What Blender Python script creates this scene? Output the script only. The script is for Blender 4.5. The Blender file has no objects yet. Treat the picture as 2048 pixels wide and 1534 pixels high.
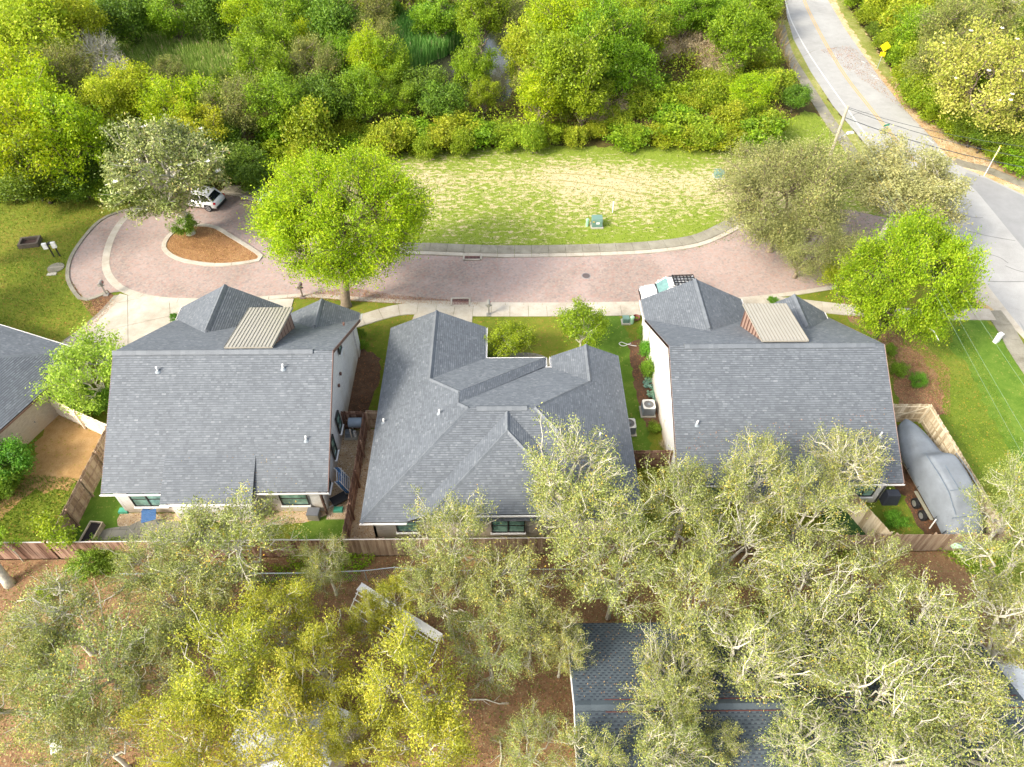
import bpy, bmesh, math, random
import numpy as np
from mathutils import Vector, Matrix
from mathutils.geometry import tessellate_polygon

# ---------------------------------------------------------------- camera, sky, sun, exposure
scene = bpy.context.scene
COL = scene.collection
CAMH = 38.0
PITCH, YAW, FPX = math.radians(47.0), math.radians(0.58), 1419.0
cam_d = bpy.data.cameras.new("camera")
cam = bpy.data.objects.new("camera", cam_d)
COL.objects.link(cam)
cam.location = (0, 0, CAMH)
cam.rotation_euler = (math.radians(90) - PITCH, 0, -YAW)
cam_d.sensor_fit = 'HORIZONTAL'
cam_d.sensor_width = 36.0
cam_d.lens = FPX / 2048 * 36.0
cam_d.clip_start = 0.5
cam_d.clip_end = 1500
scene.camera = cam

SUN_EL, SUN_AZ = math.radians(38), math.radians(238)     # azimuth clockwise from +Y
world = bpy.data.worlds.new("World")
scene.world = world
world.use_nodes = True
wn = world.node_tree.nodes
wl = world.node_tree.links
wn.clear()
wo = wn.new('ShaderNodeOutputWorld')
wb = wn.new('ShaderNodeBackground')
ws = wn.new('ShaderNodeTexSky')
ws.sky_type = 'NISHITA'
ws.sun_disc = False
ws.sun_elevation = SUN_EL
ws.sun_rotation = SUN_AZ
ws.air_density = 1.0
ws.dust_density = 4.0
ws.ozone_density = 1.0
wb.inputs['Strength'].default_value = 0.15
wh = wn.new('ShaderNodeHueSaturation')          # thin high cloud: a paler sky than a clear one
wh.inputs['Saturation'].default_value = 0.5
wl.new(ws.outputs[0], wh.inputs['Color'])
wl.new(wh.outputs[0], wb.inputs[0])
wl.new(wb.outputs[0], wo.inputs[0])
sd = bpy.data.lights.new("sun", 'SUN')
sd.energy = 1.5
sd.angle = math.radians(10.0)
sd.color = (1.0, 0.92, 0.78)
sun = bpy.data.objects.new("sun", sd)
COL.objects.link(sun)
to_sun = Vector((math.sin(SUN_AZ) * math.cos(SUN_EL), math.cos(SUN_AZ) * math.cos(SUN_EL), math.sin(SUN_EL)))
sun.rotation_euler = to_sun.to_track_quat('Z', 'Y').to_euler()
sun.location = (-60, 30, 60)
vs = scene.view_settings
vs.view_transform = 'Standard'
vs.look = 'None'
vs.exposure = 1.62
vs.gamma = 1.0
vs.use_curve_mapping = False
scene.cycles.max_bounces = 6
scene.cycles.transparent_max_bounces = 8

# ---------------------------------------------------------------- helpers
_F = Vector((math.sin(YAW) * math.cos(PITCH), math.cos(YAW) * math.cos(PITCH), -math.sin(PITCH)))
_R = Vector((math.cos(YAW), -math.sin(YAW), 0))
_D = _F.cross(_R)

def gp(px, py, z=0.0):
    """surveyed point: where the sight line of a photograph pixel meets height z"""
    d = _F * FPX + _R * (px - 1024) + _D * (py - 767)
    t = (CAMH - z) / -d.z
    return Vector((d.x * t, d.y * t, z))

def proj(x, y, z):
    v = Vector((x, y, z - CAMH)); w = v.dot(_F)
    return 1024 + FPX * v.dot(_R) / w, 767 + FPX * v.dot(_D) / w

def C(r, g, b):
    f = lambda v: (v / 255) / 12.92 if v <= 10 else ((v / 255 + 0.055) / 1.055) ** 2.4
    return (f(r), f(g), f(b), 1.0)

def M(name):
    m = bpy.data.materials.new(name)
    m.use_nodes = True
    return m, m.node_tree.nodes, m.node_tree.links, m.node_tree.nodes['Principled BSDF']

def node(n, typ, **kw):
    x = n.new(typ)
    for k, v in kw.items():
        if k.startswith('i_'):
            x.inputs[k[2:].replace('_', ' ')].default_value = v
        else:
            setattr(x, k, v)
    return x

def ramp(n, l, src, stops, interp='LINEAR'):
    r = n.new('ShaderNodeValToRGB')
    r.color_ramp.interpolation = interp
    el = r.color_ramp.elements
    while len(el) < len(stops):
        el.new(0.5)
    for e, (p, c) in zip(el, stops):
        e.position = p
        e.color = c if len(c) == 4 else (*c, 1)
    if src is not None:
        l.new(src, r.inputs[0])
    return r.outputs[0]

def mix(n, l, fac, a, b, mode='MIX'):
    m = n.new('ShaderNodeMix')
    m.data_type = 'RGBA'
    m.blend_type = mode
    if isinstance(fac, (int, float)):
        m.inputs[0].default_value = fac
    else:
        l.new(fac, m.inputs[0])
    for s, i in ((a, 6), (b, 7)):
        if isinstance(s, tuple):
            m.inputs[i].default_value = s
        else:
            l.new(s, m.inputs[i])
    return m.outputs[2]

def wpos(n):
    return n.new('ShaderNodeNewGeometry').outputs['Position']

def noise(n, l, vec, scale, detail=4, rough=0.55, dist=0.0):
    t = n.new('ShaderNodeTexNoise')
    t.inputs['Scale'].default_value = scale
    t.inputs['Detail'].default_value = detail
    t.inputs['Roughness'].default_value = rough
    t.inputs['Distortion'].default_value = dist
    l.new(vec, t.inputs['Vector'])
    return t.outputs['Fac']

def bump(n, l, p, h, dist=0.02, strength=0.6):
    b = n.new('ShaderNodeBump')
    b.inputs['Distance'].default_value = dist
    b.inputs['Strength'].default_value = strength
    l.new(h, b.inputs['Height'])
    l.new(b.outputs[0], p.inputs['Normal'])

def plain(name, col, rough=0.6, metal=0.0, var=0.12, scale=3.0, bmp=0.0):
    m, n, l, p = M(name)
    f = noise(n, l, wpos(n), scale, 5, 0.65)
    dk = tuple(c * (1 - var) for c in col[:3]) + (1,)
    lt = tuple(min(1, c * (1 + var)) for c in col[:3]) + (1,)
    l.new(ramp(n, l, f, [(0.3, dk), (0.7, lt)]), p.inputs['Base Color'])
    p.inputs['Roughness'].default_value = rough
    p.inputs['Metallic'].default_value = metal
    if bmp:
        bump(n, l, p, noise(n, l, wpos(n), scale * 12, 3), bmp, 0.6)
    return m

def groundmat(name, cols, big=0.25, mid=1.6, fine=14.0, specks=None, speck_scale=9, speck_amt=0.5, rough=0.95, b=0.04):
    """cols: dark, mid, light stops mixed by layered noise; specks: coloured leaf-like cells"""
    m, n, l, p = M(name)
    w = wpos(n)
    f1 = noise(n, l, w, big, 3, 0.6, 0.6)
    f2 = noise(n, l, w, mid, 6, 0.7, 0.3)
    f3 = noise(n, l, w, fine, 4, 0.75)
    a = node(n, 'ShaderNodeMath', operation='MULTIPLY'); l.new(f1, a.inputs[0]); a.inputs[1].default_value = 0.34
    b2 = node(n, 'ShaderNodeMath', operation='MULTIPLY_ADD'); l.new(f2, b2.inputs[0]); b2.inputs[1].default_value = 0.33; l.new(a.outputs[0], b2.inputs[2])
    c2 = node(n, 'ShaderNodeMath', operation='MULTIPLY_ADD'); l.new(f3, c2.inputs[0]); c2.inputs[1].default_value = 0.33; l.new(b2.outputs[0], c2.inputs[2])
    k = len(cols)
    col = ramp(n, l, c2.outputs[0], [(0.34 + 0.32 * i / (k - 1), cc) for i, cc in enumerate(cols)])
    if specks:
        if len(specks) == 1: specks = specks * 2
        v = node(n, 'ShaderNodeTexVoronoi'); v.inputs['Scale'].default_value = speck_scale
        l.new(w, v.inputs['Vector'])
        sep = n.new('ShaderNodeSeparateColor'); l.new(v.outputs['Color'], sep.inputs[0])
        th = node(n, 'ShaderNodeMath', operation='LESS_THAN'); l.new(sep.outputs[0], th.inputs[0]); th.inputs[1].default_value = speck_amt
        d = node(n, 'ShaderNodeMath', operation='LESS_THAN'); l.new(v.outputs['Distance'], d.inputs[0]); d.inputs[1].default_value = 0.42
        mm = node(n, 'ShaderNodeMath', operation='MULTIPLY'); l.new(th.outputs[0], mm.inputs[0]); l.new(d.outputs[0], mm.inputs[1])
        sc = ramp(n, l, sep.outputs[1], [(i / max(1, len(specks) - 1), s) for i, s in enumerate(specks)])
        col = mix(n, l, mm.outputs[0], col, sc)
    l.new(col, p.inputs['Base Color'])
    p.inputs['Roughness'].default_value = rough
    p.inputs['Specular IOR Level'].default_value = 0.2
    bump(n, l, p, f3, b, 0.7)
    return m

def leafmat(name, stops, trans=0.38, hue=0.03, val=0.35, rough=0.55):
    m, n, l, p = M(name)
    at = node(n, 'ShaderNodeAttribute', attribute_name='v')
    col = ramp(n, l, at.outputs['Fac'], stops)
    oi = n.new('ShaderNodeObjectInfo')
    hs = n.new('ShaderNodeHueSaturation')
    l.new(col, hs.inputs['Color'])
    mr = node(n, 'ShaderNodeMapRange'); l.new(oi.outputs['Random'], mr.inputs[0]); mr.inputs[3].default_value = 0.5 - hue; mr.inputs[4].default_value = 0.5 + hue
    l.new(mr.outputs[0], hs.inputs['Hue'])
    w = noise(n, l, wpos(n), 0.35, 3)
    mr2 = node(n, 'ShaderNodeMapRange'); l.new(w, mr2.inputs[0]); mr2.inputs[1].default_value = 0.3; mr2.inputs[2].default_value = 0.7
    mr2.inputs[3].default_value = 1 - val / 2; mr2.inputs[4].default_value = 1 + val / 2
    l.new(mr2.outputs[0], hs.inputs['Value'])
    l.new(hs.outputs[0], p.inputs['Base Color'])
    p.inputs['Roughness'].default_value = rough
    p.inputs['Specular IOR Level'].default_value = 0.35
    t = n.new('ShaderNodeBsdfTranslucent')
    l.new(hs.outputs[0], t.inputs[0])
    ms = n.new('ShaderNodeMixShader'); ms.inputs[0].default_value = trans
    out = n['Material Output']
    l.new(p.outputs[0], ms.inputs[1]); l.new(t.outputs[0], ms.inputs[2]); l.new(ms.outputs[0], out.inputs[0])
    return m

# ---- objects
def tag(o, label=None, cat=None, group=None, kind=None):
    if label: o['label'] = label
    if cat: o['category'] = cat
    if group: o['group'] = group
    if kind: o['kind'] = kind
    return o

def empty(name, loc=(0, 0, 0), rz=0.0):
    o = bpy.data.objects.new(name, None)
    COL.objects.link(o)
    o.location = loc
    o.rotation_euler = (0, 0, rz)
    o.empty_display_size = 0.3
    return o

def thing(name, label, cat, loc=(0, 0, 0), rz=0.0, group=None):
    return tag(empty(name, loc, rz), label, cat, group)

def link(name, me, parent=None, loc=None, rot=None, scale=None):
    o = bpy.data.objects.new(name, me)
    COL.objects.link(o)
    if parent is not None: o.parent = parent
    if loc is not None: o.location = loc
    if rot is not None: o.rotation_euler = rot
    if scale is not None: o.scale = scale
    return o

def copy_tree(o, parent=None):
    c = o.copy()
    COL.objects.link(c)
    c.parent = parent
    for ch in list(o.children):
        copy_tree(ch, c)
    return c

class MB:
    def __init__(s): s.v = []; s.f = []; s.a = []
    def add(s, vs, fs, a=None):
        k = len(s.v)
        s.v += [tuple(v) for v in vs]
        s.f += [tuple(i + k for i in f) for f in fs]
        if a is not None: s.a += [a] * len(fs)
        return s
    def box(s, c, d, rz=0.0, top=1.0, rx=0.0, ry=0.0):
        x, y, z = d[0] / 2, d[1] / 2, d[2] / 2
        R = Matrix.Rotation(rz, 3, 'Z') @ Matrix.Rotation(ry, 3, 'Y') @ Matrix.Rotation(rx, 3, 'X')
        vs = []
        for zz, k in ((-z, 1), (z, top)):
            for xx, yy in ((-x, -y), (x, -y), (x, y), (-x, y)):
                vs.append(R @ Vector((xx * k, yy * k, zz)) + Vector(c))
        return s.add(vs, [(0, 3, 2, 1), (4, 5, 6, 7), (0, 1, 5, 4), (1, 2, 6, 5), (2, 3, 7, 6), (3, 0, 4, 7)])
    def tube(s, pts, rad, k=6, cap=True):
        pts = [Vector(p) for p in pts]
        n = len(pts)
        if not isinstance(rad, (list, tuple)): rad = [rad] * n
        base = len(s.v)
        ref = Vector((0.31, 0.17, 0.93))
        for i, p in enumerate(pts):
            t = (pts[min(i + 1, n - 1)] - pts[max(i - 1, 0)]).normalized()
            if abs(t.dot(ref)) > 0.97: ref2 = Vector((1, 0, 0))
            else: ref2 = ref
            u = t.cross(ref2).normalized(); w = t.cross(u)
            for j in range(k):
                a = 2 * math.pi * j / k
                s.v.append(tuple(p + (u * math.cos(a) + w * math.sin(a)) * rad[i]))
        for i in range(n - 1):
            for j in range(k):
                a, b = base + i * k + j, base + i * k + (j + 1) % k
                s.f.append((a, b, b + k, a + k))
        if cap:
            s.f.append(tuple(base + j for j in range(k))[::-1])
            s.f.append(tuple(base + (n - 1) * k + j for j in range(k)))
        return s
    def prism(s, poly, z0, z1):
        """poly: 2-D outline, any winding"""
        a = sum(poly[i][0] * poly[(i + 1) % len(poly)][1] - poly[(i + 1) % len(poly)][0] * poly[i][1] for i in range(len(poly)))
        if a < 0: poly = poly[::-1]
        n = len(poly)
        tris = tessellate_polygon([[Vector((p[0], p[1], 0)) for p in poly]])
        vs = [(p[0], p[1], z0) for p in poly] + [(p[0], p[1], z1) for p in poly]
        fs = []
        for t in tris:
            A = [poly[i] for i in t]
            ar = (A[1][0] - A[0][0]) * (A[2][1] - A[0][1]) - (A[2][0] - A[0][0]) * (A[1][1] - A[0][1])
            t = tuple(t) if ar > 0 else tuple(t)[::-1]
            fs.append(tuple(i + n for i in t)); fs.append(t[::-1])
        for i in range(n):
            j = (i + 1) % n
            fs.append((i, j, j + n, i + n))
        return s.add(vs, fs)
    def slab(s, poly3, thick):
        """planar 3-D polygon extruded along its normal downwards by thick"""
        P = [Vector(p) for p in poly3]
        nrm = Vector((0, 0, 0))
        for i in range(len(P)):
            nrm += P[i].cross(P[(i + 1) % len(P)])
        nrm.normalize()
        if nrm.z < 0 or (abs(nrm.z) < 1e-6 and thick < 0):
            P = P[::-1]; nrm = -nrm
        n = len(P)
        tris = tessellate_polygon([P])
        vs = P + [p - nrm * thick for p in P]
        fs = []
        for t in tris:
            ar = (P[t[1]] - P[t[0]]).cross(P[t[2]] - P[t[0]]).dot(nrm)
            t = tuple(t) if ar > 0 else tuple(t)[::-1]
            fs.append(t); fs.append(tuple(i + n for i in t[::-1]))
        for i in range(n):
            j = (i + 1) % n
            fs.append((i, i + n, j + n, j))
        return s.add(vs, fs)
    def mesh(s, name, mat, smooth=False, bevel=0.0):
        me = bpy.data.meshes.new(name)
        me.from_pydata(s.v, [], s.f)
        me.materials.append(mat)
        if s.a:
            at = me.attributes.new('v', 'FLOAT', 'FACE')
            at.data.foreach_set('value', s.a)
        me.update()
        if smooth:
            me.polygons.foreach_set('use_smooth', [True] * len(me.polygons))
        if bevel:
            bm = bmesh.new(); bm.from_mesh(me)
            bmesh.ops.bevel(bm, geom=[e for e in bm.edges if e.is_manifold and e.calc_face_angle(0) > 0.5], offset=bevel, segments=2, affect='EDGES', profile=0.6)
            bm.to_mesh(me); bm.free()
        return me
    def obj(s, name, mat, parent=None, loc=None, rz=0.0, **kw):
        return link(name, s.mesh(name, mat, **kw), parent, loc, (0, 0, rz) if rz else None)

def smooth_poly(pts, k=6, closed=True):
    """Catmull-Rom through 2-D points"""
    n = len(pts); out = []
    rng = range(n) if closed else range(n - 1)
    for i in rng:
        p0 = pts[(i - 1) % n] if closed or i > 0 else pts[0]
        p1 = pts[i]; p2 = pts[(i + 1) % n]
        p3 = pts[(i + 2) % n] if closed or i + 2 < n else pts[-1]
        for j in range(k):
            t = j / k
            out.append(tuple(0.5 * ((2 * b) + (-a + c) * t + (2 * a - 5 * b + 4 * c - d) * t * t + (-a + 3 * b - 3 * c + d) * t ** 3)
                             for a, b, c, d in zip(p0[:2], p1[:2], p2[:2], p3[:2])))
    if not closed: out.append(tuple(pts[-1][:2]))
    return out

def px_poly(px, smooth=0):
    p = [tuple(gp(x, y)[:2]) for x, y in px]
    return smooth_poly(p, smooth) if smooth else p

def sheet(name, poly, z, mat, ragged=0.0, seed=1, kind='structure', parent=None):
    """flat area on the ground at height z with an optional ragged edge"""
    r = random.Random(seed)
    if ragged:
        out = []
        for i in range(len(poly)):
            a, b = poly[i], poly[(i + 1) % len(poly)]
            L = math.hypot(b[0] - a[0], b[1] - a[1])
            k = max(1, int(L / 0.35))
            for j in range(k):
                t = j / k
                out.append((a[0] + (b[0] - a[0]) * t + r.uniform(-1, 1) * ragged, a[1] + (b[1] - a[1]) * t + r.uniform(-1, 1) * ragged))
        poly = out
    V = [Vector((p[0], p[1], 0)) for p in poly]
    tris = tessellate_polygon([V])
    me = bpy.data.meshes.new(name)
    fs = []
    for t in tris:
        ar = (V[t[1]] - V[t[0]]).cross(V[t[2]] - V[t[0]]).z
        fs.append(tuple(t) if ar > 0 else tuple(t)[::-1])
    me.from_pydata([(p[0], p[1], z) for p in poly], [], fs)
    me.materials.append(mat)
    o = link(name, me, parent)
    if kind: o['kind'] = kind
    return o

def inside(poly, x, y):
    c = False; n = len(poly); j = n - 1
    for i in range(n):
        xi, yi = poly[i][0], poly[i][1]; xj, yj = poly[j][0], poly[j][1]
        if (yi > y) != (yj > y) and x < (xj - xi) * (y - yi) / (yj - yi) + xi: c = not c
        j = i
    return c

def inside_np(poly, X, Y):
    c = np.zeros(len(X), bool); n = len(poly); j = n - 1
    for i in range(n):
        xi, yi = poly[i][0], poly[i][1]; xj, yj = poly[j][0], poly[j][1]
        if yi != yj:
            c ^= ((yi > Y) != (yj > Y)) & (X < (xj - xi) * (Y - yi) / (yj - yi) + xi)
        j = i
    return c

def scatter(poly, n, seed):
    r = np.random.default_rng(seed)
    P = np.array([p[:2] for p in poly]); lo = P.min(0); hi = P.max(0)
    out = np.zeros((0, 2))
    for _ in range(30):
        q = r.uniform(lo, hi, (n, 2))
        q = q[inside_np(poly, q[:, 0], q[:, 1])]
        out = np.vstack([out, q])
        if len(out) >= n: break
    return out[:n]

def cards(name, ctr, size, mat, seed, up=0.6, aspect=0.55, v=None, stem=None, parent=None, kind=None, spread=1.0):
    """many small leaf-shaped faces in one mesh; ctr (n,3); size (n,) or scalar"""
    r = np.random.default_rng(seed)
    n = len(ctr)
    nr = r.normal(size=(n, 3)) * spread; nr[:, 2] += up * 2.0
    nr /= np.linalg.norm(nr, axis=1)[:, None]
    a = r.normal(size=(n, 3)) if stem is None else stem
    u = np.cross(nr, a); u /= np.linalg.norm(u, axis=1)[:, None] + 1e-9
    w = np.cross(nr, u)
    s = np.broadcast_to(size, (n,))[:, None] * 0.5 * r.uniform(0.7, 1.3, (n, 1))
    V = np.empty((n, 4, 3))
    V[:, 0] = ctr - w * s; V[:, 1] = ctr + u * s * aspect + w * s * 0.1; V[:, 2] = ctr + w * s; V[:, 3] = ctr - u * s * aspect + w * s * 0.1
    me = bpy.data.meshes.new(name)
    me.vertices.add(n * 4); me.vertices.foreach_set('co', V.ravel())
    me.loops.add(n * 4); me.loops.foreach_set('vertex_index', np.arange(n * 4, dtype=np.int32))
    me.polygons.add(n); me.polygons.foreach_set('loop_start', np.arange(0, n * 4, 4, dtype=np.int32))
    me.update(calc_edges=True)
    at = me.attributes.new('v', 'FLOAT', 'FACE')
    at.data.foreach_set('value', (r.uniform(0, 1, n) if v is None else v).astype(np.float32))
    me.materials.append(mat)
    return me
# ---------------------------------------------------------------- materials
m_woods = groundmat('forest_floor', [C(48, 42, 24), C(82, 72, 38), C(96, 98, 44)], specks=[C(120, 90, 50), C(70, 90, 30)], speck_scale=5, speck_amt=0.3)
m_litter = groundmat('leaf_litter', [C(84, 66, 48), C(132, 102, 74), C(160, 132, 98)], specks=[C(166, 124, 86), C(106, 80, 56), C(158, 142, 104), C(92, 104, 44)], speck_scale=9, speck_amt=0.55)
m_lawn = groundmat('lawn_grass', [C(72, 88, 24), C(98, 116, 34), C(132, 126, 56)], specks=[C(150, 116, 50), C(112, 140, 30)], speck_scale=8, speck_amt=0.2, big=0.15)
m_lawn_hi = groundmat('bright_lawn_grass', [C(60, 88, 22), C(86, 114, 34), C(118, 134, 54)], specks=[C(128, 126, 60), C(96, 124, 40)], speck_scale=7, speck_amt=0.12)
m_lawn_lf = groundmat('leafy_lawn_grass', [C(70, 88, 20), C(104, 114, 32), C(138, 120, 56)], specks=[C(156, 112, 58), C(88, 114, 28), C(128, 88, 48)], speck_scale=7, speck_amt=0.33, big=0.12)
m_bed = groundmat('mulch_bed', [C(62, 46, 34), C(98, 74, 56), C(126, 98, 74)], specks=[C(150, 100, 66), C(86, 58, 40)], speck_scale=10, speck_amt=0.4)
m_mulch = groundmat('orange_mulch', [C(112, 80, 46), C(146, 110, 70), C(172, 138, 98)], specks=[C(188, 148, 98), C(120, 82, 44)], speck_scale=9, speck_amt=0.5, b=0.06)
m_gravel = groundmat('river_gravel', [C(136, 112, 86), C(184, 160, 126), C(212, 192, 164)], specks=[C(222, 210, 190), C(120, 88, 60), C(190, 150, 100)], speck_scale=11, speck_amt=0.6, b=0.06)
m_dirt = groundmat('bare_dirt', [C(120, 92, 54), C(156, 124, 80), C(182, 152, 110)], specks=[C(140, 120, 60)], speck_scale=6, speck_amt=0.15)
m_verge = groundmat('sandy_verge', [C(130, 108, 60), C(184, 160, 120), C(212, 200, 178)], specks=[C(186, 128, 70), C(120, 130, 60), C(200, 150, 90)], speck_scale=6, speck_amt=0.4)
m_gverge = groundmat('grassy_verge', [C(84, 100, 32), C(124, 130, 60), C(180, 168, 128)], specks=[C(150, 130, 70)], speck_scale=6, speck_amt=0.2)
m_turf = groundmat('green_turf', [C(36, 62, 34), C(48, 78, 42), C(58, 88, 46)])
m_conc = groundmat('pale_concrete', [C(140, 131, 114), C(170, 162, 147), C(188, 182, 170)], big=0.35, mid=1.1, fine=20, b=0.006, rough=0.85)
m_conc_d = groundmat('weathered_concrete', [C(98, 93, 78), C(132, 127, 112), C(152, 148, 134)], big=0.5, mid=1.4, fine=20, b=0.006, rough=0.85)
m_cement = groundmat('road_surface', [C(136, 135, 131), C(154, 153, 149), C(168, 167, 163)], big=0.12, mid=0.8, fine=16, b=0.006, rough=0.85)
m_asph = groundmat('newer_asphalt', [C(124, 124, 122), C(135, 135, 134), C(146, 146, 144)], big=0.2, mid=1.0, fine=22, b=0.008, rough=0.85)
m_tar = plain('tar_line', C(98, 96, 94), 0.6)
m_wline = plain('white_road_paint', C(190, 189, 184), 0.6, var=0.15, scale=6)
m_yline = plain('yellow_road_paint', C(184, 152, 92), 0.6, var=0.15, scale=6)

def lot_material():
    m, n, l, p = M('sandy_lot_grass')
    w = wpos(n)
    mp = node(n, 'ShaderNodeMapping'); mp.inputs['Scale'].default_value = (0.55, 1.0, 1)
    l.new(w, mp.inputs[0])
    f = noise(n, l, mp.outputs[0], 2.4, 8, 0.8, 0.4)
    g = noise(n, l, w, 0.09, 2, 0.5)
    # sand shows most in a band across the middle of the lot
    sx = node(n, 'ShaderNodeSeparateXYZ'); l.new(w, sx.inputs[0])
    a = node(n, 'ShaderNodeMapRange'); l.new(sx.outputs[1], a.inputs[0]); a.inputs[1].default_value = 50; a.inputs[2].default_value = 63; a.inputs[3].default_value = -0.09; a.inputs[4].default_value = 0.06
    b = node(n, 'ShaderNodeMapRange'); l.new(sx.outputs[1], b.inputs[0]); b.inputs[1].default_value = 64; b.inputs[2].default_value = 70; b.inputs[3].default_value = 0; b.inputs[4].default_value = -0.16
    c1 = node(n, 'ShaderNodeMath', operation='ADD'); l.new(a.outputs[0], c1.inputs[0]); l.new(b.outputs[0], c1.inputs[1])
    c2 = node(n, 'ShaderNodeMath', operation='ADD'); l.new(c1.outputs[0], c2.inputs[0]); l.new(f, c2.inputs[1])
    g2 = node(n, 'ShaderNodeMath', operation='MULTIPLY_ADD'); l.new(g, g2.inputs[0]); g2.inputs[1].default_value = 0.28; l.new(c2.outputs[0], g2.inputs[2])
    fine = noise(n, l, w, 18, 4, 0.7)
    grass = ramp(n, l, fine, [(0.3, C(80, 102, 24)), (0.5, C(116, 134, 40)), (0.72, C(146, 148, 70))])
    sand = ramp(n, l, fine, [(0.3, C(164, 146, 108)), (0.7, C(200, 184, 150))])
    fac = ramp(n, l, g2.outputs[0], [(0.625, (0, 0, 0)), (0.70, (0.95, 0.95, 0.95))])
    col = mix(n, l, fac, grass, sand)
    l.new(col, p.inputs['Base Color']); p.inputs['Roughness'].default_value = 0.95
    p.inputs['Specular IOR Level'].default_value = 0.2
    bump(n, l, p, fine, 0.04, 0.7)
    return m
m_lot = lot_material()

def brickpave():
    m, n, l, p = M('brick_paving')
    w = wpos(n)
    t = node(n, 'ShaderNodeTexBrick')
    t.inputs['Scale'].default_value = 1.0
    t.inputs['Brick Width'].default_value = 0.22; t.inputs['Row Height'].default_value = 0.11
    t.inputs['Mortar Size'].default_value = 0.008; t.inputs['Mortar Smooth'].default_value = 0.3
    t.inputs['Bias'].default_value = 0.0
    t.inputs['Color1'].default_value = C(136, 120, 112); t.inputs['Color2'].default_value = C(158, 140, 130)
    t.inputs['Mortar'].default_value = C(116, 100, 92)
    l.new(w, t.inputs['Vector'])
    # every brick gets a tone of its own
    v = node(n, 'ShaderNodeTexVoronoi'); v.inputs['Scale'].default_value = 6.0; l.new(w, v.inputs['Vector'])
    sep = n.new('ShaderNodeSeparateColor'); l.new(v.outputs['Color'], sep.inputs[0])
    tone = ramp(n, l, sep.outputs[0], [(0, C(112, 102, 96)), (0.3, C(160, 144, 134)), (0.65, C(160, 116, 100)), (0.85, C(172, 156, 144)), (1, C(122, 112, 110))])
    c1 = mix(n, l, 0.6, t.outputs['Color'], tone)
    g = noise(n, l, w, 0.16, 4, 0.6, 0.8)
    stain = ramp(n, l, g, [(0.35, C(122, 110, 100)), (0.55, C(160, 144, 136)), (0.7, C(168, 150, 142))])
    c2 = mix(n, l, 0.38, c1, stain)
    l.new(c2, p.inputs['Base Color']); p.inputs['Roughness'].default_value = 0.85
    bump(n, l, p, t.outputs['Fac'], -0.01, 0.5)
    return m
m_brick = brickpave()
m_stain = plain('damp_concrete', C(122, 112, 94), 0.8, var=0.2)
m_track = groundmat('sandy_tracks', [C(112, 118, 56), C(150, 142, 92), C(182, 168, 130)], mid=3)

# ---------------------------------------------------------------- ground
G0 = sheet('ground', [(-400, -150), (400, -150), (400, 600), (-400, 600)], 0.0, m_woods)
sheet('leaf_litter_ground', [(-45, -8), (60, -8), (60, 21.5), (-45, 21.5)], 0.004, m_litter)
sheet('block_lawn', [(-45, 21.4), (60, 21.4), (60, 44), (45, 47), (-20, 47), (-45, 44)], 0.004, m_lawn_lf)
sheet('left_lawn', px_poly([(-400, 402), (0, 400), (110, 398), (200, 393), (330, 392), (420, 400), (420, 600), (200, 720), (-400, 760)]), 0.008, m_lawn_lf, 0.15, 3)
LOT = px_poly([(600, 330), (735, 322), (770, 308), (900, 300), (1050, 292), (1250, 293), (1400, 290), (1500, 286), (1560, 250), (1610, 222), (1640, 232), (1690, 290), (1750, 330), (1850, 460),
               (1700, 480), (1500, 470), (1400, 500), (1100, 512), (850, 505), (640, 480)])
sheet('sandy_lot', LOT, 0.008, m_lot, 0.25, 4)
# right of house C
sheet('corner_lawn', px_poly([(1690, 640), (1930, 600), (2000, 640), (2300, 1000), (2300, 1400), (1900, 1110), (1760, 700)]), 0.008, m_lawn, 0.2, 6)
sheet('corner_lawn_strip', px_poly([(1925, 645), (1975, 642), (2050, 740), (2200, 950), (2080, 960), (1985, 840), (1940, 740), (1900, 690)], 3), 0.012, m_lawn_hi, 0.2, 7)
sheet('leafy_bed_ground', px_poly([(1690, 600), (1760, 620), (1800, 680), (1850, 720), (1890, 790), (1870, 830), (1800, 810), (1780, 700), (1700, 640)], 3), 0.012, m_litter, 0.25, 8)
# between A and B, between B and C
sheet('front_bed', [(-11.6, 31.6), (-9.9, 31.6), (-9.7, 34), (-9.3, 36), (-9.6, 38.2), (-10.9, 39.2), (-11.6, 39)], 0.012, m_bed, 0.12, 9)
sheet('side_lawn', [(7.2, 27.9), (9.7, 27.9), (9.6, 40), (9.0, 43), (6.2, 43.0), (6.0, 37)], 0.012, m_lawn_hi, 0.15, 10)
sheet('side_bed', [(9.6, 31.2), (10.75, 31.2), (10.75, 40.3), (9.4, 39.6), (9.3, 35)], 0.016, m_bed, 0.1, 11)
sheet('entry_bed', [(-1.3, 36.2), (2.4, 36.2), (2.7, 37.4), (1.5, 38.0), (-1.3, 37.6)], 0.012, m_bed, 0.1, 12)
sheet('side_gravel', [(-11.3, 24.0), (-8.0, 24.0), (-8.0, 31.2), (-11.3, 31.2)], 0.012, m_gravel)
sheet('corner_gravel', [(-9.65, 21.5), (-7.6, 21.5), (-7.6, 24.0), (-9.65, 24.0)], 0.012, m_gravel)
sheet('wall_gravel', px_poly([(243, 1027), (300, 1027), (600, 1022), (655, 1022), (640, 1036), (560, 1050), (420, 1045), (300, 1042), (262, 1052), (235, 1050)], 2), 0.012, m_gravel, 0.08, 14)
sheet('patio_lawn', [(-11.5, 21.5), (-9.7, 21.5), (-9.7, 24.2), (-12.2, 24.2), (-13.5, 23.0)], 0.008, m_lawn_hi, 0.12, 15)
sheet('back_lawn', px_poly([(205, 950), (262, 1010), (240, 1060), (205, 1080), (120, 1080), (150, 1020), (190, 960)]), 0.008, m_lawn_hi, 0.1, 16)
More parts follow.
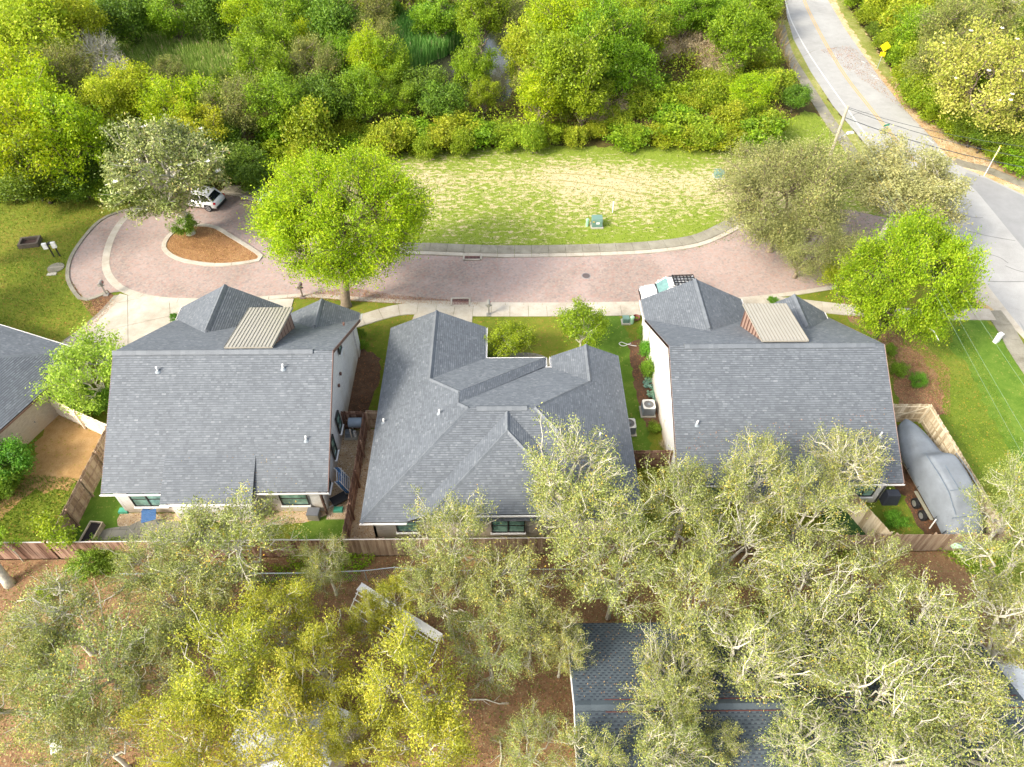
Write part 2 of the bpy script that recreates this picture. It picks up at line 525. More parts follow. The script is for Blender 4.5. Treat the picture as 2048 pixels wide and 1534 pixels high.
sheet('bare_yard', px_poly([(86, 815), (110, 800), (190, 850), (212, 870), (190, 920), (150, 970), (90, 985), (60, 960), (40, 940), (75, 900)], 3), 0.008, m_dirt, 0.3, 17)
sheet('yard_path', px_poly([(60, 950), (85, 965), (40, 1000), (0, 1040), (-60, 1080), (-90, 1060), (0, 1000)], 3), 0.011, m_dirt, 0.25, 18)
sheet('boat_yard_bed', [(23.6, 21.6), (28.6, 21.6), (28.5, 31.2), (23.6, 31.2)], 0.012, m_bed, 0.1, 19)
sheet('boat_yard_grass', [(22.4, 21.6), (25.4, 21.6), (25.3, 25.4), (23.6, 28), (22.6, 26)], 0.016, m_lawn, 0.15, 20)
sheet('back_turf', px_poly([(1655, 1078), (1765, 1078), (1730, 1015), (1700, 1000), (1640, 1020)]), 0.016, m_turf)
# patio of pale pavers behind the left house
patio = empty('patio'); tag(patio, kind='structure')

def clip_halfplane(poly, a, b, c):
    out = []
    n = len(poly)
    for i in range(n):
        p, q = poly[i], poly[(i + 1) % n]
        dp = a * p[0] + b * p[1] - c; dq = a * q[0] + b * q[1] - c
        if dp <= 0: out.append(p)
        if (dp < 0 < dq) or (dq < 0 < dp):
            t = dp / (dp - dq)
            out.append((p[0] + (q[0] - p[0]) * t, p[1] + (q[1] - p[1]) * t))
    return out

def paved(parent, name, poly, cell, rot, z, thick, mat, gap=0.02, org=(0, 0), stagger=0.0):
    """cut an area into separate slabs with open joints"""
    ca, sa = math.cos(rot), math.sin(rot)
    loc = [((p[0] - org[0]) * ca + (p[1] - org[1]) * sa, -(p[0] - org[0]) * sa + (p[1] - org[1]) * ca) for p in poly]
    x0, x1 = min(p[0] for p in loc), max(p[0] for p in loc); y0, y1 = min(p[1] for p in loc), max(p[1] for p in loc)
    r = random.Random(5)
    j = math.floor(y0 / cell[1])
    while j * cell[1] < y1:
        off = stagger * cell[0] * (j % 2)
        i = math.floor((x0 - off) / cell[0])
        while i * cell[0] + off < x1:
            q = loc
            ax0, ax1 = i * cell[0] + off + gap / 2, (i + 1) * cell[0] + off - gap / 2
            ay0, ay1 = j * cell[1] + gap / 2, (j + 1) * cell[1] - gap / 2
            for a, b, c in ((-1, 0, -ax0), (1, 0, ax1), (0, -1, -ay0), (0, 1, ay1)):
                q = clip_halfplane(q, a, b, c)
                if len(q) < 3: break
            if len(q) >= 3:
                ar = abs(sum(q[k][0] * q[(k + 1) % len(q)][1] - q[(k + 1) % len(q)][0] * q[k][1] for k in range(len(q)))) / 2
                if ar > 0.01:
                    w = [(org[0] + x * ca - y * sa, org[1] + x * sa + y * ca) for x, y in q]
                    dz = r.uniform(-0.004, 0.004)
                    MB().prism(w, 0.002, z + dz).obj(name, mat, parent)
            i += 1
        j += 1

paved(patio, 'paver', px_poly([(190, 1080), (215, 1058), (260, 1052), (285, 1040), (330, 1040), (420, 1060), (430, 1080)], 2), (0.9, 0.6), 0.0, 0.05, 0.05, m_conc_d, 0.02, stagger=0.5)

def ribbon(name, px, width, z, mat, off=0.0, world_pts=None, parent=None, kind='structure'):
    P = world_pts or [tuple(gp(x, y)[:2]) for x, y in px]
    P = smooth_poly(P, 4, False)
    L, Rr = [], []
    for i, p in enumerate(P):
        a = P[max(0, i - 1)]; b = P[min(len(P) - 1, i + 1)]
        t = Vector((b[0] - a[0], b[1] - a[1])).normalized(); nn = Vector((-t.y, t.x))
        L.append((p[0] + nn.x * (off + width / 2), p[1] + nn.y * (off + width / 2)))
        Rr.append((p[0] + nn.x * (off - width / 2), p[1] + nn.y * (off - width / 2)))
    return sheet(name, L + Rr[::-1], z, mat, kind=kind, parent=parent)
# ---- brick street
ROAD_PX = [(171, 600), (147, 577), (138, 552), (143, 520), (160, 490), (191, 452), (219, 433), (256, 421), (300, 408), (350, 398), (400, 391), (440, 387), (490, 397), (530, 415), (565, 445), (610, 472), (680, 500),
           (760, 510), (855, 511), (1000, 516), (1161, 514), (1300, 508), (1400, 494), (1461, 468), (1500, 445), (1540, 425), (1600, 415), (1700, 420), (1790, 440), (1850, 480), (1880, 520), (1900, 560),
           (1800, 560), (1720, 566), (1640, 578), (1600, 585), (1500, 597), (1400, 603), (1280, 607), (1100, 608), (960, 608), (860, 604), (780, 601), (706, 596), (619, 591), (560, 594), (480, 599), (393, 601), (342, 601),
           (290, 594), (246, 583), (225, 585)]
ROAD = px_poly(ROAD_PX)
sheet('brick_street', ROAD, 0.020, m_brick)
ISL = px_poly([(328, 497), (338, 473), (359, 459), (386, 452), (427, 454), (461, 473), (489, 490), (523, 514), (506, 524), (444, 531), (393, 527), (352, 517)], 4)
MROAD_PX_L = [(1530, -200), (1548, -90), (1570, 0), (1574, 34), (1587, 79), (1621, 143), (1666, 212), (1707, 260), (1740, 300), (1790, 350), (1850, 420), (1916, 500), (1972, 568), (2048, 665), (2250, 900)]
MROAD_PX_R = [(1600, -200), (1625, -90), (1656, 0), (1690, 58), (1758, 154), (1809, 219), (1861, 273), (1895, 314), (1929, 337), (1973, 355), (2048, 390), (2250, 470)]
MROAD = px_poly(MROAD_PX_L + MROAD_PX_R[::-1])
pass
sheet('verge_left', px_poly([(1552, 40), (1575, 40), (1595, 90), (1660, 205), (1735, 295), (1800, 380), (1760, 400), (1690, 300), (1640, 235), (1600, 160), (1565, 90)]), 0.012, m_gverge, 0.2, 21)
sheet('verge_right', px_poly([(1600, -200), (1640, -200), (1672, -20), (1700, 20), (1740, 80), (1790, 150), (1815, 195), (1850, 225), (1900, 255), (1960, 300), (2048, 345), (2250, 430), (2250, 480), (2048, 400), (1900, 330), (1800, 225), (1700, 80), (1640, -20)]), 0.012, m_verge, 0.3, 22)
sheet('verge_right_grass', px_poly([(1600, -200), (1640, -200), (1672, -20), (1700, 20), (1740, 80), (1782, 145), (1792, 185), (1750, 130), (1690, 40), (1640, -60)]), 0.016, m_gverge, 0.25, 23)
sheet('main_road', MROAD, 0.024, m_cement)
sheet('newer_asphalt_lane', px_poly([(1931, 345), (1973, 358), (2048, 394), (2250, 475), (2250, 760), (2046, 496), (2000, 440), (1955, 385), (1928, 360)], 0), 0.028, m_asph)
for q in ([(700, 372), (820, 377), (930, 366), (1050, 360), (1150, 364), (1260, 384), (1350, 402)], [(900, 352), (1050, 346), (1200, 352), (1300, 372), (1400, 398)], [(820, 384), (860, 400), (880, 412)], [(1080, 330), (1180, 338), (1280, 360)]):
    ribbon('tyre_track', q, 0.17, 0.014, m_track)
sheet('road_shoulder', px_poly([(2036, 640), (2048, 655), (2250, 890), (2250, 900), (2048, 665)]), 0.028, m_asph)
sheet('street_apron', px_poly([(1800, 440), (1860, 470), (1916, 500), (1972, 568), (2048, 665), (2250, 900), (2250, 915), (2048, 679), (2020, 650), (1985, 618), (1929, 586), (1880, 565), (1840, 545), (1800, 520)]), 0.032, m_conc)
sheet('dirt_track', px_poly([(1932, 588), (1985, 618), (2010, 650), (1985, 626), (1950, 610)], 2), 0.036, m_verge)

ribbon('edge_line', [(1556, -60), (1574.6, 17), (1587, 51), (1614.6, 102.5), (1655.6, 164), (1690, 212), (1724, 260), (1738, 278)], 0.16, 0.032, m_wline)
ypx = [(1590, -60), (1608, 0), (1631.6, 51), (1666, 113), (1696.6, 160.6), (1734, 208.5), (1775, 260), (1800, 290), (1830, 325)]
ribbon('yellow_centre_line', ypx, 0.13, 0.032, m_yline, 0.14)
ribbon('yellow_centre_line', ypx, 0.13, 0.032, m_yline, -0.14)
ribbon('edge_line', [(1847, 272), (1856, 279), (1867, 287)], 0.14, 0.032, m_wline)
ribbon('edge_line', [(1877, 300), (1882, 304), (1887, 306)], 0.3, 0.032, m_wline)
for q in ([(1723, 122), (1728, 126)], [(1743, 150), (1748, 153), (1752, 152)], [(1750, 157), (1757, 158)]):
    ribbon('survey_mark', q, 0.25, 0.032, m_wline)
for q in ([(1858, 392), (1872, 412), (1892, 430), (1915, 440)], [(1890, 390), (1900, 408), (1918, 425), (1944, 435), (1966, 436)], [(1935, 462), (1965, 470), (1995, 476), (2030, 482)],
          [(1945, 500), (1975, 508), (2000, 516), (2016, 527)], [(2010, 532), (2030, 540), (2048, 545)], [(1700, 235), (1712, 228), (1726, 226), (1740, 224)], [(1975, 563), (2010, 564), (2060, 563)]):
    ribbon('tar_line', q, 0.07, 0.032, m_tar)

def strip(parent, name, pts, width, seg, z, mat, off=0.0, gap=0.025, z0=0.002, closed=False):
    """a band of separate slabs laid end to end along a path"""
    P = [Vector(p[:2]) for p in pts]
    if closed: P.append(P[0].copy())
    D = [0]
    for i in range(1, len(P)): D.append(D[-1] + (P[i] - P[i - 1]).length)
    T = D[-1]; k = max(1, round(T / seg)); step = T / k
    def at(s):
        s = min(max(s, 0), T)
        for i in range(1, len(P)):
            if s <= D[i] or i == len(P) - 1:
                t = (s - D[i - 1]) / max(1e-6, D[i] - D[i - 1])
                return P[i - 1].lerp(P[i], t)
    def nrm(s):
        t = (at(s + 0.5) - at(s - 0.5)).normalized() if not closed else (at((s + 0.5) if s + 0.5 <= T else T) - at(max(0, s - 0.5))).normalized()
        return Vector((-t.y, t.x))
    for i in range(k):
        s0, s1 = i * step + gap / 2, (i + 1) * step - gap / 2
        sm = [s0, (s0 + s1) / 2, s1]
        L = [at(s) + nrm(s) * (off + width / 2) for s in sm]; Rr = [at(s) + nrm(s) * (off - width / 2) for s in sm]
        MB().prism([tuple(p) for p in L + Rr[::-1]], z0, z).obj(name, mat, parent)

kerb = tag(empty('kerb'), kind='structure')
walk = tag(empty('sidewalk'), kind='structure')
# upper kerb and walk along the empty lot, and round the head of the street
up = [tuple(gp(x, y)[:2]) for x, y in [(440, 386), (490, 396), (530, 414), (565, 443), (610, 470), (680, 496), (760, 507), (855, 509), (1000, 514), (1161, 512), (1300, 506), (1400, 492), (1461, 466), (1500, 443), (1535, 425)]]
up = smooth_poly(up, 4, False)
strip(kerb, 'kerb_stone', up, 0.45, 1.5, 0.09, m_conc, off=0.15)
strip(walk, 'slab', up, 1.15, 1.5, 0.13, m_conc_d, off=0.97)
lo = smooth_poly([tuple(gp(x, y)[:2]) for x, y in [(390, 600), (480, 598), (560, 593), (619, 590), (706, 596), (780, 601), (860, 604), (960, 607), (1100, 608), (1280, 606), (1400, 602), (1500, 596), (1600, 584), (1650, 576), (1720, 566)]], 4, False)
strip(kerb, 'kerb_stone', lo, 0.45, 1.5, 0.06, m_conc, off=-0.1)
strip(walk, 'slab', smooth_poly([tuple(gp(x, y)[:2]) for x, y in [(690, 652), (740, 636), (790, 622), (830, 618), (880, 620), (960, 622), (1100, 622), (1290, 620), (1400, 615), (1500, 607), (1560, 606), (1620, 612), (1680, 619), (1760, 625), (1850, 630), (1930, 629), (1985, 630)]], 4, False), 1.35, 1.5, 0.075, m_conc)
strip(walk, 'slab', smooth_poly([tuple(gp(x, y)[:2]) for x, y in [(1984, 622), (2012, 660), (2048, 722), (2140, 850)]], 3, False), 1.4, 1.6, 0.065, m_conc_d)
strip(walk, 'slab', smooth_poly([tuple(gp(x, y)[:2]) for x, y in [(1560, 50), (1569, 87), (1580, 116), (1614, 171), (1655, 236), (1690, 285), (1730, 345)]], 3, False), 1.3, 2.0, 0.06, m_conc_d)
strip(walk, 'slab', smooth_poly([tuple(gp(x, y)[:2]) for x, y in [(1908, 322), (1935, 331), (1965, 337), (1995, 348), (2048, 370), (2150, 410)]], 3, False), 1.3, 1.8, 0.06, m_conc_d)
# outer kerb of the turning head, flush band and island rim
outk = smooth_poly([tuple(gp(x, y)[:2]) for x, y in [(215, 583), (171, 600), (147, 577), (138, 552), (143, 520), (160, 490), (191, 452), (219, 433), (256, 421), (300, 408), (350, 398), (400, 391), (440, 386)]], 4, False)
strip(kerb, 'kerb_stone', outk, 0.3, 1.6, 0.1, m_conc_d, off=0.1)
band = smooth_poly([tuple(gp(x, y)[:2]) for x, y in [(290, 408), (250, 436), (226, 470), (214, 505), (212, 535), (222, 558), (246, 579), (290, 594), (342, 601), (395, 602)]], 4, False)
strip(kerb, 'kerb_stone', band, 0.62, 1.6, 0.034, m_conc)
strip(kerb, 'kerb_stone', ISL, 0.4, 1.5, 0.11, m_conc, closed=True)
sheet('island_mulch', ISL, 0.05, m_mulch)
# driveways
drive = tag(empty('driveway'), kind='structure')
paved(drive, 'slab', px_poly([(240, 588), (290, 598), (342, 605), (400, 606), (470, 603), (560, 599), (588, 597), (576, 640), (440, 640), (350, 660), (250, 730), (150, 730), (118, 690), (165, 662), (205, 625)]), (3.2, 3.2), 0.35, 0.05, 0.05, m_conc, 0.03, org=(-30, 42))
paved(drive, 'slab', px_poly([(830, 627), (945, 631), (940, 700), (800, 700)]), (2.6, 2.6), 0.0, 0.05, 0.05, m_conc, 0.03, org=(-5, 42))
paved(drive, 'slab', px_poly([(1330, 626), (1460, 618), (1470, 680), (1320, 680)]), (2.6, 2.6), 0.0, 0.05, 0.05, m_conc, 0.03, org=(14, 42))
sheet('post_bed', px_poly([(180, 600), (215, 580), (228, 592), (222, 605), (200, 630), (190, 620)]), 0.03, m_bed, 0.05, 31)
sheet('drive_edge', px_poly([(228, 592), (240, 590), (205, 632), (165, 668), (122, 700), (112, 692), (160, 658), (195, 628)]), 0.045, m_conc_d)
for q, w_ in (([(330, 622), (322, 632), (312, 645), (303, 660), (298, 668)], 0.55), ([(338, 618), (336, 630), (326, 642)], 0.3), ([(276, 655), (288, 662), (302, 664)], 0.3), ([(262, 600), (250, 606), (236, 612)], 0.5)):
    pass
# curved front walk to the door of house B
paved(walk, 'slab', smooth_poly([(-1.3, 38.4), (0.5, 38.6), (2.2, 38.5), (3.3, 37.8), (3.9, 36.6), (3.9, 34.5), (2.7, 34.5), (2.7, 36.2), (2.0, 37.2), (0.8, 37.5), (-1.3, 37.4)], 3), (1.6, 1.6), 0.6, 0.05, 0.05, m_conc_d, 0.03, org=(0, 35))
# water
POND = px_poly([(800, 145), (850, 122), (885, 105), (920, 85), (955, 62), (1000, 55), (1045, 62), (1045, 110), (1030, 155), (1015, 200), (970, 200), (900, 180), (840, 165)], 4)
mw, n_, l_, p_ = M('pond_water')
p_.inputs['Base Color'].default_value = C(58, 58, 44); p_.inputs['Roughness'].default_value = 0.08
p_.inputs['Specular IOR Level'].default_value = 0.8
bump(n_, l_, p_, noise(n_, l_, wpos(n_), 2.2, 3), 0.02, 0.5)
sheet('pond', POND, 0.006, mw)
for (px, py, nm) in ((1090, 520, 0), (945, 514, 1), (921, 605, 1), (1172, 552, 0)):
    c = gp(px, py)
    if nm:
        b = MB()
        d = empty('storm_drain', (c.x, c.y, 0.0)); tag(d, 'rusty drain grate in concrete frame by the %s kerb of the brick street' % ('upper' if py < 560 else 'lower'), 'drain', 'storm drains of the brick street')
        f = MB()
        for a in ((0, -0.45, 1.5, 0.14), (0, 0.45, 1.5, 0.14)): f.box((a[0], a[1], 0.07), (a[2], a[3], 0.06))
        for a in (-0.75, 0.75): f.box((a, 0, 0.07), (0.14, 1.04, 0.06))
        f.obj('frame', m_conc, d)
        MB().box((0, 0, 0.03), (1.4, 0.8, 0.01)).obj('pit', plain('drain_pit', C(40, 28, 26)), d)
        mg = plain('rusty_grate', C(120, 84, 76), 0.7)
        me = MB().box((0, 0, 0), (0.05, 0.8, 0.03)).mesh('bar', mg)
        for i in range(11): link('bar', me, d, (-0.6 + i * 0.12, 0, 0.07))
        MB().box((0, 0, 0.075), (1.34, 0.05, 0.03)).obj('crossbar', mg, d)
c = gp(1172, 552)
mh = MB().tube([(0, 0, 0), (0, 0, 0.03)], 0.33, 24).obj('manhole_cover', plain('cast_iron', C(104, 92, 88), 0.5, 0.4), None, (c.x, c.y, 0.02))
tag(mh, 'round grey manhole cover in the brick street', 'manhole cover')
MB().tube([(0, 0, 0), (0, 0, 0.02)], 0.4, 24).obj('rim', m_asph, mh, (0, 0, -0.001))
# ---------------------------------------------------------------- houses
def shinglemat(name, stops, tint):
    m, n, l, p = M(name)
    at = node(n, 'ShaderNodeAttribute', attribute_name='v')
    col = ramp(n, l, at.outputs['Fac'], stops, 'LINEAR')
    w = wpos(n)
    f = noise(n, l, w, 0.5, 3, 0.6)
    c2 = mix(n, l, 0.35, col, ramp(n, l, f, [(0.3, (tint[0] * 0.85, tint[1] * 0.85, tint[2] * 0.85, 1)), (0.7, (tint[0] * 1.15, tint[1] * 1.15, tint[2] * 1.15, 1))]), 'MIX')
    g = noise(n, l, w, 60, 2, 0.8)
    c3 = mix(n, l, 0.35, c2, ramp(n, l, g, [(0.35, (0.02, 0.02, 0.02, 1)), (0.65, (0.5, 0.5, 0.5, 1))]), 'OVERLAY')
    l.new(c3, p.inputs['Base Color'])
    p.inputs['Roughness'].default_value = 0.62
    p.inputs['Specular IOR Level'].default_value = 0.35
    bump(n, l, p, g, 0.004, 0.5)
    return m
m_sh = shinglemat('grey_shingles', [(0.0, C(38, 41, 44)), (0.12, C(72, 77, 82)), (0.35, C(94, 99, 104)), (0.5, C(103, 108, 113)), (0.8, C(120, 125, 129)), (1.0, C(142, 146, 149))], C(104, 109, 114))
m_shE = shinglemat('blue_grey_shingles', [(0.0, C(40, 46, 54)), (0.12, C(52, 60, 66)), (0.35, C(72, 82, 88)), (0.6, C(82, 92, 98)), (1.0, C(94, 104, 110))], C(78, 88, 94))
m_gap = plain('shingle_dark_tab', C(46, 52, 62), 0.9)  # own dark colour of the tab gaps
m_white = plain('white_trim', C(232, 230, 226), 0.5, var=0.05)
m_brown = plain('brown_trim', C(104, 78, 68), 0.6)
m_bronze = plain('bronze_metal_cladding', C(150, 124, 110), 0.5, 0.1, var=0.06)
m_mroof = plain('tan_metal_roof', C(170, 164, 150), 0.45, 0.25, var=0.05, scale=0.8)
m_seam = plain('tan_metal_seam', C(132, 126, 112), 0.5, 0.2)
m_dark = plain('dark_frame', C(46, 44, 42), 0.5)
m_pipe = plain('pvc_pipe', C(226, 224, 218), 0.4, var=0.05)
m_lead = plain('lead_flashing', C(120, 128, 134), 0.6)
m_soffit = plain('soffit', C(186, 180, 170), 0.8)
def wallmat(name, c0, c1, mort, streak=C(176, 160, 136)):
    m, n, l, p = M(name)
    w = wpos(n)
    sx = node(n, 'ShaderNodeSeparateXYZ'); l.new(w, sx.inputs[0])
    ad = node(n, 'ShaderNodeMath', operation='ADD'); l.new(sx.outputs[0], ad.inputs[0]); l.new(sx.outputs[1], ad.inputs[1])
    cb = node(n, 'ShaderNodeCombineXYZ'); l.new(ad.outputs[0], cb.inputs[0]); l.new(sx.outputs[2], cb.inputs[1])
    t = node(n, 'ShaderNodeTexBrick')
    t.inputs['Scale'].default_value = 1
    t.inputs['Brick Width'].default_value = 0.24; t.inputs['Row Height'].default_value = 0.085
    t.inputs['Mortar Size'].default_value = 0.006; t.inputs['Mortar Smooth'].default_value = 0.4
    t.inputs['Color1'].default_value = c0; t.inputs['Color2'].default_value = c1; t.inputs['Mortar'].default_value = mort
    l.new(cb.outputs[0], t.inputs['Vector'])
    mp = node(n, 'ShaderNodeMapping'); mp.inputs['Scale'].default_value = (0.9, 0.9, 0.25); l.new(w, mp.inputs[0])
    f = noise(n, l, mp.outputs[0], 1.0, 6, 0.7)
    # dirt splashed near the ground
    g = node(n, 'ShaderNodeMapRange'); l.new(sx.outputs[2], g.inputs[0]); g.inputs[1].default_value = 1.4; g.inputs[2].default_value = 0.0; g.inputs[3].default_value = 0.0; g.inputs[4].default_value = 0.35
    s = node(n, 'ShaderNodeMath', operation='ADD'); l.new(f, s.inputs[0]); l.new(g.outputs[0], s.inputs[1])
    fac = ramp(n, l, s.outputs[0], [(0.55, (0, 0, 0)), (0.85, (0.8, 0.8, 0.8))])
    l.new(mix(n, l, fac, t.outputs['Color'], streak), p.inputs['Base Color'])
    p.inputs['Roughness'].default_value = 0.8
    bump(n, l, p, t.outputs['Fac'], -0.012, 0.6)
    return m
m_wall = wallmat('white_painted_brick', C(216, 214, 208), C(204, 202, 196), C(186, 182, 176))
m_wallB = wallmat('cream_brick', C(184, 175, 162), C(168, 160, 148), C(148, 141, 132))
def glassmat():
    m, n, l, p = M('window_glass')
    f = noise(n, l, wpos(n), 1.6, 4)
    l.new(ramp(n, l, f, [(0.35, C(66, 96, 88)), (0.65, C(128, 164, 148))]), p.inputs['Base Color'])
    p.inputs['Roughness'].default_value = 0.06; p.inputs['Specular IOR Level'].default_value = 0.8
    return m
m_glass = glassmat()

def clip3(poly, tri):
    """clip 2-D convex polygon by ccw triangle"""
    for i in range(3):
        a, b = tri[i], tri[(i + 1) % 3]
        nx, ny = (b[1] - a[1]), -(b[0] - a[0])
        poly = clip_halfplane(poly, nx, ny, nx * a[0] + ny * a[1] + 1e-7)
        if len(poly) < 3: return None
    return poly

def shingles(faces, mat, parent, seed, ch=0.143, tw=0.24, three_tab=False):
    """every course of every roof face laid as separate raised tabs, joined into one part"""
    r = random.Random(seed)
    mb = MB(); gb = MB()
    for F in faces:
        P = [Vector(p) for p in F]
        n = Vector((0, 0, 0))
        for i in range(len(P)): n += P[i].cross(P[(i + 1) % len(P)])
        n.normalize()
        if n.z < 0: n = -n; P = P[::-1]
        up = (Vector((0, 0, 1)) - n * n.z).normalized()
        u = up.cross(n)
        O = min(P, key=lambda q: q.dot(up))
        Q = [((q - O).dot(u), (q - O).dot(up)) for q in P]
        tris = []
        for t in tessellate_polygon([[Vector((a, b, 0)) for a, b in Q]]):
            T = [Q[i] for i in t]
            if (T[1][0] - T[0][0]) * (T[2][1] - T[0][1]) - (T[2][0] - T[0][0]) * (T[1][1] - T[0][1]) < 0: T = T[::-1]
            tris.append(T)
        x0, x1 = min(q[0] for q in Q), max(q[0] for q in Q); y1 = max(q[1] for q in Q)
        W = lambda x, y, h: O + u * x + up * y + n * h
        k = 0
        while k * ch < y1:
            a, b = k * ch, (k + 1) * ch
            x = x0 - r.uniform(0, tw)
            if three_tab: x = x0 - (k % 2) * tw * 0.5 - 0.02
            while x < x1:
                w = tw * (r.choice((0.5, 0.7, 0.9, 1.1)) if not three_tab else 1.0)
                g = 0.0 if not three_tab else 0.0
                rect = [(x + g, a), (x + w - g, a), (x + w - g, b + 0.01), (x + g, b + 0.01)]
                v = min(1, max(0.3, r.gauss(0.5, 0.14)))
                if r.random() < 0.05: v = r.uniform(0.75, 0.9)
                lift = 0.026 + r.choice((0, 0, 0.006))
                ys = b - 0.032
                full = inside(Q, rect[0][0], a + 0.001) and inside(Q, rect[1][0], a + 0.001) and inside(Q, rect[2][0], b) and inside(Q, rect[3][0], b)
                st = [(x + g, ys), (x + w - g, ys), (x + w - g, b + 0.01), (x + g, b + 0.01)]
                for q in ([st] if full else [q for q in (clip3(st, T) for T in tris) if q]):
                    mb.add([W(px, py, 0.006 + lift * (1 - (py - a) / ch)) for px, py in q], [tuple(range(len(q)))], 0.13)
                if inside(Q, rect[0][0], a + 0.001) and inside(Q, rect[1][0], a + 0.001) and inside(Q, rect[2][0], b) and inside(Q, rect[3][0], b):
                    polys = [rect]
                else:
                    polys = [q for q in (clip3(rect, T) for T in tris) if q]
                for q in polys:
                    vs = [W(px, py, 0.004 + lift * (1 - (py - a) / ch)) for px, py in q]
                    mb.add(vs, [tuple(range(len(vs)))], v)
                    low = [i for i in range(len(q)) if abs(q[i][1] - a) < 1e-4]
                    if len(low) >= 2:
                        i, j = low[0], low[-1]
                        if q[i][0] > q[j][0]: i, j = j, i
                        mb.add([W(q[i][0], a, 0), W(q[j][0], a, 0), vs[j], vs[i]], [(0, 1, 2, 3)], 0.0)  # butt face takes the darkest stop: course shadow put into its colour
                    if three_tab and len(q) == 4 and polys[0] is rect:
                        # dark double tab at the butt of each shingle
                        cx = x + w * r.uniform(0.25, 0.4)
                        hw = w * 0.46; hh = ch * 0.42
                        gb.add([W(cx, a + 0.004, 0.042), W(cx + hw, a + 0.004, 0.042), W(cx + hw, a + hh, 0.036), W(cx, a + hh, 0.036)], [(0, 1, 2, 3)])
                x += w
            k += 1
    o = mb.obj('shingle', mat, parent); o['kind'] = 'stuff'
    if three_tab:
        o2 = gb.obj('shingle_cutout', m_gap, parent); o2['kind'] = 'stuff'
    return o

_cap = {}
def ridge_caps(parent, p0, p1, mat, name='ridge_cap', w=0.34, seg=0.3, h=0.05, extra=0.03):
    p0, p1 = Vector(p0), Vector(p1)
    L = (p1 - p0).length; k = max(1, round(L / seg)); s = L / k
    key = (mat.name, w, h, round(s, 2))
    if key not in _cap:
        m = MB()
        x = s / 2 + 0.01
        m.add([(-x, -w / 2, -0.07), (-x, 0, h), (-x, w / 2, -0.07), (x, -w / 2, -0.07), (x, 0, h - 0.015), (x, w / 2, -0.07)], [(0, 3, 4, 1), (1, 4, 5, 2), (0, 1, 2), (5, 4, 3)], 0.5)
        _cap[key] = []
        for v in (0.38, 0.46, 0.54, 0.62):
            m.a = [v] * len(m.f)
            _cap[key].append(m.mesh('ridge_cap', mat))
    d = (p1 - p0).normalized()
    side = Vector((0, 0, 1)).cross(d).normalized(); upv = d.cross(side)
    R = Matrix((d, side, upv)).transposed().to_euler()
    r = random.Random(int(L * 1000))
    for i in range(k):
        link(name, r.choice(_cap[key]), parent, p0 + d * (s * (i + 0.5)) + upv * extra, R)

def vent_pipe(parent, p, slope_n=None, h=0.35, dark=False):
    p = Vector(p)
    o = MB().tube([(0, 0, -0.1), (0, 0, h)], 0.06, 10).obj('vent_pipe', m_pipe, parent, p)
    MB().tube([(0, 0, -0.06), (0, 0, 0.05), (0, 0, 0.09)], [0.2, 0.1, 0.07], 10).obj('flashing', m_lead, o)

def roof_z(pl, x, y): return pl[0] + pl[1] * x + pl[2] * y
def plane_of(F):
    a, b, c = [Vector(p) for p in F[:3]]
    n = (b - a).cross(c - a); n.normalize()
    return ((n.dot(a)) / n.z, -n.x / n.z, -n.y / n.z)

def build_roof(parent, faces, name='roof', mat=None, th=0.16, seed=1, **kw):
    mb = MB()
    for F in faces: mb.slab(F, th)
    ro = mb.obj(name, m_dark if mat is None else mat, parent)
    shingles(faces, kw.pop('smat', m_sh), ro, seed, **kw)
    return ro

def fascia(parent, a, b, mat, name='gutter', d=0.12, h=0.13, out=None):
    a, b = Vector(a), Vector(b)
    t = (b - a).normalized(); side = Vector((t.y, -t.x, 0)).normalized()
    if out is not None and side.dot(Vector((out[0], out[1], 0))) < 0: side = -side
    m = MB()
    lo, hi = -h, -0.01
    pts = []
    for p in (a, b):
        for s, z in ((0, lo), (d, lo), (d, hi), (d - 0.02, hi), (d - 0.02, lo + 0.03), (0.0, lo + 0.03)):
            pts.append(p + side * s + Vector((0, 0, z)))
    m.add(pts, [(i, (i + 1) % 6, (i + 1) % 6 + 6, i + 6) for i in range(6)] + [(5, 4, 3, 2, 1, 0), (6, 7, 8, 9, 10, 11)])
    return m.obj(name, mat, parent)

def wall(parent, pts, mat, th=0.15, name='wall'):
    return MB().slab(pts, th).obj(name, mat, parent)

def window(parent, c, w, h, face, panes=(2, 2), proud=0.04, fm=None, label=None):
    """face: 'S' looks to -Y, 'E' to +X, 'W' to -X ; c centre on the wall plane"""
    rz = {'S': 0, 'E': math.pi / 2, 'W': -math.pi / 2, 'N': math.pi}[face]
    fm = fm or m_dark
    f = MB()
    t = 0.06
    for x in (-w / 2 + t / 2, w / 2 - t / 2): f.box((x, -proud, 0), (t, 0.1, h))
    for z in (-h / 2 + t / 2, h / 2 - t / 2): f.box((0, -proud - 0.002, z), (w - 0.01, 0.1, t))
    for i in range(1, panes[0]): f.box((-w / 2 + w * i / panes[0], -proud, 0), (0.09 if panes[0] == 2 else 0.05, 0.07, h - 0.02))
    for j in range(1, panes[1]): f.box((0, -proud - 0.003, -h / 2 + h * j / panes[1]), (w - 0.02, 0.06, 0.04))
    o = f.obj('window', fm, parent, c, rz)
    pw, ph = w / panes[0] - 0.06, h / panes[1] - 0.05
    me = MB().box((0, 0, 0), (pw, 0.02, ph)).mesh('pane', m_glass)
    for i in range(panes[0]):
        for j in range(panes[1]):
            link('pane', me, o, (-w / 2 + w * (i + 0.5) / panes[0], -proud + 0.01, -h / 2 + h * (j + 0.5) / panes[1]))
    MB().box((0, -0.1, -h / 2 - 0.05), (w + 0.12, 0.16, 0.06)).obj('sill', m_white, o)
    return o

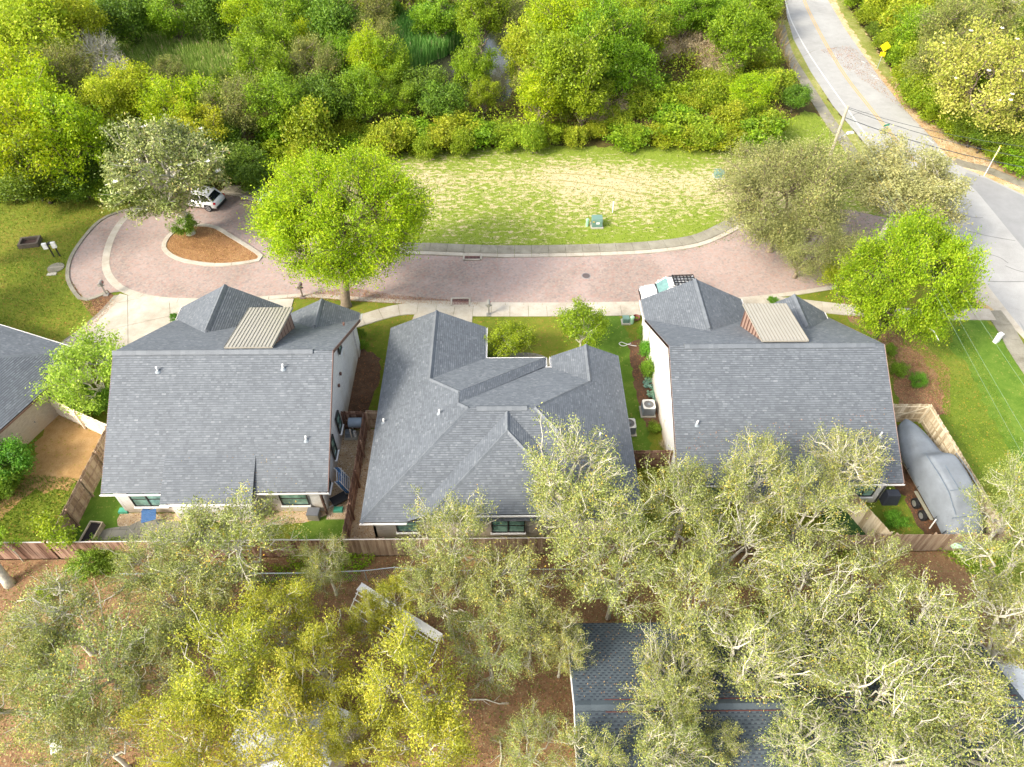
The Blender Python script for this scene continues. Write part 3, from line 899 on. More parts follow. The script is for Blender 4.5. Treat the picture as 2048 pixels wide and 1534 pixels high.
def metal_dormer(parent, x0, x1, ya, za, yb, zb, plane, seams=13):
    d = MB().slab([(x0, ya, za), (x1, ya, za), (x1, yb, zb), (x0, yb, zb)], 0.1).obj('dormer_roof', m_mroof, parent)
    sl = math.atan2(zb - za, yb - ya); L = math.hypot(zb - za, yb - ya)
    me = MB().box((0, 0, 0), (0.018, L, 0.03)).mesh('roof_seam', m_seam)
    for i in range(seams + 1):
        x = x0 + 0.02 + (x1 - x0 - 0.04) * i / seams
        link('roof_seam', me, d, (x, (ya + yb) / 2, (za + zb) / 2 + 0.02), (sl, 0, 0))
    inset = 0.22; y1 = yb - 0.35
    zt = lambda y: za + (zb - za) * (y - ya) / (yb - ya) - 0.11
    cm = None
    for s, x in ((-1, x0 + inset), (1, x1 - inset)):
        pts = [(x, ya + 0.1, zt(ya) - 0.02), (x, y1, zt(y1)), (x, y1, roof_z(plane, x, y1) - 0.1), (x, ya + 0.1, roof_z(plane, x, ya + 0.1) - 0.1)]
        ck = MB().slab(pts, 0.05).obj('cheek', m_bronze, parent)
        k = 7
        for i in range(k):
            y = y1 - 0.05 - i * (y1 - ya - 0.6) / k
            a, b = roof_z(plane, x, y), zt(y)
            if b - a > 0.12: MB().box((x + s * 0.05, y, (a + b) / 2), (0.05, 0.045, b - a - 0.01)).obj('cladding_seam', m_brown, ck)
    z0 = roof_z(plane, x0, y1)
    MB().box(((x0 + x1) / 2, y1, (z0 + zt(y1)) / 2), (x1 - x0 - 2 * inset - 0.01, 0.1, zt(y1) - z0 + 0.1)).obj('dormer_front', m_wall, parent)
    for i in range(3):
        window(parent, ((x0 + x1) / 2 + (i - 1) * 0.8, y1 + 0.05, (z0 + zt(y1)) / 2 + 0.1), 0.7, 0.8, 'N', (1, 1))

def big_house(label, x0, x1, yr, ze, yR, zR, yf, zf, g1, g2, dorm, ext, trim_side, wx, seed, gable_trim, side):
    H = thing('house', label, 'house', ((x0 + x1) / 2, (yr + yf) / 2, 0))
    base = H.location.copy()
    class Off:                                    # children are modelled in world metres and shifted back to the base
        pass
    root = H
    sf = (zR - zf) / (yf - yR)
    yv = lambda z: yR + (zR - z) / sf
    rear = [(x0, yr, ze), (x1, yr, ze), (x1, yR, zR), (x0, yR, zR)]
    front = [(x0, yR, zR), (x1, yR, zR), (x1, yf, zf), (x0, yf, zf)]
    faces = [rear, front]
    caps = []
    for (xa, xb, z_e, zg, yg) in (g1, g2):
        xm = (xa + xb) / 2
        faces.append([(xa, yg, z_e), (xa, yv(z_e), z_e), (xm, yv(zg), zg), (xm, yg, zg)])
        faces.append([(xb, yg, z_e), (xb, yv(z_e), z_e), (xm, yv(zg), zg), (xm, yg, zg)])
        caps.append(((xm, yg, zg), (xm, yv(zg) + 0.3, zg)))
    pr = plane_of(rear); pf = plane_of(front)
    e0, e1, ey, ey2, ez2 = ext
    zt = roof_z(pr, 0, ey)
    faces.append([(e0, ey2, ez2), (e1, ey2, ez2), (e1, ey, zt + 0.02), (e0, ey, zt + 0.02)])
    ro = build_roof(root, faces, seed=seed)
    ridge_caps(ro, (x0 + (0.0 if side < 0 else 1.0), yR, zR), (x1 - (1.2 if side < 0 else 0.6), yR, zR), m_sh, h=0.11, w=0.42)
    for a, b in caps: ridge_caps(ro, a, b, m_sh, h=0.07)
    # extension cheeks
    pe = plane_of(faces[-1])
    for x in (e0 + 0.05, e1 - 0.05):
        MB().slab([(x, ey, zt - 0.02), (x, yr + 0.02, roof_z(pe, 0, yr) - 0.05), (x, yr + 0.02, ze - 0.2)], 0.06).obj('shed_cheek', m_dark, root)
    # walls
    wl_, wr_ = wx
    yb, yt = yr + 0.5, yf - 0.45
    t = 0.2
    side_pts = lambda x: [(x, yb, 0), (x, yt, 0), (x, yt, roof_z(pf, 0, yt) - t), (x, yR, zR - t), (x, yb, roof_z(pr, 0, yb) - t)]
    wall(root, side_pts(wl_), m_wall, 0.15 if side else 0.15)
    wall(root, [(wr_, p[1], p[2]) for p in side_pts(0)], m_wall)
    zrw = roof_z(pr, 0, yb) - t
    wall(root, [(wl_ + 0.02, yb, 0), (wr_ - 0.02, yb, 0), (wr_ - 0.02, yb, zrw), (wl_ + 0.02, yb, zrw)], m_wall)
    zfw = roof_z(pf, 0, yt) - t
    wall(root, [(wl_ + 0.02, yt, 0), (wr_ - 0.02, yt, 0), (wr_ - 0.02, yt, zfw), (wl_ + 0.02, yt, zfw)], m_wall)
    for (xa, xb, z_e, zg, yg) in (g1, g2):
        xm = (xa + xb) / 2; a, b, y = xa + 0.45, xb - 0.45, yg - 0.4
        zz = z_e + 0.45 * (zg - z_e) / (xm - xa) - t
        wall(root, [(a, y, 0), (b, y, 0), (b, y, zz), (xm, y, zg - t), (a, y, zz)], m_wall)
        for x in (a, b): wall(root, [(x, yt + 0.01, 0), (x, y, 0), (x, y, zz), (x, yt + 0.01, zz)], m_wall)
        fascia(root, (xa, yg, z_e), (xa, yv(z_e), z_e), m_white, 'gutter', out=(-1, 0)); fascia(root, (xb, yg, z_e), (xb, yv(z_e), z_e), m_white, 'gutter', out=(1, 0))
        if xb - xa > 6:
            MB().box((xm, y + 0.1, 1.1), (4.8, 0.06, 2.2)).obj('garage_door', m_white, root)
    ye = ey2 + 0.5; zz = ez2 - 0.1
    wall(root, [(e0 + 0.3, ye, 0), (e1 - 0.3, ye, 0), (e1 - 0.3, ye, zz), (e0 + 0.3, ye, zz)], m_wall)
    for x in (e0 + 0.3, e1 - 0.3): wall(root, [(x, ye, 0), (x, yb - 0.16, 0), (x, yb - 0.16, zz), (x, ye, zz)], m_wall)
    # trim
    fascia(root, (x0 - 0.05, yr, ze), (e0, yr, ze), m_white, out=(0, -1)); fascia(root, (e1, yr, ze), (x1 + 0.05, yr, ze), m_white, out=(0, -1))
    fascia(root, (e0, ey2, ez2), (e1, ey2, ez2), m_white, out=(0, -1))
    for x, s in ((x0, -1), (x1, 1)):
        for a, b in (((x, yr, ze), (x, yR, zR)), ((x, yR, zR), (x, yf, zf))):
            A, B = Vector(a), Vector(b)
            MB().slab([A + Vector((0, 0, 0.02)), B + Vector((0, 0, 0.02)), B + Vector((0, 0, -0.22)), A + Vector((0, 0, -0.22))], 0.04 * s).obj('rake_board', gable_trim, root)
    metal_dormer(root, *dorm, pf)
    return root, pr, pf

def recenter(root):
    """parts were modelled in place: keep them there under a root that stands at the thing's base"""
    b = root.location.copy()
    for ch in root.children: ch.location = ch.location - b

A, prA, pfA = big_house('left one of the two tall white brick houses, tan metal dormer beside the bright oak', -24.1, -10.69, 24.12, 2.85, 31.25, 7.55, 38.7, 3.45,
    (-24.1, -16.65, 3.25, 5.3, 40.45), (-15.85, -10.72, 3.45, 4.78, 39.4), (-17.51, -14.52, 31.77, 7.42, 36.85, 6.25), (-20.45, -15.05, 25.95, 23.45, 2.72), 1, (-23.72, -11.27), 1, m_brown, -1)
for px, py in ((316, 738), (567, 733), (613, 876)):
    z = 4.5
    for _ in range(12): q = gp(px, py + 4, z); z = roof_z(prA, q.x, q.y)
    vent_pipe(A, q)
window(A, (-22.0, 24.62, 1.55), 2.0, 1.5, 'S', (2, 2))
window(A, (-13.1, 24.62, 1.5), 1.7, 1.4, 'S', (1, 2))
for y, z, w, h in ((34.2, 5.2, 0.7, 1.1), (30.3, 1.9, 0.8, 1.5), (28.2, 1.9, 0.8, 1.7), (25.6, 1.8, 0.8, 1.5)):
    window(A, (-11.2, y, z), w, h, 'E', (1, 2))
for y, z in ((36.3, 5.2), (33.1, 3.6), (32.2, 3.4)):
    MB().box((-11.18, y, z), (0.12, 0.16, 0.2)).obj('wall_vent', m_brown, A)
MB().box((-11.32, 24.42, 1.3), (0.1, 0.12, 2.5)).obj('downspout', m_brown, A)
recenter(A)

Cc, prC, pfC = big_house('right white brick house of the two tall ones, its roof beside the covered boat', 10.15, 23.72, 24.4, 2.85, 31.98, 7.05, 38.9, 3.1,
    (10.12, 17.65, 3.2, 5.12, 41.0), (18.1, 23.4, 3.3, 4.95, 39.35), (16.16, 19.15, 32.45, 7.0, 36.97, 6.2), (14.6, 20.2, 26.2, 23.7, 2.72), 1, (10.75, 23.3), 2, m_bronze, 1)
for px, py in ((1394, 845), (1760, 868)):
    z = 4.5
    for _ in range(12): q = gp(px, py + 4, z); z = roof_z(prC, q.x, q.y)
    vent_pipe(Cc, q)
window(Cc, (10.68, 30.4, 4.5), 0.8, 1.2, 'W', (1, 2))
window(Cc, (12.4, 24.9, 1.5), 1.6, 1.4, 'S', (2, 2)); window(Cc, (22.0, 24.9, 1.5), 1.4, 1.4, 'S', (2, 2))
for y, z in ((34.7, 5.0), (30.6, 1.4)): MB().box((10.66, y, z), (0.12, 0.16, 0.2)).obj('wall_vent', m_brown, Cc)
recenter(Cc)

# ---- house B
S = 0.47; zb = 2.7
wx0, wx1, yr, yF, yE1, yE2, yE3 = -8.5, 7.85, 22.08, 38.57, 35.33, 34.38, 35.5
B = thing('house', 'single-storey house between the two tall ones, grey hipped shingle roof with many valleys', 'house', (0, 30, 0))
zr = zb + S * 6.15
rl, rr = (-2.35, 28.23, zr), (1.70, 28.23, zr)
w1 = (-5.02, 31.85, zb + S * 3.48)
n2 = (-3.0, 29.83, zb + S * 5.5)
v1 = (-3.0, 28.88, n2[2])
w2 = (5.49, 32.02, zb + S * 2.36)
bz = 5.47
faces = [
    [(wx0, yr, zb), (wx0, yF, zb), (-5.02, yF, w1[2]), w1, n2, v1, rl],                                  # west
    [(-1.52, yF, zb), (-1.52, yE1 + 0.02, zb), w1, (-5.02, yF, w1[2])],                                      # wing, east slope
    [w1, n2, (2.67, yE1, zb), (-1.52, yE1, zb)],                                                            # north, left part
    [n2, (2.67, yE1, zb), (2.67, yE2 + 0.1, zb), (2.49, yE2, zb), v1],                                      # narrow east slope
    [rl, rr, w2, (3.12, yE2, zb), (2.49, yE2, zb), v1],                                                     # north, main
    [w2, (5.49, yE3, w2[2]), (3.12, yE3, zb), (3.12, yE2, zb)],                                             # right wing, west slope
    [(wx1, yr, zb), (wx1, yE3, zb), (5.49, yE3, w2[2]), w2, rr],                                            # east
    [(wx0, yr, zb), (-5.85, yr, zb), (0, 27.95, bz), (0, 27.95, bz), rl],                                    # rear
    [(wx0 + 0.0, yr, zb), rl, rr, (wx1, yr, zb)],
    [(0, 27.95, bz + 0.03), (0, 26.5, bz + 0.03), (-4.42, yr, 3.42), (-5.85, yr, 2.73)],
    [(0, 27.95, bz + 0.03), (0, 26.5, bz + 0.03), (4.42, yr, 3.42), (5.85, yr, 2.73)],
    [(0, 26.5, bz + 0.03), (-4.42, yr, 3.42), (4.42, yr, 3.42)],
]
del faces[7]
faces[7] = [(wx0, yr, zb), rl, rr, (wx1, yr, zb)]
roB = build_roof(B, faces, seed=3)
ridge_caps(roB, (rl[0] + 0.5, rl[1], zr), (rr[0] - 0.5, rr[1], zr), m_sh, h=0.11, w=0.42)
for a, b in ((rl, (wx0, yr, zb)), (rr, (wx1, yr, zb)), (rr, w2), (rl, v1), (n2, w1), (n2, (2.67, yE1, zb)), ((-5.02, yF, w1[2]), w1), ((5.49, yE3, w2[2]), w2),
             ((0, 27.95, bz + 0.03), (0, 26.5, bz + 0.03)), ((0, 26.5, bz + 0.03), (-4.42, yr, 3.42)), ((0, 26.5, bz + 0.03), (4.42, yr, 3.42))):
    ridge_caps(roB, a, b, m_sh, h=0.055 if a[2] != b[2] else 0.08, w=0.3, seg=0.36)
for a, b, o in (((wx0 - 0.05, yr, zb), (-5.85, yr, zb), (0, -1)), ((-4.42, yr, 3.42), (4.42, yr, 3.42), (0, -1)), ((5.85, yr, zb), (wx1 + 0.05, yr, zb), (0, -1)),
                ((-1.52, yF, zb), (-1.52, yE1, zb), (1, 0)), ((-1.4, yE1, zb), (2.67, yE1, zb), (0, 1)), ((2.67, yE1 + 0.1, zb), (2.67, yE2, zb), (1, 0)), ((2.67, yE2, zb), (3.12, yE2, zb), (0, 1)),
                ((3.12, yE2, zb), (3.12, yE3, zb), (-1, 0))):
    fascia(B, a, b, m_white, out=o)
o_ = 0.45
foot = [(wx0 + o_, yr + 0.58), (wx1 - o_, yr + 0.58), (wx1 - o_, yE3 - 0.4), (3.6, yE3 - 0.4), (3.6, yE2 - 0.5), (-2.0, yE2 - 0.5), (-2.0, yF - 0.4), (wx0 + o_, yF - 0.4)]
for i in range(len(foot)):
    a, b = foot[i], foot[(i + 1) % len(foot)]
    wall(B, [(a[0], a[1], 0), (b[0], b[1], 0), (b[0], b[1], zb - 0.02 + 0.1), (a[0], a[1], zb - 0.02 + 0.1)], m_wallB)
wall(B, [(-4.6, yr + 0.56, 0.1), (4.6, yr + 0.56, 0.1), (4.3, yr + 0.56, 3.25), (-4.3, yr + 0.56, 3.25)], m_wallB, 0.1)
window(B, (-6.0, yr + 0.54, 1.5), 1.3, 1.3, 'S', (1, 2)); window(B, (0, yr + 0.5, 1.5), 2.0, 1.5, 'S', (2, 2))
MB().box((-5.0, yF - 0.35, 1.1), (4.6, 0.06, 2.1)).obj('garage_door', m_white, B)
pW, pE = plane_of(faces[0]), plane_of(faces[6])
for px, py, pl in ((768, 841, pW), (879, 823, pW), (1200, 869, pE)):
    z = 4
    for _ in range(12): q = gp(px, py + 4, z); z = roof_z(pl, q.x, q.y)
    vent_pipe(B, q)
recenter(B)

# ---- house D at the left edge: hipped roof turned to the street's curve
K = Vector((-29.8, 36.25, 2.7)); uD = Vector((-0.933, 0.36, 0)); vD = Vector((-0.36, -0.933, 0))
D = thing('house', 'low cream brick house at the left edge with hipped grey roof and brown side door', 'house', (-38, 31, 0))
def dp(a, b, z): return tuple(K + uD * a + vD * b + Vector((0, 0, z - 2.7)))
LU, LV, sD = 14.0, 17.0, 0.46
hz = 2.7 + sD * 7
fD = [[dp(0, 0, 2.7), dp(LU, 0, 2.7), dp(7, 7, hz)], [dp(0, 0, 2.7), dp(0, LV, 2.7), dp(7, LV - 7, hz), dp(7, 7, hz)], [dp(LU, 0, 2.7), dp(LU, LV, 2.7), dp(7, LV - 7, hz), dp(7, 7, hz)], [dp(0, LV, 2.7), dp(LU, LV, 2.7), dp(7, LV - 7, hz)]]
roD = build_roof(D, fD, seed=4)
for a, b in ((dp(0, 0, 2.7), dp(7, 7, hz)), (dp(0, LV, 2.7), dp(7, LV - 7, hz)), (dp(7, 7, hz), dp(7, LV - 7, hz))): ridge_caps(roD, a, b, m_sh, h=0.055, w=0.3, seg=0.36)
fascia(D, dp(0, 0, 2.7), dp(LU, 0, 2.7), m_white, out=(0.36, 0.933)); fascia(D, dp(0, 0, 2.7), dp(0, LV, 2.7), m_brown, out=(0.93, -0.36))
cs = [dp(0.5, 0.5, 0), dp(0.5, LV - 0.5, 0), dp(LU - 0.5, LV - 0.5, 0), dp(LU - 0.5, 0.5, 0)]
for i in range(4):
    a, b = Vector(cs[i]), Vector(cs[(i + 1) % 4]); e = Vector((0, 0, 2.7))
    wall(D, [a, b, b + e, a + e], m_wallB)
dr = dp(0.44, 5.1, 1.05); aD = math.atan2(vD.y, vD.x)
m_door = plain('brown_door', C(72, 46, 40), 0.5)
do = MB().box((0, 0, 0), (1.0, 0.1, 2.1)).obj('door', m_door, D, dr, aD)
MB().box((0.38, 0.1, -0.05), (0.05, 0.08, 0.12)).obj('handle', m_lead, do)
MB().box((0, 0, 0), (0.2, 0.24, 0.28), top=0.6).obj('wall_lamp', m_dark, D, dp(0.36, 3.6, 1.9), aD)
recenter(D)

# ---- house E under the oaks
E = thing('house', 'low house with blue-grey shingle roof under the oaks at the bottom edge', 'house', (13, 11, 0))
ex0, ex1, eyr, ezr, eyn, ezn, eys, ezs = 2.95, 23.5, 11.25, 4.45, 15.9, 2.7, 5.5, 2.45
fE = [[(ex0, eyr, ezr), (ex1, eyr, ezr), (ex1, eyn, ezn), (ex0, eyn, ezn)], [(ex0, eyr, ezr), (ex1, eyr, ezr), (ex1, eys, ezs), (ex0, eys, ezs)]]
roE = build_roof(E, fE, seed=5, smat=m_shE, three_tab=True, tw=0.28, ch=0.15)
ridge_caps(roE, (ex0 + 0.1, eyr, ezr), (ex1 - 0.1, eyr, ezr), m_shE, h=0.06, w=0.46, seg=0.34)
m_rust = plain('rust_line', C(96, 44, 36), 0.8)
for s in (-1, 1): MB().box(((ex0 + ex1) / 2 + 0.6, eyr + s * 0.27, ezr - 0.07), (ex1 - ex0 - 1.6, 0.035, 0.02)).obj('flashing', m_rust, roE)
for a in ((ex0 + 0.4, eys + 0.4, ex1 - 0.4, eys + 0.4), (ex1 - 0.4, eys + 0.4, ex1 - 0.4, eyn - 0.4), (ex1 - 0.4, eyn - 0.4, ex0 + 0.4, eyn - 0.4), (ex0 + 0.4, eyn - 0.4, ex0 + 0.4, eys + 0.4)):
    wall(E, [(a[0], a[1], 0), (a[2], a[3], 0), (a[2], a[3], 2.5), (a[0], a[1], 2.5)], m_wallB)
for y0, z0, y1, z1 in ((eyn, ezn, eyr, ezr), (eyr, ezr, eys, ezs)):
    MB().slab([(ex0, y0, z0 + 0.02), (ex0, y1, z1 + 0.02), (ex0, y1, z1 - 0.2), (ex0, y0, z0 - 0.2)], 0.04).obj('rake_board', m_white, E)
recenter(E)
# ---------------------------------------------------------------- objects
def board_mat(name, c0, c1, c2):
    m, n, l, p = M(name)
    oi = n.new('ShaderNodeObjectInfo')
    w = wpos(n)
    mp = node(n, 'ShaderNodeMapping'); mp.inputs['Scale'].default_value = (9, 9, 0.7); l.new(w, mp.inputs[0])
    f = noise(n, l, mp.outputs[0], 1.0, 5, 0.7)
    g = noise(n, l, w, 0.5, 3)
    a = node(n, 'ShaderNodeMath', operation='MULTIPLY_ADD'); l.new(oi.outputs['Random'], a.inputs[0]); a.inputs[1].default_value = 0.5; l.new(f, a.inputs[2])
    b = node(n, 'ShaderNodeMath', operation='MULTIPLY_ADD'); l.new(g, b.inputs[0]); b.inputs[1].default_value = 0.5; l.new(a.outputs[0], b.inputs[2])
    l.new(ramp(n, l, b.outputs[0], [(0.5, c0), (0.95, c1), (1.35, c2)]), p.inputs['Base Color'])
    # ramp input spans 0..1 only: scale down
    mm = node(n, 'ShaderNodeMath', operation='MULTIPLY'); l.new(b.outputs[0], mm.inputs[0]); mm.inputs[1].default_value = 0.68
    l.new(ramp(n, l, mm.outputs[0], [(0.42, c0), (0.62, c1), (0.85, c2)]), p.inputs['Base Color'])
    p.inputs['Roughness'].default_value = 0.9
    bump(n, l, p, f, 0.01, 0.5)
    return m
m_bd = board_mat('weathered_boards', C(104, 82, 64), C(140, 116, 94), C(172, 152, 128))
m_bd_dark = board_mat('dark_stained_boards', C(88, 60, 46), C(122, 90, 72), C(158, 128, 108))
m_bd_pale = board_mat('pale_weathered_boards', C(132, 116, 86), C(172, 156, 128), C(204, 192, 166))
m_bd_new = board_mat('cream_boards', C(188, 170, 140), C(214, 200, 176), C(228, 216, 196))

def fence(label, a, b, mat, h=1.85, rails=1, bw=0.145, group=None, cap=None, boards=True, seed=0, brace=False):
    """board fence from a to b; rails: side (+1 left of a->b, -1 right)"""
    a, b = Vector((a[0], a[1], 0)), Vector((b[0], b[1], 0))
    L = (b - a).length; ang = math.atan2(b.y - a.y, b.x - a.x)
    f = thing('fence', label, 'fence', a, ang, group)
    r = random.Random(seed)
    k = max(1, round(L / (bw + 0.008))); s = L / k
    me = MB().box((0, 0, h / 2), (s - 0.008, 0.02, h)).mesh('board', mat)
    for i in range(k):
        link('board', me, f, ((i + 0.5) * s, 0, 0.02 + r.uniform(-0.015, 0.02)), (r.uniform(-0.012, 0.012), 0, 0))
    np_ = max(1, round(L / 2.4))
    pm = MB().box((0, 0, h / 2), (0.1, 0.1, h - 0.03)).mesh('post', mat)
    for i in range(np_ + 1): link('post', pm, f, (min(max(L * i / np_, 0.06), L - 0.06), rails * 0.11, 0))
    for z in (0.35, 0.98, h - 0.2): MB().box((L / 2, rails * 0.035, z), (L - 0.02, 0.045, 0.09)).obj('rail', mat, f)
    if brace:
        for q in range(2):
            x0, x1 = L * q / 2 + 0.1, L * (q + 1) / 2 - 0.1
            ll = math.hypot(x1 - x0, h - 0.55)
            MB().box(((x0 + x1) / 2, rails * 0.07, (h + 0.15) / 2), (ll, 0.03, 0.09), ry=(-1 if q % 2 else 1) * math.atan2(h - 0.55, x1 - x0)).obj('brace', mat, f)
    if cap: MB().box((L / 2, 0, h + 0.035), (L, 0.06, 0.03)).obj('top_rail', cap, f)
    return f
m_cap = plain('silvery_cap', C(196, 188, 178), 0.7)
YB = 21.45
fence('long dark board fence at the left edge, below the bare dirt yard', (-44, YB), (-26.75, YB), m_bd_dark, rails=1, cap=m_cap, seed=1)
fence('dark board fence along the back of the left two-storey house, behind the planter box', (-26.6, YB), (-9.75, YB), m_bd_dark, rails=1, cap=m_cap, seed=2)
fence('board fence along the back of the single-storey middle house', (-9.55, YB), (8.9, YB), m_bd, rails=1, cap=m_cap, seed=3)
fence('board fence along the back of the right two-storey house, ending below the boat', (9.0, YB), (29.5, YB), m_bd, rails=1, seed=4)
fence('brown board fence running down the gravel side yard between left and middle house', (-9.65, 31.2), (-9.65, YB + 0.1), m_bd_dark, rails=1, seed=5)
fence('short board gate fence joining the left house to the side-yard fence, pipes leaning on it', (-11.2, 31.25), (-9.75, 31.25), m_bd_dark, rails=-1, seed=6)
fence('short pale-braced gate between the side-yard fence and the middle house', (-9.55, 31.3), (-8.1, 31.3), m_bd, rails=-1, seed=7, brace=True)
fence('short brown fence closing the grass strip between middle and right house', (7.45, 27.75), (10.7, 27.75), m_bd_dark, rails=-1, seed=8)
fence('weathered braced gate fence at the top of the boat yard', (23.4, 31.5), (28.7, 31.5), m_bd_pale, rails=-1, seed=9, brace=True)
fence('long weathered pale fence slanting down the right side of the boat yard', (28.75, 31.5), (29.2, YB + 0.1), m_bd_pale, rails=-1, seed=10)
fence('pale cream fence with wide panels between the left-edge house and the left two-storey house', (-31.75, 32.85), (-26.5, 30.25), m_bd_new, rails=-1, bw=0.16, seed=11)
fence('grey board fence between the bare dirt yard and the left two-storey house', (-26.45, 30.15), (-26.6, YB + 0.1), m_bd, rails=1, seed=12)
fence('short mossy fence stub between the green turf and the boat', (21.0, 24.7), (22.3, YB + 0.1), m_bd_pale, rails=1, seed=13)

# chain-link fence in front of the boards
m_galv = plain('galvanised_steel', C(176, 186, 190), 0.45, 0.5, var=0.05)
cl = thing('chain_link_fence', 'low chain-link fence with pale top rail winding through the foreground oaks', 'fence', (-22, 19.6, 0))
cp = [(-22, 19.75, 0), (-16.5, 19.7, 0), (-11.5, 19.7, 0), (-8.2, 19.8, 0), (-6.5, 20.0, 0), (-4.5, 19.75, 0), (2.0, 19.8, 0), (9, 19.8, 0)]
cp = [Vector(p) - Vector((-22, 19.6, 0)) for p in cp]
for i in range(len(cp) - 1):
    a, b = cp[i], cp[i + 1]
    MB().tube([a + Vector((0, 0, 1.25)), b + Vector((0, 0, 1.25))], 0.028, 6).obj('top_rail', m_galv, cl)
    n_p = max(1, round((b - a).length / 2.6))
    for j in range(n_p): MB().tube([a.lerp(b, j / n_p), a.lerp(b, j / n_p) + Vector((0, 0, 1.3))], 0.03, 6).obj('post', m_galv, cl)
wm = MB()
for i in range(len(cp) - 1):
    a, b = cp[i], cp[i + 1]; L = (b - a).length; t = (b - a) / L; k = int(L / 0.12)
    for j in range(k):
        for d in (-1, 1):
            p = a + t * (j * 0.12); q = p + t * (0.12 * 5 * d) + Vector((0, 0, 1.2))
            e = t * 0.004
            wm.add([p - e + Vector((0, 0, 0.03)), p + e + Vector((0, 0, 0.03)), q + e, q - e], [(0, 1, 2, 3)])
wm.obj('wire_mesh', m_galv, cl)['kind'] = 'stuff'

# ---- cars
m_paint = plain('white_car_paint', C(216, 216, 214), 0.22, var=0.02)
m_tint = plain('dark_car_glass', C(26, 30, 34), 0.06, var=0.1)
m_wind = plain('windscreen_glass', C(96, 128, 124), 0.05, var=0.25, scale=2)
m_black = plain('black_plastic', C(22, 22, 23), 0.6)
m_tyre = plain('tyre_rubber', C(24, 24, 25), 0.85)
m_rim = plain('alloy_rim', C(170, 172, 176), 0.3, 0.7)
m_red = plain('red_lamp', C(170, 28, 34), 0.25)
m_lamp = plain('headlight_glass', C(150, 150, 150), 0.12)
m_plate = plain('licence_plate', C(180, 208, 204), 0.4)

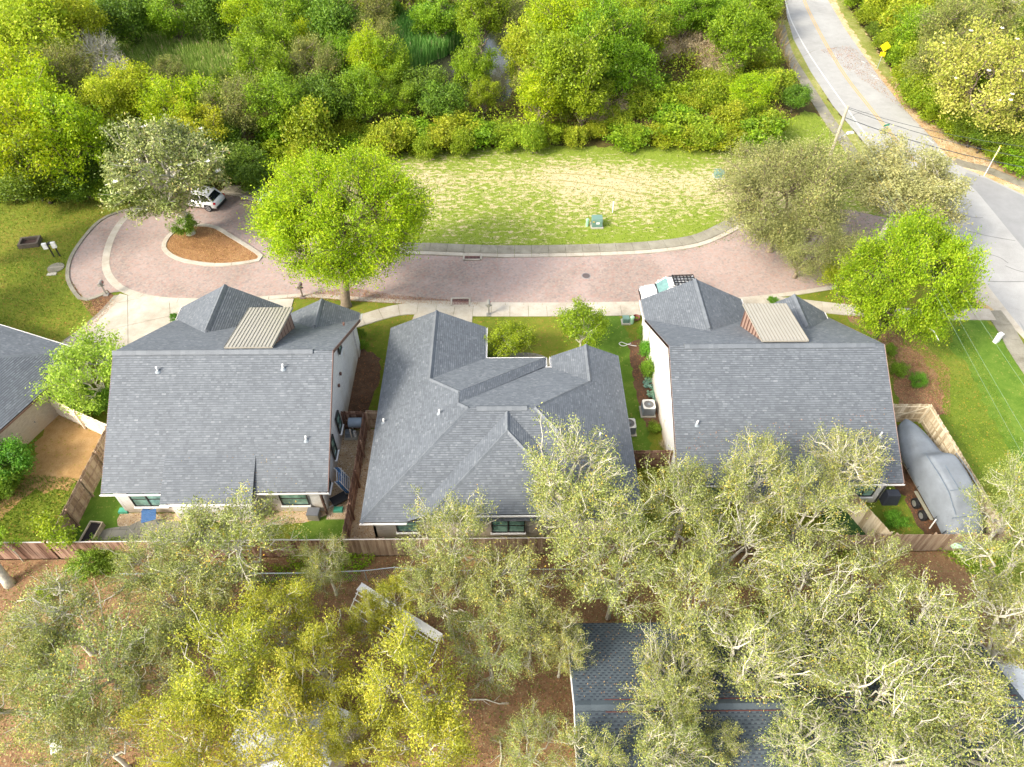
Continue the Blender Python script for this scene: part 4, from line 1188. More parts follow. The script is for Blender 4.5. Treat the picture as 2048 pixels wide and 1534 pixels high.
def car(label, loc, rz, L=4.6, W=1.88, Hh=1.64, rack=False, boxy=False):
    c = thing('parked_car', label, 'car', loc, rz)       # nose towards +X
    hw = W / 2
    # lower body as lofted cross-sections from tail to nose: x, half width, sill z, shoulder z, deck z
    st = [(-L / 2, 0.80, 0.50, 0.86, 0.96), (-L / 2 + 0.10, 0.93, 0.36, 0.92, 1.04), (-L / 2 + 0.55, 1.0, 0.30, 0.95, 1.05), (-0.6, 1.0, 0.26, 0.93, 1.00), (0.7, 1.0, 0.26, 0.91, 0.99),
          (L / 2 - 1.25, 0.99, 0.28, 0.90, 1.02), (L / 2 - 0.5, 0.95, 0.30, 0.80, 0.93), (L / 2 - 0.12, 0.84, 0.34, 0.70, 0.80), (L / 2, 0.70, 0.42, 0.60, 0.68)]
    b = MB()
    for x, k, s, sh, dk in st:
        y = hw * k
        b.v += [(x, -y * 0.93, s), (x, -y, s + 0.18), (x, -y, sh - 0.1), (x, -y * 0.95, sh), (x, -y * 0.78, dk), (x, 0, dk + 0.03), (x, y * 0.78, dk), (x, y * 0.95, sh), (x, y, sh - 0.1), (x, y, s + 0.18), (x, y * 0.93, s)]
    n = 11
    for i in range(len(st) - 1):
        for j in range(n):
            jj = (j + 1) % n
            b.f.append((i * n + j, i * n + jj, (i + 1) * n + jj, (i + 1) * n + j))
    b.f.append(tuple(range(n))[::-1]); b.f.append(tuple((len(st) - 1) * n + j for j in range(n)))
    body = b.obj('body', m_paint, c, smooth=True)
    # greenhouse
    xr0, xr1 = -L / 2 + 0.28, L / 2 - 1.32
    g = MB()
    lo = [(xr0, 0.86), (xr1, 0.84)]; hi = [(xr0 + (0.3 if boxy else 0.62), 0.70), (xr1 - 0.78, 0.72)]
    z0, z1 = 1.0, Hh
    q = []
    for (x, k) in (lo[0], lo[1]): q += [(x, -hw * k, z0), (x, hw * k, z0)]
    for (x, k) in (hi[0], hi[1]): q += [(x, -hw * k, z1 - 0.05), (x, hw * k, z1 - 0.05)]
    g.add(q, [(0, 2, 6, 4), (1, 5, 7, 3), (0, 4, 5, 1), (2, 3, 7, 6), (4, 6, 7, 5)])
    g.obj('side_glass', m_tint, c)
    # roof skin with rounded edge
    x0, x1 = hi[0][0] - (0.1 if boxy else 0.3), hi[1][0] + 0.04
    rf = MB()
    for x, kz, kw in ((x0, -0.05 if not boxy else 0, 0.93), (x0 + 0.25, 0.02, 1.0), ((x0 + x1) / 2, 0.05, 1.02), (x1 - 0.2, 0.03, 1.0), (x1, -0.03, 0.97)):
        w = hw * 0.73 * kw
        rf.v += [(x, -w - 0.03, z1 - 0.09 + kz * 0.5), (x, -w + 0.05, z1 - 0.02 + kz), (x, 0, z1 + kz), (x, w - 0.05, z1 - 0.02 + kz), (x, w + 0.03, z1 - 0.09 + kz * 0.5)]
    for i in range(4):
        for j in range(4): rf.f.append((i * 5 + j, (i + 1) * 5 + j, (i + 1) * 5 + j + 1, i * 5 + j + 1))
    rf.obj('roof', m_paint, c, smooth=True)
    for s in (-1, 1):
        for xa, xb, k in ((lo[0][0] + 0.02, hi[0][0] - 0.02, 0.1), (lo[0][0] + 1.15, hi[0][0] + 0.75, 0.05), (0.02, -0.03, 0.04), (lo[1][0] - 0.0, hi[1][0] + 0.02, 0.06)):
            MB().tube([(xa, s * hw * 0.865, z0 - 0.02), (xb, s * hw * 0.725, z1 - 0.05)], k, 5).obj('pillar', m_paint if k != 0.04 else m_black, c)
    # windscreen and rear window as panes a little proud of the glasshouse
    MB().slab([(lo[1][0] + 0.02, -hw * 0.78, z0 + 0.03), (lo[1][0] + 0.02, hw * 0.78, z0 + 0.03), (hi[1][0] + 0.03, hw * 0.66, z1 - 0.06), (hi[1][0] + 0.03, -hw * 0.66, z1 - 0.06)], 0.02).obj('windscreen', m_wind, c)
    MB().slab([(lo[0][0] - 0.02, -hw * 0.74, z0 + 0.08), (lo[0][0] - 0.02, hw * 0.74, z0 + 0.08), (hi[0][0] - 0.06, hw * 0.62, z1 - 0.08), (hi[0][0] - 0.06, -hw * 0.62, z1 - 0.08)], 0.02).obj('rear_window', m_tint, c)
    MB().slab([(lo[1][0] + 0.12, -hw * 0.8, z0 + 0.02), (lo[1][0] + 0.12, hw * 0.8, z0 + 0.02), (lo[1][0] - 0.02, hw * 0.8, z0 + 0.08), (lo[1][0] - 0.02, -hw * 0.8, z0 + 0.08)], 0.02).obj('cowl', m_black, c)
    for s in (-1, 1):
        for x in (-L / 2 + 0.88, L / 2 - 0.92):
            MB().box((x, s * (hw - 0.012), 0.46), (0.84, 0.05, 0.5), top=0.82).obj('wheel_arch', m_black, c)
            w = MB().tube([(0, -0.11, 0), (0, 0.11, 0)], 0.36, 20).obj('wheel', m_tyre, c, (x, s * (hw - 0.08), 0.36))
            MB().tube([(0, s * 0.10, 0), (0, s * 0.125, 0)], 0.25, 16).obj('rim', m_rim, w)
            sp = MB()
            for a in range(5): sp.box((math.cos(a * 1.2566) * 0.14, s * 0.128, math.sin(a * 1.2566) * 0.14), (0.1, 0.01, 0.1), ry=-a * 1.2566)
            sp.obj('spoke_gap', m_black, w)
        MB().box((-L / 2 + 0.16, s * hw * 0.76, 0.90), (0.2, 0.42, 0.15), rz=s * 0.25).obj('tail_light', m_red, c)
        MB().box((L / 2 - 0.2, s * hw * 0.72, 0.70), (0.26, 0.34, 0.12), rz=-s * 0.4).obj('headlight', m_lamp, c)
        MB().box((L / 2 - 1.6, s * (hw + 0.08), 1.06), (0.16, 0.2, 0.13)).obj('mirror', m_paint, c)
    MB().box((-L / 2 + 0.02, 0, 0.44), (0.16, W * 0.84, 0.22)).obj('bumper', m_black, c)
    MB().box((L / 2 - 0.06, 0, 0.46), (0.18, W * 0.74, 0.2)).obj('bumper', m_black, c)
    MB().box((L / 2 - 0.06, 0, 0.62), (0.12, 0.8, 0.1)).obj('grille', m_black, c)
    MB().box((-L / 2 - 0.02, 0, 0.74), (0.03, 0.44, 0.14)).obj('licence_plate', m_plate, c)
    for s in (-1, 1): MB().box(((x0 + x1) / 2, s * hw * 0.66, z1 + 0.05), (x1 - x0 - 0.3, 0.035, 0.04)).obj('roof_rail', m_black if rack else m_rim, c)
    if rack:
        rk = MB()
        rx0, rx1 = x0 + 0.05, x1 - 0.45
        for y in (-0.62, 0.62): rk.box(((rx0 + rx1) / 2, y, z1 + 0.18), (rx1 - rx0, 0.05, 0.06))
        for i in range(7): rk.box((rx0 + (rx1 - rx0) * i / 6, 0, z1 + 0.14), (0.07, 1.24, 0.035))
        for y in (-0.3, 0, 0.3): rk.box(((rx0 + rx1) / 2, y, z1 + 0.17), (rx1 - rx0, 0.1, 0.03))
        rk.box((rx1 + 0.02, 0, z1 + 0.2), (0.1, 1.24, 0.1))
        rk.obj('roof_rack', m_black, c)
    return c
a, b = gp(432.6, 416.6, 0.4), gp(448.5, 397, 0.5)
d = (b - a); ang = math.atan2(d.y, d.x)                                # rear bumper runs from a to b
hd = ang + math.pi / 2
mid = (a + b) / 2
car('white SUV seen from behind, parked beside the spreading magnolia at the head of the cul-de-sac', (mid.x + math.cos(hd) * 2.2, mid.y + math.sin(hd) * 2.2, 0.02), hd, L=4.65)
q = gp(1279, 592, 0.5)
car('white off-road wagon with black roof rack on the brick street by the right house', (q.x + 2.45, q.y + 0.15, 0.02), math.pi + 0.03, L=4.75, W=1.95, Hh=1.8, rack=True, boxy=True)
q = gp(548, 418, 0.5)
car('white car mostly hidden behind the large bright green oak', (q.x + 0.6, q.y, 0.02), math.radians(-35), L=4.4)

# ---- boat under a grey cover on a trailer
m_cover = plain('grey_boat_cover', C(112, 118, 124), 0.8, var=0.16, scale=1.1, bmp=0.03)
m_hull = plain('pale_green_hull', C(170, 204, 172), 0.3, var=0.05)
bt = thing('boat', 'boat on a tandem trailer under a tight grey cover in the fenced yard', 'boat', (26.9, 25.7, 0), math.radians(94.5))
# stations along the hull, bow at +x : x, half width, cover edge z, cover crown z, shoulder k
BS = [(-4.35, 0.90, 0.8, 1.0, 0.4), (-4.0, 1.12, 1.0, 1.35, 0.5), (-3.2, 1.26, 1.35, 2.1, 0.55), (-2.3, 1.28, 1.4, 2.75, 0.62), (-1.9, 1.30, 1.45, 2.95, 0.66), (-0.9, 1.31, 1.5, 3.1, 0.7), (0.3, 1.31, 1.5, 3.12, 0.7), (0.85, 1.30, 1.52, 2.95, 0.66), (1.25, 1.26, 1.55, 2.3, 0.6),
      (1.9, 1.21, 1.58, 2.14, 0.35), (2.8, 1.08, 1.62, 2.1, 0.3), (3.5, 0.88, 1.66, 2.04, 0.3), (4.1, 0.65, 1.7, 1.98, 0.25), (4.4, 0.41, 1.7, 1.93, 0.2), (4.55, 0.14, 1.72, 1.86, 0.2)]
cv = MB(); rr_ = random.Random(4)
N = 13
for x, w, ze_, zc, kk in BS:
    for j in range(N):
        t = -1 + 2 * j / (N - 1)
        at = abs(t)
        if at > 0.82: y = w * (1 + 0.02 * rr_.uniform(-1, 1)); z = ze_ - 0.45 * (at - 0.82) / 0.18
        else:
            y = w * at / 0.82
            f = max(0, (at / 0.82 - kk) / (1 - kk))
            z = zc + (ze_ - zc) * (f ** 1.35) - 0.06 * (at / 0.82) ** 2
        z += rr_.uniform(-0.02, 0.02)
        cv.v.append((x, math.copysign(y, t) if t else 0, z))
for i in range(len(BS) - 1):
    for j in range(N - 1): cv.f.append((i * N + j, (i + 1) * N + j, (i + 1) * N + j + 1, i * N + j + 1))
cv.f.append(tuple(range(N)))
co = cv.obj('cover', m_cover, bt, smooth=True)
sm_ = co.modifiers.new('soft', 'SUBSURF'); sm_.levels = 1; sm_.render_levels = 2
m_fold = plain('cover_seam', C(96, 108, 120), 0.8)
for pts in ([(-1.9, -0.9, 3.0), (-1.9, 0, 3.02), (-1.9, 0.9, 3.0)], [(0.8, 0.95, 2.9), (-0.8, 0.98, 3.0), (-1.9, 0.95, 2.9), (-3.1, 0.8, 2.2)], [(0.8, -0.95, 2.9), (-0.8, -0.98, 3.0), (-1.9, -0.95, 2.9)], [(-0.2, 0.35, 3.12), (-1.8, 0.35, 3.04)], [(-3.2, -1.0, 2.02), (-3.2, 0, 2.14), (-3.2, 1.0, 2.02)]):
    MB().tube(pts, 0.022, 5).obj('seam', m_fold, co)
for x, wd in ((-3.6, 1.25), (-2.6, 1.3), (-0.4, 1.34), (1.0, 1.3), (2.3, 1.16)):
    for sg in (-1, 1): MB().tube([(x, sg * wd, 1.32), (x + 0.05, sg * (wd + 0.02), 1.0), (x + 0.1, sg * (wd - 0.15), 0.6)], 0.02, 4).obj('strap', m_black, co)
hl = MB()
for x, w, ze_, zc, kk in BS:
    w2 = w * 0.97
    hl.v += [(x, -w2, ze_ - 0.3), (x, -w2 * 0.9, 0.95), (x, 0, 0.55 if x < 3.4 else 1.0), (x, w2 * 0.9, 0.95), (x, w2, ze_ - 0.3)]
for i in range(len(BS) - 1):
    for j in range(4): hl.f.append((i * 5 + j, i * 5 + j + 1, (i + 1) * 5 + j + 1, (i + 1) * 5 + j))
hl.f.append((4, 3, 2, 1, 0))
hl.obj('hull', m_hull, bt, smooth=True)
om = MB().box((-4.55, 0, 0.85), (0.5, 0.55, 0.95), top=0.7).obj('outboard', m_cover, bt)
tr = thing('boat_trailer', 'pale tandem-axle trailer carrying the covered boat', 'trailer', (26.9, 25.7, 0), math.radians(94.5))
m_alu = plain('dull_aluminium', C(176, 170, 150), 0.4, 0.5)
fr = MB()
for s in (-1, 1): fr.box((-0.6, s * 0.85, 0.52), (6.2, 0.1, 0.12))
for x in (-3.4, -1.6, 0.4, 2.3): fr.box((x, 0, 0.5), (0.1, 1.8, 0.1))
for s in (-1, 1): fr.tube([(2.4, s * 0.85, 0.52), (4.6, 0, 0.52)], 0.055, 6)
fr.tube([(4.5, 0, 0.52), (5.4, 0, 0.52)], 0.06, 6)
fr.obj('frame', m_alu, tr)
for s in (-1, 1):
    for x in (-1.0, -1.9):
        w = MB().tube([(0, -0.1, 0), (0, 0.1, 0)], 0.34, 18).obj('wheel', m_tyre, tr, (x, s * 1.42, 0.34))
        MB().tube([(0, s * 0.09, 0), (0, s * 0.12, 0)], 0.2, 12).obj('rim', m_rim, w)
    MB().box((-1.45, s * 1.32, 0.78), (2.1, 0.2, 0.05)).obj('fender', m_alu, tr)
    MB().tube([(-2.9, s * 1.55, 0.5), (-2.9, s * 1.6, 1.5)], 0.04, 8).obj('guide_post', m_pipe, tr)
MB().tube([(5.2, 0.1, 0), (5.2, 0.1, 0.95)], 0.035, 6).obj('jack', m_galv, tr)

# ---- yard and street pieces
m_box = plain('utility_green', C(100, 130, 118), 0.5, var=0.06)
m_pad = plain('pad_concrete', C(170, 164, 150), 0.9)
def utility_box(label, px, py, w=0.95, d=0.8, h=0.85, rz=0.0, sticker=True):
    q = gp(px, py)
    o = thing('transformer_box', label, 'utility box', (q.x, q.y, 0), rz)
    MB().box((0, 0, 0.06), (w + 0.2, d + 0.2, 0.12)).obj('pad', m_pad, o)
    MB().box((0, 0, 0.12 + h * 0.4), (w, d, h * 0.8)).obj('cabinet', m_box, o, bevel=0.02)
    MB().box((0, 0.04, 0.12 + h * 0.88), (w + 0.06, d + 0.02, h * 0.18), top=0.92).obj('lid', m_box, o, bevel=0.015)
    if sticker:
        MB().box((0.05, -d / 2 - 0.012, 0.12 + h * 0.52), (w * 0.32, 0.01, 0.2)).obj('sticker', m_white, o)
        MB().box((-w * 0.35, -d / 2 - 0.012, 0.12 + h * 0.7), (w * 0.16, 0.01, 0.09)).obj('warning_sticker', plain('yellow_sticker', C(214, 180, 60)), o)
    return o
utility_box('pale green transformer box with white sticker on the empty sandy lot', 1193, 452)
utility_box('green transformer box in the bushes behind the head of the cul-de-sac', 518, 378, 1.0, 0.9, 0.8, -0.35)
utility_box('dark green transformer box at the far right end of the empty lot', 1437, 354, 0.9, 0.8, 0.6, 0.0, False)
utility_box('small green cable box in the grass strip beside the planting bed', 1251, 645, 0.5, 0.45, 0.45, 0.0, False)
def bollard(label, px, py, h, r, mat, cap=None):
    q = gp(px, py)
    o = tag(MB().tube([(0, 0, 0), (0, 0, h), (0, 0, h + r * 0.4)], [r, r, r * 0.6], 14).obj('pedestal', mat, None, q), label, 'pedestal')
    MB().tube([(0, 0, h - 0.12), (0, 0, h - 0.06)], r * 1.06, 14).obj('band', mat, o)
m_ped = plain('pale_green_plastic', C(148, 188, 156), 0.5)
bollard('round pale green cable pedestal left of the transformer box on the lot', 1174, 452, 0.75, 0.14, m_ped)
bollard('round pale green cable pedestal in the grass strip beside the small cable box', 1263, 646, 0.65, 0.17, m_ped)
bollard('slim white plastic marker post standing on the empty lot', 1225, 425, 1.2, 0.05, m_pipe)
q = gp(1991, 684)
o = thing('utility_cabinet', 'tilted white cable cabinet on the corner lawn beside the sidewalk', 'utility box', q, 0.5)
MB().box((0, 0, 0.42), (0.42, 0.3, 0.84)).obj('cabinet', m_white, o, bevel=0.02); MB().box((0, 0, 0.86), (0.46, 0.34, 0.06), top=0.85).obj('lid', m_pipe, o)

def condenser(label, px, py, z=0.1, s=0.85, h=0.8):
    q = gp(px, py, z + h)
    o = thing('air_conditioner', label, 'air conditioner', (q.x, q.y, 0))
    MB().box((0, 0, z / 2 + 0.01), (s + 0.2, s + 0.2, z)).obj('pad', m_pad, o)
    body = MB().box((0, 0, z + h / 2 - 0.02), (s - 0.04, s - 0.04, h - 0.06)).obj('cabinet', plain('condenser_grille', C(110, 106, 100), 0.6), o)
    lm = MB().box((0, 0, 0), (s, 0.012, 0.018)).mesh('louvre', m_lead)
    for i in range(14):
        for sd_ in range(2):
            link('louvre', lm, body, (0, (-1 if sd_ else 1) * (s / 2 - 0.01), z + 0.08 + i * (h - 0.16) / 13))
            link('louvre', lm, body, ((-1 if sd_ else 1) * (s / 2 - 0.01), 0, z + 0.08 + i * (h - 0.16) / 13), (0, 0, math.pi / 2))
    t = MB()
    k = 32; R = s * 0.41; zt = z + h
    ring = []
    for i in range(k):
        a = 2 * math.pi * (i + 0.5) / k
        m_ = max(abs(math.cos(a)), abs(math.sin(a)))
        ring.append(((math.cos(a) / m_ * s / 2, math.sin(a) / m_ * s / 2), (math.cos(a) * R, math.sin(a) * R)))
    for (ox, oy), (ix, iy) in ring: t.v += [(ox, oy, zt - 0.04), (ox, oy, zt), (ix, iy, zt), (ix, iy, zt - 0.1)]
    for i in range(k):
        j = (i + 1) % k
        for e in range(3): t.f.append((i * 4 + e, j * 4 + e, j * 4 + e + 1, i * 4 + e + 1))
    t.obj('top_panel', plain('condenser_top', C(206, 204, 196), 0.5), o)
    MB().tube([(0, 0, zt - 0.12), (0, 0, zt - 0.11)], R, 24).obj('fan_well', m_black, o)
    g = MB()
    for i in range(12):
        a = math.pi * i / 12
        g.tube([(math.cos(a) * R, math.sin(a) * R, zt - 0.01), (-math.cos(a) * R, -math.sin(a) * R, zt - 0.01)], 0.006, 4)
    g.tube([(0, 0, zt - 0.02), (0, 0, zt + 0.01)], R * 0.25, 12)
    g.obj('fan_guard', m_lead, o)
    fb = MB()
    for i in range(3):
        a = i * 2.094
        fb.box((math.cos(a) * R * 0.5, math.sin(a) * R * 0.5, zt - 0.08), (R * 0.7, R * 0.4, 0.015), rz=a)
    fb.obj('fan', m_lead, o)
    return o
condenser('square air conditioner with round fan beside the white wall of the right house', 1298, 808)
condenser('air conditioner half hidden under the right eave of the middle house', 1259, 846, h=0.75)

def mailbox(label, px, py, h=1.15, mat=None):
    q = gp(px, py)
    o = thing('mailbox', label, 'mailbox', (q.x, q.y, 0))
    mat = mat or plain('bronze_mailbox', C(110, 98, 88), 0.5)
    MB().box((0, 0, h / 2), (0.1, 0.1, h)).obj('post', mat, o)
    MB().box((0, 0, 0.04), (0.4, 0.4, 0.08)).obj('base', mat, o)
    b = MB(); n = 9
    for y in (-0.3, 0.3):
        for i in range(n):
            a = math.pi * i / (n - 1); b.v.append((math.cos(a) * 0.14, y, h + 0.1 + math.sin(a) * 0.15))
        b.v += [(-0.14, y, h - 0.06), (0.14, y, h - 0.06)]
    k = n + 2
    for i in range(k): b.f.append((i, (i + 1) % k, (i + 1) % k + k, i + k))
    b.f += [tuple(range(k))[::-1], tuple(range(k, 2 * k))]
    b.obj('box', mat, o)
    MB().box((0.16, 0.1, h + 0.12), (0.015, 0.04, 0.2)).obj('flag', m_red, o)
    MB().box((0, 0, h - 0.12), (0.5, 0.12, 0.06)).obj('arm', mat, o)
mailbox('bronze mailbox on a post at the kerb left of the bright green oak trunk', 606, 595)
mailbox('grey mailbox on a post in front of the middle house', 978, 630, mat=plain('grey_mailbox', C(128, 126, 118), 0.5))
mailbox('mailbox on a post in the mulch corner between brick parking strip and driveway', 213, 590, mat=plain('dull_grey_mailbox', C(138, 132, 124), 0.5))

# round lid, stone and block planter on the left lawn, control boxes
q = gp(112, 536)
o = tag(MB().tube([(0, 0, 0), (0, 0, 0.05)], 0.68, 28).obj('round_lid', m_conc_d, None, (q.x, q.y, 0.01)), 'round concrete tank lid in the left lawn', 'tank lid')
MB().box((0, 0.05, 0.055), (1.25, 0.05, 0.012), rz=0.15).obj('seam', m_conc, o)
q = gp(104, 549); tag(MB().box((0, 0, 0.03), (0.75, 0.34, 0.07), rz=0.1).obj('stone_slab', m_pad, None, (q.x, q.y, 0.01)), 'small white stone slab in front of the round tank lid', 'slab')
q = gp(62, 488)
o = thing('planter_frame', 'low dark block frame round bare soil on the left lawn', 'planter', q, 0.2)
m_blk = plain('dark_block', C(92, 82, 70), 0.9, var=0.3)
for x, y, a in ((0, 0.55, 0), (0, -0.55, 0), (0.75, 0, 1), (-0.75, 0, 1)): MB().box((x, y, 0.2), (1.68, 0.18, 0.4) if not a else (0.18, 0.92, 0.4)).obj('side_block', m_blk, o)
MB().box((0, 0, 0.14), (1.3, 0.9, 0.04)).obj('soil', plain('dark_soil', C(70, 50, 42), 0.95), o)
q = gp(114, 513)
o = thing('meter_post', 'pair of white control boxes on two posts in the left lawn', 'control boxes', q, 0.25)
for x in (-0.22, 0.25): MB().box((x, 0, 0.7), (0.09, 0.09, 1.4)).obj('post', m_dark, o); 
for x, c_ in ((-0.42, m_white), (0.28, m_pipe)): MB().box((x, -0.1, 1.25), (0.36, 0.22, 0.55)).obj('control_box', c_, o, bevel=0.015)
MB().box((0, 0.0, 1.42), (0.3, 0.3, 0.12)).obj('crosspiece', m_dark, o)

# wooden raised planter, patio set, compressor and side-yard clutter
q = gp(136, 1062)
o = thing('raised_planter', 'long wooden raised planter with dark soil beside the grey fence', 'planter', (-25.35, 22.6, 0), math.radians(84))
for y in (-0.38, 0.38): MB().box((0, y, 0.22), (2.3, 0.06, 0.44)).obj('side_board', m_bd_pale, o)
for x in (-1.12, 1.12): MB().box((x, 0, 0.22), (0.06, 0.7, 0.44)).obj('end_board', m_bd_pale, o)
MB().box((0, 0, 0.3), (2.18, 0.7, 0.04)).obj('soil', plain('black_soil', C(34, 28, 26), 0.95), o)
m_blue = plain('blue_metal', C(60, 96, 140), 0.5); m_blue2 = plain('bright_blue_plastic', C(46, 120, 176), 0.5)
q = gp(306, 1044)
o = thing('patio_table', 'small blue metal patio table on the pavers', 'table', (q.x, q.y, 0), 0.3)
tp = MB()
for i in range(6): tp.box((0, -0.35 + i * 0.14, 0.72), (0.85, 0.12, 0.02))
tp.obj('tabletop', m_blue, o)
for x in (-0.36, 0.36):
    for y in (-0.33, 0.33): MB().tube([(x, y, 0), (x * 0.9, y * 0.9, 0.71)], 0.018, 6).obj('leg', m_blue, o)
q = gp(297, 1027)
o = thing('patio_chair', 'blue folding patio chair between the table and the white wall', 'chair', (q.x, q.y, 0), -0.2)
for i in range(4): MB().box((0, -0.16 + i * 0.11, 0.45), (0.42, 0.09, 0.02)).obj('seat_slat', m_blue, o)
for i in range(3): MB().box((0, 0.24, 0.6 + i * 0.12), (0.42, 0.02, 0.09)).obj('back_slat', m_blue, o)
for x in (-0.2, 0.2):
    MB().tube([(x, -0.22, 0), (x, 0.24, 0.9)], 0.014, 6).obj('leg', m_blue, o); MB().tube([(x, 0.22, 0), (x, -0.2, 0.46)], 0.014, 6).obj('leg', m_blue, o)
q = gp(630, 1034)
o = thing('storage_box', 'grey patio storage box against the left house\'s rear wall', 'storage box', (q.x, q.y, 0), -0.08)
MB().box((0, 0, 0.3), (0.72, 0.55, 0.6)).obj('box', plain('taupe_plastic', C(132, 124, 112), 0.6), o, bevel=0.02); MB().box((0, 0, 0.63), (0.78, 0.6, 0.07), top=0.94).obj('lid', plain('slate_lid', C(104, 106, 110), 0.5), o)
m_teal = plain('green_lid', C(70, 150, 122), 0.5)
for px, py, s in ((249, 1023, 'left'), (677, 1021, 'right')):
    q = gp(px, py); tag(MB().box((0, 0, 0.1), (0.6, 0.36, 0.2), top=0.92).obj('valve_box', m_teal, None, q), 'green irrigation box at the %s rear corner of the left two-storey house' % s, 'valve box')
q = gp(672, 950)
o = thing('folded_ladder', 'bright blue and white folding frame leaning on the white wall above the gravel', 'ladder', (-11.05, 26.4, 0), 0.2)
for i, mt in enumerate((m_white, m_blue2, m_blue2, m_white)):
    x = 0.2 + i * 0.1
    for y in (-0.6, 0.6): MB().tube([(x + 0.35, y, 0), (x - 0.1, y * 0.9, 1.35)], 0.03, 6).obj('rail', mt, o)
    for k in range(5): MB().tube([(x + 0.35 - 0.08 * k, -0.6, 0.1 + k * 0.27), (x + 0.35 - 0.08 * k, 0.6, 0.1 + k * 0.27)], 0.02, 5).obj('rung', mt, o)
q = gp(680, 1005)
o = thing('wheelbarrow', 'black and grey wheelbarrow lying on the gravel behind the left house', 'wheelbarrow', (q.x, q.y, 0), 0.6)
MB().box((0, 0, 0.35), (0.8, 0.55, 0.22), top=1.25).obj('tray', m_black, o); MB().tube([(0.55, -0.05, 0.2), (0.55, 0.05, 0.2)], 0.2, 12).obj('wheel', m_tyre, o)
for s in (-1, 1): MB().tube([(0.5, s * 0.1, 0.2), (-0.8, s * 0.28, 0.5)], 0.02, 6).obj('handle', m_galv, o)
q = gp(703, 873)
o = thing('pump', 'small grey pump and filter on a pad in the gravel yard', 'pump', (q.x, q.y, 0))
MB().box((0, 0, 0.06), (0.9, 0.7, 0.12)).obj('pad', m_pad, o); MB().box((-0.1, 0, 0.35), (0.5, 0.4, 0.46), top=0.9).obj('casing', m_lead, o); MB().tube([(0.28, 0, 0.12), (0.28, 0, 0.55)], 0.12, 12).obj('filter', m_pipe, o)
o = thing('water_tank', 'grey drum on timber legs beside the side-yard gate', 'drum', (-10.2, 30.7, 0))
MB().tube([(-0.45, 0, 1.35), (0.45, 0, 1.35)], 0.34, 18).obj('drum', plain('drum_grey', C(120, 132, 144), 0.45), o)
for x in (-0.4, 0.4):
    for y in (-0.3, 0.3): MB().box((x, y, 0.5), (0.08, 0.08, 1.0)).obj('leg', m_bd_new, o)
# covered barbecue and hose by house C
q = gp(1775, 1003)
o = thing('covered_grill', 'grill under a black cover at the rear corner of the right house', 'grill', (q.x, q.y, 0))
MB().box((0, 0, 0.5), (1.0, 0.65, 1.0), top=0.8).obj('cover', plain('black_cover', C(46, 50, 60), 0.7), o, bevel=0.06)
q = gp(1240, 690)
hp = [gp(x, y) + Vector((0, 0, 0.04)) for x, y in [(1273, 693), (1262, 691), (1251, 688), (1243, 685), (1238, 688), (1243, 692), (1250, 692), (1256, 689), (1262, 687)]]
tag(MB().tube([p - hp[0] for p in [Vector((*c2, 0.04)) for c2 in smooth_poly([tuple(p[:2]) for p in hp], 5, False)]], 0.025, 6).obj('garden_hose', m_pipe, None, hp[0]), 'white garden hose looped on the grass strip beside the bed', 'hose')
q = gp(1272, 638)
tag(MB().tube([(math.cos(a * 0.5) * 0.28, math.sin(a * 0.5) * 0.28, 0.05 + 0.0035 * a) for a in range(60)], 0.03, 5).obj('coiled_hose', plain('brown_hose', C(120, 70, 60), 0.6), None, q), 'brown hose coiled beside the round pedestal', 'hose')

# ---- white aluminium gangway frame lying under the oaks
a, b = gp(712, 1178, 1.2), gp(874, 1282, 1.2)
d = b - a; L = d.length
o = thing('gangway', 'white metal gangway with open railings under the yellow oaks', 'gangway', (a.x, a.y, 0), math.atan2(d.y, d.x))
MB().box((L / 2, 0.25, 1.1), (L, 0.5, 0.06)).obj('deck', m_white, o)
for z, y in ((0.9, -0.1), (0.62, -0.35), (0.34, -0.6), (0.08, -0.85)): MB().box((L / 2, y, z), (L, 0.05, 0.05)).obj('rail', m_white, o)
for i in range(9):
    x = L * i / 8
    MB().tube([(x, 0.5, 1.15), (x, -0.85, 0.02)], 0.03, 6).obj('strut', m_white, o)
    if i in (0, 4, 8): MB().tube([(x, 0.45, 0), (x, 0.45, 1.1)], 0.03, 6).obj('leg', m_white, o)

# pale sheds under the foreground trees
def shed(label, c, w, d, h, rz, roofm, rise=0.5):
    o = thing('shed', label, 'shed', c, rz)
    MB().box((0, 0, h / 2), (w - 0.3, d - 0.3, h)).obj('wall', m_wallB, o)
    for s in (-1, 1):
        rf = MB().slab([(-w / 2, 0, h + rise), (w / 2, 0, h + rise), (w / 2, s * d / 2, h + 0.02), (-w / 2, s * d / 2, h + 0.02)], 0.05).obj('roof', roofm, o)
        sl = math.atan2(rise, d / 2)
        me = MB().box((0, 0, 0), (0.03, d / 2, 0.03)).mesh('roof_rib', roofm)
        k = int(w / 0.4)
        for i in range(k + 1): link('roof_rib', me, rf, (-w / 2 + 0.03 + (w - 0.06) * i / k, s * d / 4, h + rise / 2 + 0.025), (-s * sl, 0, 0))
    MB().box((0, -d / 2 + 0.14, 1.0), (0.9, 0.05, 1.9)).obj('door', m_brown, o)
m_zinc = plain('weathered_white_roof', C(196, 200, 202), 0.55, 0.0, var=0.1, scale=1.5)
q = gp(580, 1465, 2.6)
shed('shed with flat-pitched white metal roof under the yellow oak at the bottom edge', (q.x, q.y, 0), 5.0, 3.8, 2.3, math.radians(-22), m_zinc)
q = gp(2010, 1400, 2.6)
shed('shed with pale blue-white roof under the bare oaks at the right bottom corner', (q.x + 0.6, q.y, 0), 3.6, 4.6, 2.3, math.radians(72), m_zinc)
